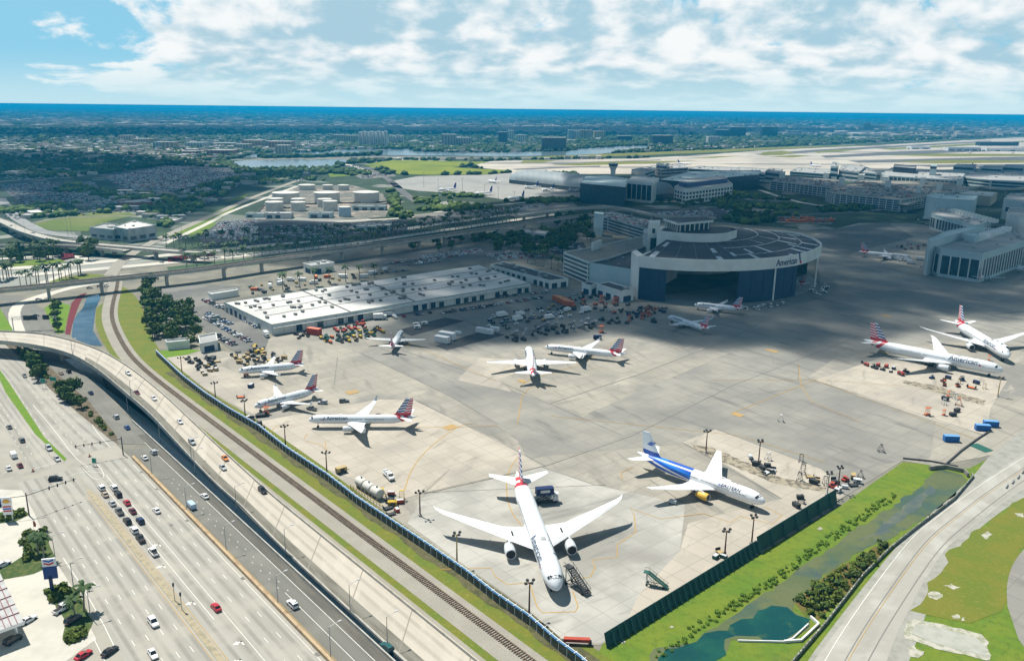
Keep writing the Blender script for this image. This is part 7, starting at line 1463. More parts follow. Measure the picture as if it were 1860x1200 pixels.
def equip(kind, colour, p, rz, label, cat, group=None, s=1.0):
 key = (kind, colour)
 if key in EQ:
  o = dup(EQ[key], p, rz, label, group, s); o['category'] = cat
  if not group and 'group' in o: del o['group']
  return o
 m = dict(yellow=YEL, orange=ORG, navy=NVY, blue=BLU, green=GRN, red=REDC, grey=LG, dark=DK, white=WH, tan=TANC)[colour]
 t = thing(kind, label, cat, p, rz, group); t.scale = (s, s, s); EQ[key] = t
 def wheels(xs, w, r=.35):
  for x in xs:
   for y in (-w, w): b = MB(); b.tube((x, y - .12, r), (x, y + .12, r), r, r, 10); b.build('wheel', BLACK, t)
 def part(n, mm, *boxes):
  b = MB()
  for c, d in boxes: b.box(c, d)
  return b.build(n, mm, t)
 if kind == 'baggage_cart':
  part('bed', DK, ((0, 0, .55), (3.0, 1.6, .15))); part('box', m, ((0, 0, 1.15), (2.9, 1.5, 1.1))); part('curtain', DK, ((0, .76, 1.1), (1.3, .03, .9)), ((0, -.76, 1.1), (1.3, .03, .9))); part('drawbar', DK, ((2.0, 0, .45), (1.2, .1, .1))); wheels((-1, 1), .7, .28)
 elif kind == 'flat_cart':
  part('bed', m, ((0, 0, .55), (3.6, 2.0, .14))); [part('rail', DK, ((x, 0, 1.0), (.1, 2.0, .9))) for x in (-1.7, 1.7)]; part('drawbar', DK, ((2.4, 0, .45), (1.4, .1, .1))); wheels((-1.2, 1.2), .9, .28)
 elif kind == 'tug':
  b = MB(); b.loft([[(x, -w, .35), (x, w, .35), (x, w, z), (x, -w, z)] for x, w, z in ((-1.7, .9, 1.0), (-.4, .95, 1.05), (.9, .95, 1.1), (1.7, .85, .9))]); b.build('chassis', m, t); part('seat', DK, ((-.5, 0, 1.3), (.6, 1.2, .5))); part('canopy', m, ((-.4, 0, 2.05), (1.4, 1.6, .08))); part('post', DK, ((-1.0, .7, 1.5), (.08, .08, 1.1)), ((-1.0, -.7, 1.5), (.08, .08, 1.1)), ((.25, .7, 1.5), (.08, .08, 1.1)), ((.25, -.7, 1.5), (.08, .08, 1.1))); wheels((-1.1, 1.1), .85, .42)
 elif kind == 'aircraft_tractor':
  b = MB(); b.loft([[(x, -w, .4), (x, w, .4), (x, w, z), (x, -w, z)] for x, w, z in ((-3.2, 1.25, 1.35), (-1, 1.35, 1.4), (2, 1.35, 1.3), (3.2, 1.2, 1.1))]); b.build('chassis', m, t); b = MB(); b.box((2.0, 0, 1.75), (1.5, 1.9, .9), 0, 0, .85); b.build('cab', GLASSD, t); wheels((-2, 2), 1.2, .6)
 elif kind == 'mobile_stair':
  b = MB()
  for k in range(14): b.box((-3.6 + k * .42, 0, .5 + k * .26), (.44, 1.5, .06))
  b.build('steps', m, t); part('platform', m, ((2.7, 0, 4.1), (1.8, 1.7, .12)))
  b = MB()
  for y in (-.8, .8): b.bar((-3.8, y, .4), (2.2, y, 4.1), .14, .3); b.bar((-3.8, y, 1.4), (2.2, y, 5.1), .07, .07); b.bar((2.0, y, 5.1), (3.5, y, 5.1), .07, .07); [b.bar((-3.4 + q * 1.1, y, .7 + q * .68), (-3.4 + q * 1.1, y, 1.7 + q * .68), .06, .06) for q in range(6)]
  b.build('rail', m, t); b = MB()
  for y in (-.8, .8): b.bar((2.6, y, .6), (2.6, y, 4.1), .14, .14); b.bar((-3.4, y, .6), (2.6, y, .6), .16, .16); b.bar((-.6, y, .6), (2.6, y, 3.9), .09, .09); b.bar((2.6, y, .6), (.4, y, 2.8), .09, .09); b.bar((.4, y, .6), (.4, y, 2.8), .09, .09)
  for q in (0, 1.2, 2.6): b.bar((q, -.8, .6), (q, .8, .6), .1, .1)
  b.build('frame', DK if colour != 'green' else m, t); wheels((-2.6, 2.4), .85, .34)
 elif kind == 'lift_truck':      # high-lift catering truck
  part('chassis', DK, ((0, 0, .75), (8.4, 2.2, .4))); b = MB(); b.box((3.3, 0, 1.7), (1.9, 2.3, 1.7), 0, 0, .9); b.build('cab', WH, t); part('windscreen', GLASSD, ((4.2, 0, 2.0), (.1, 1.9, .8)))
  b = MB(); b.bar((-3, -.8, 1), (1.6, -.8, 3.4), .2, .25); b.bar((1.6, -.8, 1), (-3, -.8, 3.4), .2, .25); b.bar((-3, .8, 1), (1.6, .8, 3.4), .2, .25); b.bar((1.6, .8, 1), (-3, .8, 3.4), .2, .25); b.build('scissor_lift', DK, t)
  part('body', m, ((-.7, 0, 4.7), (6.4, 2.5, 2.5))); part('side_panel', WH, ((-.7, -1.27, 4.9), (3.4, .04, 1.0)), ((-.7, 1.27, 4.9), (3.4, .04, 1.0))); part('platform', LG, ((3.5, 0, 3.5), (2.0, 2.3, .12))); wheels((-2.6, 3.1), 1.05, .5)
 elif kind == 'box_truck':
  part('chassis', DK, ((0, 0, .7), (7.2, 2.0, .3))); b = MB(); b.box((2.8, 0, 1.6), (1.7, 2.2, 1.6), 0, 0, .88); b.build('cab', WH, t); part('windscreen', GLASSD, ((3.62, 0, 1.95), (.08, 1.8, .7))); part('body', m, ((-.8, 0, 2.1), (5.2, 2.4, 2.4))); wheels((-2.2, 2.6), .95, .45)
 elif kind == 'service_truck':
  part('chassis', DK, ((0, 0, .75), (7.6, 2.1, .3))); b = MB(); b.loft([[(x, -1.1, .7), (x, 1.1, .7), (x, .95, z), (x, -.95, z)] for x, z in ((.6, 2.5), (2.0, 2.55), (2.6, 1.7), (3.9, 1.45))]); b.build('cab', m, t); part('windscreen', GLASSD, ((2.35, 0, 2.1), (.35, 1.7, .6))); part('deck', m, ((-1.8, 0, 1.15), (4.2, 2.3, .5))); part('locker', LG, ((-1.0, 0, 1.8), (1.4, 2.1, .9)), ((-3.3, 0, 1.7), (1.0, 1.8, .7))); wheels((-2.3, 2.7), .95, .48)
 elif kind == 'tow_bar_unit':
  part('body', m, ((0, 0, .8), (2.6, 1.5, 1.1))); part('lid', LG, ((0, 0, 1.4), (2.4, 1.3, .12))); part('drawbar', DK, ((1.9, 0, .4), (1.4, .1, .1))); wheels((-.8, .8), .65, .28)
 elif kind == 'service_lift':     # orange scissor work platform
  part('base', m, ((0, 0, .7), (3.2, 1.7, .5))); b = MB()
  for y in (-.7, .7):
   for q in range(3): b.bar((-1.2, y, 1 + q * 1.1), (1.2, y, 2.1 + q * 1.1), .12, .14); b.bar((1.2, y, 1 + q * 1.1), (-1.2, y, 2.1 + q * 1.1), .12, .14)
  b.build('scissor', m, t); part('platform', m, ((0, 0, 4.4), (3.2, 1.8, .12))); b = MB()
  for y in (-.85, .85): b.bar((-1.6, y, 5.3), (1.6, y, 5.3), .07, .07); [b.bar((x, y, 4.4), (x, y, 5.3), .06, .06) for x in (-1.6, 0, 1.6)]
  b.build('guard_rail', m, t); wheels((-1.1, 1.1), .75, .35)
 elif kind == 'cargo_container':
  part('shell', m, ((0, 0, 1.4), (6.1, 2.4, 2.5))); b = MB()
  for q in range(14): b.box((-2.8 + q * .43, 1.22, 1.4), (.16, .06, 2.3)); b.box((-2.8 + q * .43, -1.22, 1.4), (.16, .06, 2.3))
  b.build('ribs', m, t, kind='stuff'); part('roof', mat('faded roof ' + colour, tuple(min(.8, c * 1.5 + .05) for c in {'red': (.35, .09, .05), 'blue': (.05, .17, .38), 'orange': (.45, .16, .06), 'white': (.5, .5, .5)}.get(colour, (.3, .3, .3))), .8), ((0, 0, 2.68), (6.12, 2.42, .06))); part('doors', DK, ((3.06, 0, 1.4), (.04, .06, 2.2)))
 elif kind == 'tank_trailer':
  b = MB(); b.loft([[(x, r_ * math.cos(a), 1.9 + r_ * math.sin(a)) for a in np.linspace(0, 6.283, 13)[:-1]] for x, r_ in ((-2.6, .6), (-2.3, 1.0), (2.3, 1.0), (2.6, .6))]); b.build('tank', m, t, smooth=False); part('chassis', DK, ((0, 0, .7), (5.4, 1.6, .25))); part('hatch', LG, ((0, 0, 2.95), (.6, .6, .15))); wheels((-1.7, -1.0, 1.7), .85, .42)
 elif kind == 'ladder_frame':
  b = MB()
  for y in (-.7, .7): b.bar((-1.3, y, .3), (0, y, 3.2), .1, .1); b.bar((1.3, y, .3), (0, y, 3.2), .1, .1); b.bar((-1.3, y, .3), (1.3, y, .3), .12, .12)
  for q in range(5): b.bar((-1.2 + q * .25, -.7, .5 + q * .55), (-1.2 + q * .25, .7, .5 + q * .55), .07, .07)
  b.build('frame', m, t); part('top_tray', m, ((0, 0, 3.25), (.8, 1.5, .08))); wheels((-1.1, 1.1), .7, .2)
 elif kind == 'power_unit':
  part('housing', m, ((0, 0, 1.0), (2.9, 1.6, 1.3))); [part('grille', DK, q) for q in (((1.46, 0, 1.0), (.03, 1.2, .8)), ((-.4, .81, 1.0), (1.2, .03, .7)), ((-.4, -.81, 1.0), (1.2, .03, .7)))]; part('exhaust', DK, ((-.9, .3, 1.85), (.14, .14, .5))); wheels((-.9, .9), .7, .28)
 return t
def at(px, py, z=.07): return G(px, py, z)
E_ = equip
E_('mobile_stair', 'dark', at(1047, 1068), (lambda d: math.atan2(d.y, d.x))(G(1030, 1058) - G(1062, 1079)), 'open lattice stairs standing beside the nose of the big jet facing the camera', 'stairs', s=1.35)
E_('mobile_stair', 'green', at(1190, 1064), (lambda d: math.atan2(d.y, d.x))(G(1172, 1060) - G(1208, 1068)), 'dark green mobile stairs alone on the open concrete near the blast fence', 'stairs')
E_('lift_truck', 'navy', at(992, 912), rad(12), 'navy high-lift catering truck under the right tailplane of the big jet', 'truck')
E_('service_truck', 'white', at(706, 867), rad(-60), 'white flatbed service truck near the long white fuel cylinders', 'truck')
E_('tow_bar_unit', 'grey', at(1222, 914), rad(-30), 'small pale vehicle under the wing tip of the blue-banded jet', 'service cart')
E_('cargo_container', 'blue', at(1784, 781), rad(-8), 'blue container left of the pair by the ditch end', 'container'); E_('cargo_container', 'blue', at(1799, 774), rad(-8), 'blue container right of the pair by the ditch end', 'container'); E_('cargo_container', 'blue', at(1727, 801), rad(-5), 'single blue container with a light roof out on the apron', 'container')
E_('cargo_container', 'red', at(571, 607), rad(-25), 'large red container standing before the warehouse wall', 'container', s=1.5)
E_('tank_trailer', 'navy', at(1085, 616), rad(4), 'round blue tank beside the mid-apron broadside jet', 'tank')
E_('service_lift', 'orange', at(1092, 604), rad(30), 'orange work platform just beyond the round blue tank', 'work platform'); E_('service_lift', 'orange', at(447, 681), rad(10), 'orange work platform at the nose of the jet by the yellow carts', 'work platform', s=.8); E_('service_lift', 'orange', at(484, 752), rad(20), 'orange work platform under the nose of the middle small jet', 'work platform', s=.8); E_('service_lift', 'orange', at(1684, 754), rad(10), 'orange work platform alone below the right-hand big jets', 'work platform', s=.85); E_('service_lift', 'orange', at(1714, 754), rad(40), 'small orange lift next to the navy cart row on the right', 'work platform', s=.6); E_('service_lift', 'orange', at(1722, 720), rad(70), 'orange lift between the striped jet and the lattice mast', 'work platform', s=.6); E_('service_lift', 'orange', at(1796, 655), rad(60), 'orange lift under the nose of the three-quarter turned jet', 'work platform', s=.7)
E_('tow_bar_unit', 'navy', at(456, 703), rad(80), 'blue ground unit standing alone left of the small jets', 'ground unit', s=1.3)
E_('flat_cart', 'orange', at(437, 722), rad(10), 'orange cart on the pale stand by the blue pipe fence', 'cart')
E_('baggage_cart', 'tan', at(620, 858), rad(40), 'brown equipment box beside the long white fuel cylinders', 'box', s=1.4)
E_('aircraft_tractor', 'dark', at(476, 756), rad(20), 'dark tractor under the nose of the middle small jet', 'tractor', s=.9)
car('suv', 'silver', at(586, 733), 3.1, 'silver car parked at the tail of the middle small jet', 'cars on the apron'); car('suv', 'grey', at(625, 730), .25, 'dark grey car alone between the small jets and the broadside jet', 'cars on the apron'); car('pickup', 'grey', at(566, 744), 2.6, 'grey pickup in the shadow of the middle small jet', 'cars on the apron')
equip('box_truck', 'white', at(484, 611), rad(-60), 'white box truck at the near corner of the long warehouse', 'truck'); equip('box_truck', 'white', at(690, 580), rad(15), 'white bus-like truck along the warehouse wall near the red carts', 'truck', s=1.25); equip('box_truck', 'white', at(706, 574), rad(15), 'second white truck along the warehouse wall, nearer the right', 'truck', s=1.1)
for k, (x, y, r) in enumerate(((803, 622, -28), (812, 616, -28), (832, 607, -28), (875, 604, -28), (886, 606, -28), (898, 601, -28))): E_('cargo_container', 'white', at(x, y), rad(r), ('white trailer at the near corner of the right dark pad', 'long white trailer second on the right dark pad', 'small white trailer in the middle of the right dark pad', 'white trailer beyond the middle of the right dark pad', 'white trailer paired near the far end of the right dark pad', 'white trailer at the far end of the right dark pad')[k], 'trailer', 'white trailers on the dark pad', (1.5, 1.7, .7, 1.2, 1.2, 1)[k])
for k, (x, y) in enumerate(((756, 592), (771, 590), (758, 597))): E_('power_unit', 'white', at(x, y), .3, ('white unit on the left dark pad behind the small jet', 'right white unit on the left dark pad', 'near white unit on the left dark pad')[k], 'ground unit', 'white units on the left dark pad', 1.4)
def cluster(px, n, kinds, md, where, seed, s=(.8, 1.2), ang=None):
 r = random.Random(seed)
 PT = scatter(px, n, md, seed)
 for p in PT:
  k, c = r.choice(kinds); nm = dict(baggage_cart='baggage cart', flat_cart='flat cart', tug='tug', power_unit='power unit', tow_bar_unit='ground unit', ladder_frame='ladder frame', mobile_stair='mobile stairs', tank_trailer='tank trailer', box_truck='box truck', aircraft_tractor='tractor', service_lift='work platform', cargo_container='container')[k]
  equip(k, c, (p[0], p[1], .07), (r.uniform(0, 6.28) if ang is None else ang + r.uniform(-.15, .15)), f'{c} {nm} {where}, {place_word(p, PT)}', nm, f'gear {where}', r.uniform(*s))
YC = [('baggage_cart', 'yellow'), ('baggage_cart', 'tan'), ('flat_cart', 'dark'), ('flat_cart', 'tan'), ('tug', 'dark'), ('power_unit', 'tan')]
cluster([(420, 650), (432, 640), (480, 636), (520, 650), (505, 664), (440, 668)], 26, YC, 4.2, 'in the heap beyond the leftmost small jet', 3)
cluster([(455, 628), (480, 628), (485, 634), (460, 636)], 4, YC, 3, 'between the heap and the car rows', 4)
cluster([(340, 652), (392, 650), (402, 662), (350, 664)], 8, [('flat_cart', 'dark'), ('tug', 'dark'), ('aircraft_tractor', 'dark'), ('flat_cart', 'tan')], 4, 'on the pale stand corner by the green lawn', 5)
cluster([(355, 668), (380, 664), (398, 672), (372, 682)], 9, [('flat_cart', 'yellow'), ('tug', 'dark'), ('tow_bar_unit', 'tan')], 3, 'at the pale stand edge near the pipe fence', 6)
cluster([(580, 615), (690, 596), (700, 606), (640, 622), (590, 624)], 34, [('baggage_cart', 'yellow'), ('flat_cart', 'yellow'), ('tug', 'green'), ('baggage_cart', 'orange'), ('baggage_cart', 'dark'), ('tug', 'dark')], 3.8, 'in the mixed heap behind the red container', 7, ang=RA)
cluster([(605, 598), (660, 588), (665, 600), (612, 606)], 16, [('baggage_cart', 'red'), ('flat_cart', 'dark'), ('tug', 'red')], 3.8, 'in the red cart lines by the warehouse wall', 8, ang=RA)
cluster([(536, 607), (560, 602), (568, 610), (542, 616)], 6, [('flat_cart', 'dark'), ('tug', 'dark')], 4, 'left of the red container', 9)
cluster([(880, 576), (1000, 556), (1080, 566), (1010, 582), (930, 598), (890, 598)], 40, [('baggage_cart', 'dark'), ('power_unit', 'white'), ('tug', 'white'), ('flat_cart', 'dark'), ('box_truck', 'white'), ('tow_bar_unit', 'navy'), ('baggage_cart', 'tan')], 6, 'in the shaded equipment yard right of the dark pads', 10, ang=RA + 1.57)
cluster([(918, 612), (990, 594), (1080, 588), (1080, 600), (1000, 610), (930, 622)], 34, [('ladder_frame', 'grey'), ('mobile_stair', 'grey'), ('flat_cart', 'dark'), ('power_unit', 'dark'), ('tug', 'dark')], 5, 'in the line of stands along the shade edge', 11, ang=RA)
cluster([(1010, 540), (1060, 528), (1150, 556), (1120, 572), (1040, 560)], 34, [('baggage_cart', 'orange'), ('flat_cart', 'orange'), ('tug', 'white'), ('power_unit', 'dark'), ('flat_cart', 'dark'), ('service_lift', 'orange')], 6, 'on the shaded yard before the white workshop', 12, ang=RA + 1.57)
cluster([(1120, 566), (1200, 556), (1215, 566), (1150, 580)], 22, [('tug', 'navy'), ('baggage_cart', 'navy'), ('flat_cart', 'orange'), ('power_unit', 'dark'), ('flat_cart', 'dark')], 4.5, 'at the foot of the left hangar door', 13)
cluster([(1090, 580), (1190, 574), (1190, 586), (1100, 592)], 12, [('flat_cart', 'dark'), ('tug', 'dark'), ('service_lift', 'orange')], 6, 'between the hangar door and the tiny striped jet', 14)
cluster([(1470, 528), (1490, 518), (1506, 520), (1500, 534), (1480, 542)], 12, [('tug', 'white'), ('baggage_cart', 'white'), ('flat_cart', 'grey')], 4, 'at the right corner of the round hangar', 15)
cluster([(1352, 560), (1420, 550), (1424, 556), (1360, 566)], 10, [('baggage_cart', 'white'), ('power_unit', 'white'), ('tug', 'white')], 4, 'in the row along the closed hangar doors', 16)
cluster([(1568, 660), (1600, 664), (1650, 676), (1640, 684), (1580, 672)], 11, [('flat_cart', 'dark'), ('tug', 'dark'), ('tow_bar_unit', 'dark'), ('baggage_cart', 'red')], 3.5, 'beside the left big jet on the right stand', 17)
cluster([(1690, 686), (1770, 690), (1790, 706), (1720, 706)], 10, [('baggage_cart', 'navy'), ('flat_cart', 'orange'), ('tug', 'navy'), ('ladder_frame', 'tan')], 6, 'under the wing side of the right big jets', 18)
cluster([(1700, 730), (1745, 716), (1752, 740), (1735, 760)], 6, [('ladder_frame', 'grey'), ('ladder_frame', 'orange'), ('power_unit', 'dark'), ('tow_bar_unit', 'navy')], 6, 'on the right stand by the lattice mast', 19)
cluster([(1500, 880), (1530, 868), (1565, 866), (1560, 880), (1520, 896)], 16, [('tug', 'red'), ('flat_cart', 'dark'), ('power_unit', 'white'), ('ladder_frame', 'dark'), ('tow_bar_unit', 'grey'), ('baggage_cart', 'tan')], 3.2, 'at the corner of the blast fence and the grass', 20)
cluster([(1440, 900), (1460, 905), (1455, 925), (1440, 920)], 3, [('ladder_frame', 'dark'), ('power_unit', 'dark')], 3, 'ahead of the blue-banded jet', 21)
cluster([(1450, 855), (1470, 866), (1500, 880), (1480, 884)], 7, [('ladder_frame', 'dark'), ('flat_cart', 'tan'), ('power_unit', 'dark')], 3, 'along the striped service line right of the blue-banded jet', 22)
cluster([(1295, 1012), (1310, 1004), (1325, 1010), (1315, 1020)], 4, [('power_unit', 'green'), ('tow_bar_unit', 'green'), ('flat_cart', 'tan')], 2.5, 'at the mast foot by the blast fence', 23)
cluster([(1360, 830), (1390, 842), (1410, 860), (1385, 862)], 7, [('power_unit', 'dark'), ('tow_bar_unit', 'grey'), ('flat_cart', 'grey')], 3, 'in the service line behind the blue-banded jet', 24)
cluster([(690, 902), (720, 890), (735, 912), (712, 940)], 9, [('flat_cart', 'dark'), ('power_unit', 'yellow'), ('tow_bar_unit', 'red'), ('ladder_frame', 'yellow')], 2.6, 'right of the long white fuel cylinders', 25)
cluster([(450, 760), (470, 768), (476, 782), (458, 774)], 7, [('flat_cart', 'dark'), ('power_unit', 'dark'), ('tow_bar_unit', 'red')], 2.6, 'by the pipe fence left of the broadside jet', 26)
cluster([(1600, 468), (1690, 474), (1760, 490), (1740, 500), (1650, 480)], 18, [('baggage_cart', 'white'), ('tug', 'white'), ('flat_cart', 'dark'), ('box_truck', 'white')], 6, 'at the gates of the near pier', 27, ang=RA)
cluster([(1625, 448), (1680, 440), (1684, 452), (1640, 456)], 10, [('flat_cart', 'red'), ('tug', 'dark'), ('baggage_cart', 'red')], 5, 'behind the gate jet of the near pier', 28)
cluster([(1645, 395), (1700, 392), (1745, 412), (1720, 424), (1690, 412)], 14, [('baggage_cart', 'white'), ('tug', 'white'), ('flat_cart', 'dark'), ('box_truck', 'white')], 7, 'at the gates of the upper pier', 29)
cluster([(440, 524), (520, 510), (640, 500), (700, 492), (690, 500), (560, 520), (460, 536)], 34, [('cargo_container', 'white'), ('flat_cart', 'dark'), ('cargo_container', 'orange'), ('baggage_cart', 'dark'), ('box_truck', 'white'), ('power_unit', 'tan')], 8, 'on the sandy yard behind the warehouse', 30)
cluster([(1412, 396), (1515, 398), (1508, 406), (1415, 403)], 46, [('flat_cart', 'orange'), ('baggage_cart', 'orange'), ('cargo_container', 'orange')], 5, 'in the orange storage yard behind the hangar', 31, (.9, 1.3))
for k, (x, y) in enumerate(((1008, 546), (1014, 549), (1020, 552), (1026, 555))): E_('cargo_container', 'orange', at(x + 6, y), rad(-35), ('topmost orange trailer of the slanting row in the shaded yard', 'second orange trailer of the slanting row in the shaded yard', 'third orange trailer of the slanting row in the shaded yard', 'lowest orange trailer of the slanting row in the shaded yard')[k], 'trailer', 'slanting orange trailers', 1.4)
for k, (x, y, c, l) in enumerate(((1600, 820, 'dark', 'dark ladder frame beside a faded square on the right apron'), (1455, 838, 'dark', 'dark tripod-like stand on the pale slab behind the blue-banded jet'), (1395, 835, 'grey', 'grey triangular frame on the pale slab near the tall mast'), (1418, 765, 'grey', 'grey frame by the orange mark beyond the blue-banded jet'), (1452, 872, 'dark', 'black pointed frame on the service line'))): E_('ladder_frame', c, at(x, y), k, l, 'frame')
def fuel():
 t = thing('fuel_tank', 'line of horizontal white fuel cylinders inside a yellow pipe pen by the railway fence', 'fuel tank'); A, B = G(650, 871, 2.6), G(692, 897, 2.6); d = (B - A);
 for k in range(3):
  a = A + d * (k / 3 + .01); c = A + d * ((k + 1) / 3 - .01); b = MB(); u = (c - a).normalized(); sd = Vector((-u.y, u.x, 0)); r = 1.75
  b.loft([[tuple(a.lerp(c, f) + sd * math.cos(q) * r * w + Vector((0, 0, math.sin(q) * r * w))) for q in np.linspace(0, 6.283, 17)[:-1]] for f, w in ((0, .55), (.05, .95), (.1, 1), (.9, 1), (.95, .95), (1, .55))]); b.build('cylinder', TANKW, t, smooth=True)
  for f in (.2, .8): p = a.lerp(c, f); b = MB(); b.box((p.x, p.y, .6), (.5, 2.6, 1.6), math.atan2(u.y, u.x)); b.build('saddle', CONCRETE, t)
  b = MB(); p = a.lerp(c, .5); b.tube((p.x, p.y, 4.2), (p.x, p.y, 5.0), .35, .35, 8); b.build('hatch', STEEL, t)
 b = MB(); n = Vector((-d.y, d.x, 0)).normalized() * -3.2
 P = [A + n, B + n, B + n + d.normalized() * 6]
 for i in range(2):
  for z in (.9, 1.6): b.bar(Vector((P[i].x, P[i].y, z)), Vector((P[i + 1].x, P[i + 1].y, z)), .12, .12)
 for k in range(12): p = P[0].lerp(P[2], k / 11); b.box((p.x, p.y, .8), (.14, .14, 1.8))
 b.build('pipe_rail', YEL, t)
fuel()
def mast(base, top, label, heads=4, m=None):
 p = G(*base); h = max(9, vh(base[0], base[1], top)); t = thing('floodlight_mast', label, 'light mast', p, R.uniform(0, 1), 'floodlight masts of the apron'); b = MB(); b.tube((0, 0, 0), (0, 0, h), .30, .17, 8); b.build('pole', m or RUST, t)
 b = MB(); b.bar((-1.5, 0, h - .2), (1.5, 0, h - .2), .16, .16); b.bar((0, -1.0, h - .2), (0, 1.0, h - .2), .16, .16); b.build('crossarm', m or RUST, t)
 for k in range(heads): a = k * 6.283 / heads; b = MB(); b.box((1.4 * math.cos(a), .95 * math.sin(a), h + .25), (.7, .6, .55), a); b.build('floodlight', DK, t)
 b = MB(); b.box((0, 0, .4), (1.0, 1.0, .9)); b.build('base', CONCRETE, t)
for base, top, l in (((331, 680), 650, 'brown mast on the pale stand corner nearest the lawn'), ((392, 728), 697, 'brown mast by the blue pipe fence, second along it'), ((446, 762), 728, 'red-brown mast beside the orange cart'), ((519, 813), 774, 'brown mast at the fence left of the broadside jet nose'), ((594, 864), 822, 'dark mast beside the brown equipment box'), ((763, 937), 895, 'thin mast by the fence near the fuel cylinders'), ((830, 1027), 970, 'dark mast standing over the left wing tip shadow of the big jet'), ((961, 1119), 1057, 'red-brown mast in front of the big jet nose'), ((1316, 1010), 965, 'mast by the green gear at the blast fence'), ((1365, 988), 938, 'mast at the blast fence before the blue-banded jet nose'), ((1377, 847), 801, 'mast on the pale slab behind the blue-banded jet'), ((1282, 822), 783, 'mast beside the far wing of the blue-banded jet'), ((1502, 900), 860, 'grey mast left of the pair at the fence corner'), ((1521, 893), 849, 'brown mast right of the pair at the fence corner'), ((1812, 720), 686, 'tan mast at the far right stand corner')): mast(base, top, l, m=None if 'grey' not in l and 'tan' not in l else (STEEL if 'grey' in l else TANC))
for k, (x, y, h) in enumerate(((770, 340, 26), (796, 352, 26), (840, 350, 26), (880, 362, 26), (905, 366, 26), (934, 374, 26))): mast((x, y), y - 26, ORD[k] + ' slim mast from the left on the far cargo apron', 2, STEEL)
def lamp(p, arm, h, label, group, double=False):
 t = thing('street_lamp', label, 'street lamp', p, 0, group); b = MB(); b.tube((0, 0, 0), (0, 0, h), .16, .09, 6); b.build('pole', STEEL, t)
 for a in ((arm,) if not double else (arm, -arm)):
  b = MB(); b.bar((0, 0, h - .1), (a.x * 2.6, a.y * 2.6, h + .35), .10, .10); b.build('arm', STEEL, t); b = MB(); b.box((a.x * 3.0, a.y * 3.0, h + .38), (.95, .4, .2), math.atan2(a.y, a.x)); b.build('lamp_head', LG, t)
for k, (x, y) in enumerate(((273, 866), (332, 932), (407, 1004), (501, 1100), (610, 1192))): s, t = ST(G(x, y)); lamp(F(s, -.7, 0), -RN, 9.5, ORD[k] + ' lamp from the top along the tan barrier wall', 'lamps along the tan barrier')
for k, (x, y) in enumerate(((245, 745), (296, 799), (359, 857), (436, 924), (526, 1004), (647, 1108), (720, 1166))): s, t = ST(G(x, y)); lamp(F(s, -14.55, 0), -RN, 9.0, ORD[k] + ' lamp from the top along the canal edge of the ramp', 'lamps along the canal edge')
for k, i in enumerate((22, 34, 46)): p = RL[i]; lamp(Vector((p.x, p.y, p.z + .4)), -RN if i > 30 else Vector((.3, 1, 0)), 8, ('lamp on the outer edge of the flyover bend', 'lamp on the flyover above the canal', 'lamp on the descending flyover')[k], 'lamps on the flyover')
for k, (x, y) in enumerate(((53, 936), (101, 1018), (134, 1068), (165, 1122))): p = G(x, y); lamp(p, -RN, 8.5, ORD[k] + ' slim pole from the top along the petrol station kerb', 'lamps along the petrol kerb')
for k, (x, y) in enumerate(((32, 445), (48, 438), (124, 430), (131, 428), (332, 440), (280, 432))): lamp(G(x, y), RN, 20, ORD[k] + ' tall pole from the left beside the curved overpass', 'tall poles of the interchange', True)
def mast_arm(base, tip, z, label, n):
 p = G(*base); q = G(*tip, z); t = thing('signal_mast_arm', label, 'traffic signal'); b = MB(); b.tube(p, (p.x, p.y, z + 1), .24, .18, 8); b.build('pole', DK, t); b = MB(); b.tube((p.x, p.y, z), q, .14, .08, 6); b.build('arm', DK, t)
 for k in range(n):
  c = Vector((p.x, p.y, z)).lerp(q, .45 + .5 * k / max(1, n - 1)); b = MB(); b.box((c.x, c.y, c.z - .1), (.35, .35, 1.2)); g = b.build('signal_head', DK, t)
mast_arm((224, 826), (133, 811), 7, 'dark signal mast arm reaching out from the tan barrier over the street', 4)
mast_arm((53, 936), (138, 869), 7.5, 'dark signal mast arm from the petrol station corner over the intersection', 4)
p0 = G(53, 936); q0 = G(0, 906, 7.5); b = MB(); b.tube((p0.x, p0.y, 7.5), q0, .12, .08, 6); tag(b.build('signal_mast_arm', DK), 'shorter dark signal arm pointing left from the petrol station corner', 'traffic signal')
SGN = mat('highway sign green', (.012, .22, .13), .5)
def gantry():
 t = thing('sign_gantry', 'steel sign gantry with dark panels across the road below the viaduct', 'gantry'); A, B = G(25, 600), G(104, 597); b = MB(); z = 7
 for P_ in (A, B): b.tube(P_, (P_.x, P_.y, z + 1.5), .3, .25, 8)
 b.build('post', STEEL, t); b = MB()
 for dz in (0, 1.4): b.bar((A.x, A.y, z + dz), (B.x, B.y, z + dz), .25, .25)
 for k in range(14): a, c = A.lerp(B, k / 14), A.lerp(B, (k + 1) / 14); b.bar((a.x, a.y, z + 1.4 * (k % 2)), (c.x, c.y, z + 1.4 * ((k + 1) % 2)), .12, .12)
 b.build('truss', STEEL, t)
 for u, w in ((.34, 4.6), (.5, 4.6), (.78, 4.2)): p = A.lerp(B, u); b = MB(); b.box((p.x, p.y - .4, z + .8), (w, .15, 3.0)); b.build('sign_panel', DK, t)
gantry()
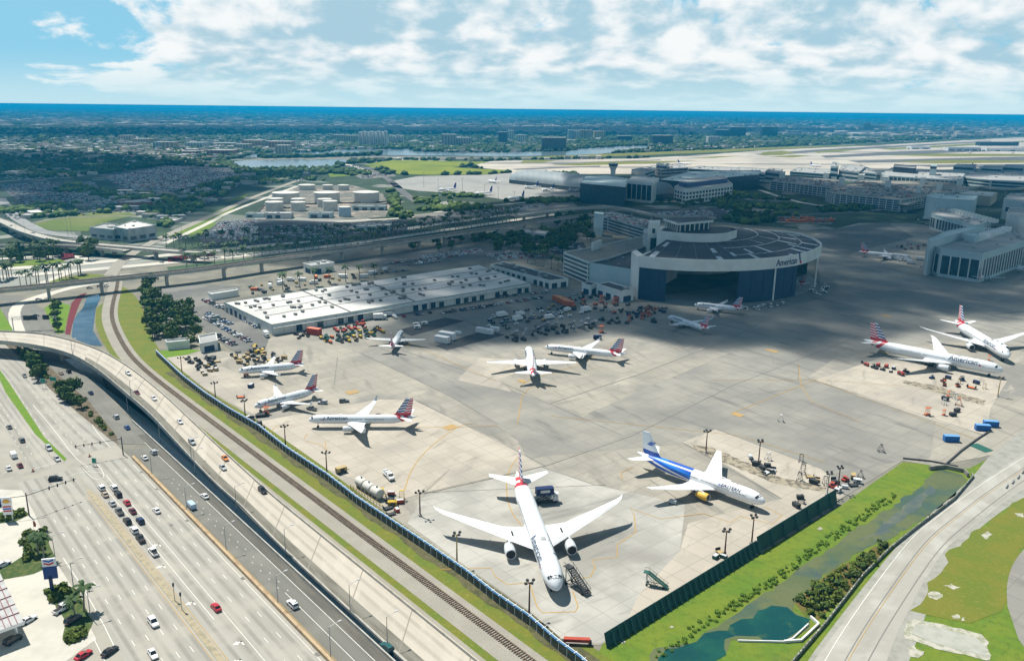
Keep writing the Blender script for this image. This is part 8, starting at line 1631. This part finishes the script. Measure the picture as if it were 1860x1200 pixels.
def green_sign(x, y, w, h, txt, label, z=3.0):
 p = G(x, y); t = thing('road_sign', label, 'road sign', p, rad(-12)); b = MB()
 for s in (-w * .35, w * .35): b.tube((s, .12, 0), (s, .12, z + h), .08, .08, 6)
 b.build('post', STEEL, t); b = MB(); b.box((0, 0, z + h / 2), (w, .12, h)); b.build('panel', SGN, t)
 b = MB(); e = .08
 for c, d in (((0, -.08, z + e), (w, .03, e)), ((0, -.08, z + h - e), (w, .03, e)), ((-w / 2 + e, -.08, z + h / 2), (e, .03, h)), ((w / 2 - e, -.08, z + h / 2), (e, .03, h))): b.box(c, d)
 b.build('border', WHITEP, t)
 if txt:
  v, f = text_mb(txt, h * .62, align='CENTER'); b = MB(); b.v = [(q[0], -.10, z + h * .27 + q[1]) for q in v]; b.f = list(f); b.m = [0] * len(f); b.build('lettering', WHITEP, t)
green_sign(80, 705, 3.0, 2.0, '', 'green road sign left of the pair on the planted strip'); green_sign(98, 702, 3.8, 2.2, '', 'larger green road sign right of the pair on the planted strip'); green_sign(172, 846, 2.0, 2.2, '', 'small green sign on the pointed traffic island', 1.2)
for k, (x, y) in enumerate(((163, 829), (60, 856))): p = G(x, y); t = thing('traffic_bollard', ('orange marker posts on the tip of the pointed traffic island', 'orange marker on the tip of the thin left median')[k], 'marker post', p); b = MB(); b.tube((0, 0, 0), (0, 0, 1.2), .3, .2, 8); b.build('post', ORG, t); b = MB(); b.box((0, 0, .08), (1, 1, .16)); b.build('base', DK, t)
for s, tt, l in ((44, 21, 'traffic signal pole on the median beside the turn lane'), (50, 21.1, 'thin pole with a small box on the median')): p = F(s, tt); t = thing('signal_pole', l, 'signal pole', p); b = MB(); b.tube((0, 0, 0), (0, 0, 5.5), .12, .1, 6); b.build('pole', STEEL, t); b = MB(); b.box((0, 0, 5.2), (.4, .4, 1.1)); b.build('signal_head', DK, t)
def pipe_fence():
 t = thing('pipe_fence', 'long blue pipe rail on white posts above a mesh fence beside the railway', 'fence'); P = [G(x, y, 3.0) for x, y in [(283, 636), (331, 681), (373, 713), (416, 741), (470, 772), (521, 812), (594, 860), (647, 901), (700, 936), (780, 989), (850, 1037), (900, 1076), (961, 1117), (1011, 1160), (1055, 1192), (1075, 1210)]]
 bp = mat('blue pipe paint', (.06, .22, .48), .5, [('n', .3, (.12, .30, .55), .45, .65, .8)]); b = MB(); w = MB(); f = MB()
 for i in range(len(P) - 1):
  d = (P[i + 1] - P[i]).normalized(); b.bar(P[i], P[i + 1] + d * .2, .6, .28); w.bar(P[i] + Vector((0, 0, .35)), P[i + 1] + Vector((0, 0, .35)), .22, .2)
  f.bar(Vector((P[i].x, P[i].y, 1.4)), Vector((P[i + 1].x, P[i + 1].y, 1.4)), .06, 2.8)
 b.build('blue_rail', bp, t); w.build('white_rail', mat('faded white pipe', (.55, .62, .68), .6), t)
 Q = resample(P, 110); pm = None
 for q in Q:
  if pm is None: k = MB(); k.box((0, 0, 1.6), (.14, .14, 3.2)); k.box((0, 0, 3.3), (1.3, .14, .1)); pm = k.mesh('post', WHITEP)
  link('post', pm, t, (q.x, q.y, 0), RA + math.pi / 2)
 f.build('mesh_panel', mat('weedy mesh', (.09, .085, .06), .95, [('n', .5, (.15, .14, .10), .45, .65, .8)]), t)
pipe_fence()
def gate_end():
 t = thing('gate_beam', 'rust-red horizontal beam barrier at the bottom corner of the apron', 'barrier'); A, B = G(1024, 1160, 1.4), G(1072, 1162, 1.4); b = MB(); b.bar(A, B, 1.2, .9); b.build('beam', REDC, t); b = MB()
 for p in (A, B): b.box((p.x, p.y, .6), (.8, .8, 1.4))
 b.build('post', DK, t)
gate_end()
def blast():
 A, B = G(1099, 1149, 4.2), G(1519, 893, 4.2); A.z = B.z = 0; d = (B - A); L_ = d.length; d.normalize(); n = Vector((d.y, -d.x, 0)); t = thing('blast_fence', 'long dark green blast fence of ribbed panels between apron and grass', 'blast fence')
 gm = mat('blast fence green', (.012, .06, .058), .6, [('n', .25, (.02, .085, .078), .42, .68, .8)]); k = int(L_ / 2.6); rz = math.atan2(d.y, d.x); pm = {}; sm = None
 for i in range(k):
  u = (i + .5) * L_ / k; h = 4.0 if u < L_ * .58 else 5.2; p = A + d * u
  if h not in pm: b = MB(); w = L_ / k * .985; b.loft([[(-w / 2, y, z), (w / 2, y, z), (w / 2, y + .12, z), (-w / 2, y + .12, z)] for y, z in ((-.9, 0), (-.35, h * .45), (.25, h))]); pm[h] = b.mesh('panel', gm)
  link('panel', pm[h], t, (p.x, p.y, 0), rz)
  if h < 5 or i % 3 == 0:
   if (sm, h) not in pm: b = MB(); b.bar((0, -2.1, 0), (0, .1, h * .92), .22, .3); b.bar((0, -.9, 0), (0, .1, h * .92), .25, .3); b.bar((0, -2.1, .15), (0, -.6, .15), .2, .2); pm[(sm, h)] = b.mesh('strut', mat('strut green', (.03, .11, .10), .6))
   q = A + d * (u + L_ / k * .5); link('strut', pm[(sm, h)], t, (q.x, q.y, 0), rz)
blast()
WK = mat('ditch kerb', (.42, .41, .36), .9, [('n', .6, (.2, .2, .18), .45, .6, .9)])
wall_run('ditch_wall', 'dark concrete headwall closing the far end of the ditch', 'headwall', GL([(1688, 853), (1715, 850), (1752, 858), (1758, 866)]), .8, 1.6, DARKCON)
wall_run('road_fence', 'speckled low fence line between the ditch bank and the perimeter road', 'fence', GL([(1430, 1215), (1500, 1133), (1567, 1047), (1617, 997), (1667, 957), (1733, 907), (1767, 867), (1765, 862)]), .35, 1.1, mat('speckled fence', (.13, .14, .11), .9, [('n', 1.2, (.45, .45, .38), .52, .62, .9)]))
wall_run('culvert_wall', 'white angled concrete culvert wall at the open water', 'culvert wall', GL([(1424, 1166), (1455, 1164), (1487, 1134), (1472, 1121)]), .5, .7, WH); wall_run('culvert_wall', 'thin white culvert wall running along the lawn edge', 'culvert wall', GL([(1340, 1164), (1424, 1166), (1440, 1160), (1468, 1134)]), .3, .5, WH)
wall_run('kerb_blocks', 'dark kerb blocks along the grass tip by the blue containers', 'kerb', GL([(1640, 833), (1690, 838), (1740, 848)]), .5, .6, DK); wall_run('kerb_blocks', 'line of dark kerb blocks leading from the ditch to the blue containers', 'kerb', GL([(1720, 842), (1745, 820), (1775, 798), (1800, 782)]), .6, .6, DK)
sheet('dark_pit', GL([(1758, 808), (1790, 822), (1805, 818), (1775, 805)]), .1, GRN)
for k, (x, y) in enumerate(((1829, 884), (1840, 876), (1850, 867), (1858, 858))):
 t = thing('approach_light', ORD[k] + ' light stand from below in the studded row on the road edge', 'light stand', G(x, y), rad(50), 'light stands by the road'); b = MB(); b.box((0, 0, .5), (3.5, .3, .15)); b.build('rail', STEEL, t); b = MB(); [b.box((q, 0, .3), (.12, .4, .6)) for q in (-1.5, -.5, .5, 1.5)]; b.build('stud', DK, t)
for k, (x, y, w) in enumerate(((1489, 960, 2.6), (1130, 1165, 3), (860 + 360, 1138, 2))): sheet('inspection_slab', GL([(x - w * 2, y), (x, y - w * 1.4), (x + w * 2.4, y), (x, y + w * 1.2)]), .05, wh)
def petrol():
 sheet('forecourt', GL([(-200, 880), (40, 890), (62, 930), (100, 1018), (128, 1060), (150, 1110), (175, 1160), (120, 1200), (60, 1260), (-300, 1260)]), .02, mat('forecourt concrete', (.50, .475, .41), .9, [('n', .1, (.42, .40, .35), .42, .66, .8), ('n', .8, (.28, .27, .24), .62, .76, .5)]))
 for P_ in ([(-60, 945), (0, 930), (40, 924), (54, 934), (30, 946), (-60, 960)], [(-60, 1042), (5, 1032), (40, 1010), (45, 970), (80, 962), (98, 1010), (100, 1024), (60, 1042), (10, 1052), (-60, 1060)], [(82, 1075), (115, 1060), (140, 1070), (168, 1130), (160, 1150), (125, 1172), (112, 1160), (120, 1130)]): sheet('planting_bed', wobble(GL(P_), .2, 2, 3), .06, mat('bed green', (.05, .085, .02), .95, [('n', .6, (.13, .14, .04), .45, .65, .8), ('n', 2.5, (.02, .03, .01), .5, .7, .7)], bump=(2, .3)))
 t = thing('petrol_canopy', 'white-edged petrol station canopy with dark red roof ribs at the left edge', 'canopy'); z = 5.6; P = [G(x, y, z) for x, y in [(-90, 1075), (0, 1040), (43, 1128), (-60, 1166)]]
 b = MB(); b.prism([(p.x, p.y) for p in P], z - .9, z, 0, 1, True); b.build('roof', [WHITEP, mat('canopy roof', (.42, .42, .41), .8, [('n', .4, (.3, .3, .3), .45, .65, .8)])], t)
 rb = mat('red roof rib', (.20, .07, .08), .7)
 for k in range(1, 9): b = MB(); a, c = P[0].lerp(P[1], k / 9), P[3].lerp(P[2], k / 9); b.bar(a + Vector((0, 0, .1)), c + Vector((0, 0, .1)), .18, .2); b.build('roof_rib', rb, t)
 for k in range(1, 6): b = MB(); a, c = P[1].lerp(P[2], k / 6), P[0].lerp(P[3], k / 6); b.bar(a + Vector((0, 0, .13)), c + Vector((0, 0, .13)), .18, .2); b.build('roof_rib', rb, t)
 ctr = sum(P, Vector()) / 4
 for p in P: q = p.lerp(ctr, .25); b = MB(); b.box((q.x, q.y, 2.3), (.5, .5, 4.8)); b.build('column', WHITEP, t)
 p = G(17, 945); t = thing('price_sign', 'tall white price sign topped by a yellow scallop emblem at the left edge', 'price sign', p, rad(10)); h = 8.5; b = MB()
 for s in (-1.1, 1.1): b.tube((s, .1, 0), (s, .1, h), .16, .16, 8)
 b.build('post', WHITEP, t); b = MB(); b.box((0, 0, 5.5), (3.0, .4, 6.4)); b.build('panel', WHITEP, t)
 b = MB(); n = 9; cx, cz = 0, 6.75
 pts = [(-.42, -.15), (.42, -.15)] + [((1.25 - .1 * (k % 2)) * math.cos(a), (1.35 - .1 * (k % 2)) * math.sin(a)) for k, a in enumerate(np.linspace(.12, math.pi - .12, 15))]
 for k, (s, y, m_) in enumerate(((1.0, -.22, 0), (.84, -.24, 1))): b.quad([(cx + x * s, y, cz + .08 * k + zz * s) for x, zz in pts], m_)
 for k in range(1, 6): a = .35 + k * .4; b.quad([(cx + .05 * math.cos(a + 1.57), -.26, cz + .1), (cx + 1.0 * math.cos(a) - .03, -.26, cz + .1 + 1.05 * math.sin(a)), (cx + 1.0 * math.cos(a) + .05, -.26, cz + .1 + 1.05 * math.sin(a))], 0)
 b.build('emblem', [mat('emblem red', (.55, .02, .02), .5), mat('emblem yellow', (.75, .48, .02), .5)], t)
 for k, (zz, m_) in enumerate(((5.3, 'emblem red'), (4.5, 'emblem red'), (3.7, 'emblem red'))): b = MB(); b.box((0, -.22, zz), (2.5, .05, .5)); b.build('price_row', MATS[m_] if k != 1 else EBLUE, t)
 p = G(96, 1078); t = thing('pole_sign', 'tall navy pole sign with red and blue chevrons beside the palms', 'pole sign', p, rad(14)); b = MB(); b.box((0, 0, 3), (.9, .5, 6)); b.build('post', NVY, t); b = MB(); b.box((.2, 0, 7.0), (3.6, .5, 4.0)); b.build('lower_panel', plain('sign blue', (.02, .06, .22), .4), t); b = MB(); b.box((.2, 0, 10.2), (3.6, .5, 2.4)); b.build('upper_panel', WHITEP, t)
 for zz, m_ in ((10.75, EBLUE), (9.85, MATS['emblem red'])):
  b = MB()
  for s in (1, -1): b.quad([(.2, -.28, zz - .5), (.2 + s * 1.3, -.28, zz), (.2 + s * 1.3, -.28, zz + .5), (.2, -.28, zz)][::-s])
  b.build('chevron', m_, t)
 p = G(62, 962); t = thing('feather_banner', 'small red and white banner at the station kerb', 'banner', p); b = MB(); b.tube((0, 0, 0), (0, 0, 3.4), .06, .04, 6); b.build('pole', WHITEP, t); b = MB(); b.loft([[(.05, -.02, z), (.05 + w, -.02, z), (.05 + w, .02, z), (.05, .02, z)] for z, w in ((1.2, .7), (2.2, .9), (3.3, .5))]); b.build('flag', REDC, t)
petrol()
def big_palm(px, label, h, n, seed):
 p = G(*px); t = thing('palm_tree', label, 'palm tree', p, 0, 'palms of the petrol station'); r = random.Random(seed); b = MB(); q = Vector((0, 0, -.2)); lean = Vector((r.uniform(-.5, .5), r.uniform(-.5, .5), h))
 for k in range(5): a = lean * (k / 5); c = lean * ((k + 1) / 5); b.tube(a, c, .30 - .03 * k, .27 - .03 * k, 8, caps=False)
 b.build('trunk', PTR, t)
 for k in range(n): b = MB(); frond_mb(b, k * 2.4, r.uniform(-.25, 1.1), r.uniform(3.0, 3.9), r.uniform(1.3, 2.2), .55, 6, lean); b.build('frond', PALM, t)
for k, (px, h, l) in enumerate((((80, 1017), 6.5, 'tall palm at the kerb above the navy pole sign'), ((70, 1006), 5.5, 'palm leaning in the bushes behind the kerb palm'), ((153, 1110), 6.5, 'tall palm at the tip of the lower planting island'), ((137, 1120), 4.5, 'short palm in the middle of the lower planting island'))): big_palm(px, l, h * 1.2, 17, k)
for px, n, md, l, g in (([(40, 970), (78, 964), (82, 1000), (45, 1020)], 16, 1.6, 'bush around the kerb palms above the navy sign', 'bushes by the kerb palms'), ([(84, 1074), (112, 1062), (125, 1075), (100, 1092)], 9, 1.6, 'bush at the foot of the navy pole sign', 'bushes at the navy sign'), ([(125, 1150), (160, 1140), (155, 1155), (130, 1168)], 8, 1.5, 'bush at the low end of the planting island', 'bushes of the planting island'), ([(-10, 942), (40, 926), (50, 934), (0, 950)], 12, 1.5, 'bush around the tall price sign', 'bushes at the price sign')):
 PT = scatter(px, n, md, len(l))
 for k, p in enumerate(PT): shrub(p, k, R.uniform(.6, 1.05), l + ', ' + place_word(p, PT), g)
for k, P_ in enumerate(([(305, 470), (338, 466), (340, 471), (308, 476)], [(344, 463), (386, 457), (388, 464), (346, 470)], [(112, 462), (130, 461), (134, 468), (114, 472)])):
 pts = scatter(P_, 60, 1.2, k); mass_xy = np.array(pts); o = mass('red_hedge', mass_xy, 1.2, 1.9, .8, 1, mat('red hedge', (.17, .02, .03), .95, [('n', .4, (.09, .02, .02), .45, .65, .8)]), np.random.default_rng(k), .4); o['label'] = ('left red hedge strip on the near carriageway edge', 'right red hedge strip along the palm row', 'red hedge bed inside the interchange loop')[k]; o['kind'] = 'stuff'
airliner('t319', 'flag', 'striped-tail airliner inside the hangar with its fin showing in the right doorway', G(1462, 529) + Vector((-6, 20, .15)), rad(118), 'airliners parked on the maintenance apron')
CLM = None
def cloud_mat():
 m = bpy.data.materials.new('cloud'); m.use_nodes = True; nt = m.node_tree; N = nt.nodes; L = nt.links; b = N['Principled BSDF']; b.inputs['Base Color'].default_value = (.9, .9, .9, 1); b.inputs['Roughness'].default_value = 1; b.inputs['Specular IOR Level'].default_value = 0
 lw = N.new('ShaderNodeLayerWeight'); lw.inputs[0].default_value = .5; t = N.new('ShaderNodeBsdfTransparent'); mx = N.new('ShaderNodeMixShader'); mr = N.new('ShaderNodeMapRange'); mr.interpolation_type = 'SMOOTHSTEP'
 mr.inputs[1].default_value = .15; mr.inputs[2].default_value = .95; mr.inputs[3].default_value = .54; L.new(lw.outputs['Facing'], mr.inputs[0]); L.new(mr.outputs[0], mx.inputs[0]); L.new(b.outputs[0], mx.inputs[1]); L.new(t.outputs[0], mx.inputs[2]); L.new(mx.outputs[0], N['Material Output'].inputs[0]); return m
CLM = cloud_mat()
def cloud(px, z=1100.0, step=38.0, rr=34.0, seed=1, thick=.6):
 """a flat cumulus at height z whose shade lies where the polygon shows it on the ground"""
 q = GL(px); sh = SUNV * (z / SUNV.z); r = random.Random(seed); v, f = ico(3); xs = [p.x for p in q]; ys = [p.y for p in q]; V = []; Fc = []; n = 0
 x = min(xs)
 while x < max(xs):
  y = min(ys)
  while y < max(ys):
   p = (x + r.uniform(-.4, .4) * step, y + r.uniform(-.4, .4) * step)
   if pin(p, q):
    s = rr * r.uniform(.75, 1.35); w = v * np.array((s, s, s * thick)); w = w * (1 + .06 * np.sin(w[:, :1] * .3 + seed)) + np.array((p[0] + sh.x, p[1] + sh.y, z + r.uniform(0, s * .4)))
    V.append(w); Fc.append(f + n * len(v)); n += 1
   y += step
  x += step
 me = bpy.data.meshes.new('cloud'); me.from_pydata(np.concatenate(V).tolist(), [], np.concatenate(Fc).tolist()); me.polygons.foreach_set('use_smooth', [True] * len(me.polygons)); me.materials.append(CLM); me.update()
 o = link('cloud', me, kind='structure'); return o
cloud([(640, 520), (668, 575), (690, 595), (740, 600), (800, 610), (870, 625), (940, 612), (1000, 622), (1060, 610), (1110, 600), (1160, 590), (1200, 585), (1250, 600), (1330, 625), (1420, 648), (1490, 650), (1560, 640), (1640, 610), (1720, 590), (1800, 580), (1960, 560), (2300, 520), (2200, 420), (1950, 380), (1860, 345), (1780, 340), (1640, 360), (1600, 350), (1500, 345), (1400, 325), (1240, 318), (1100, 322), (1040, 335), (1000, 350), (900, 370), (830, 385), (760, 400), (720, 405), (560, 405), (470, 408), (370, 440), (520, 470), (620, 480)], 1150, 44, 40, 3)
cloud([(-40, 330), (60, 380), (200, 376), (290, 388), (330, 405), (440, 350), (480, 335), (560, 322), (600, 315), (420, 315), (300, 290), (100, 275), (-60, 285)], 1200, 50, 46, 5)
cloud([(1560, 322), (1700, 330), (1860, 330), (1980, 320), (1860, 306), (1720, 308), (1600, 308)], 1150, 60, 60, 6)
cloud([(-200, 252), (200, 248), (600, 244), (1000, 247), (1400, 243), (1700, 240), (1400, 234), (900, 235), (300, 233), (-300, 238)], 1500, 150, 150, 7, .4)
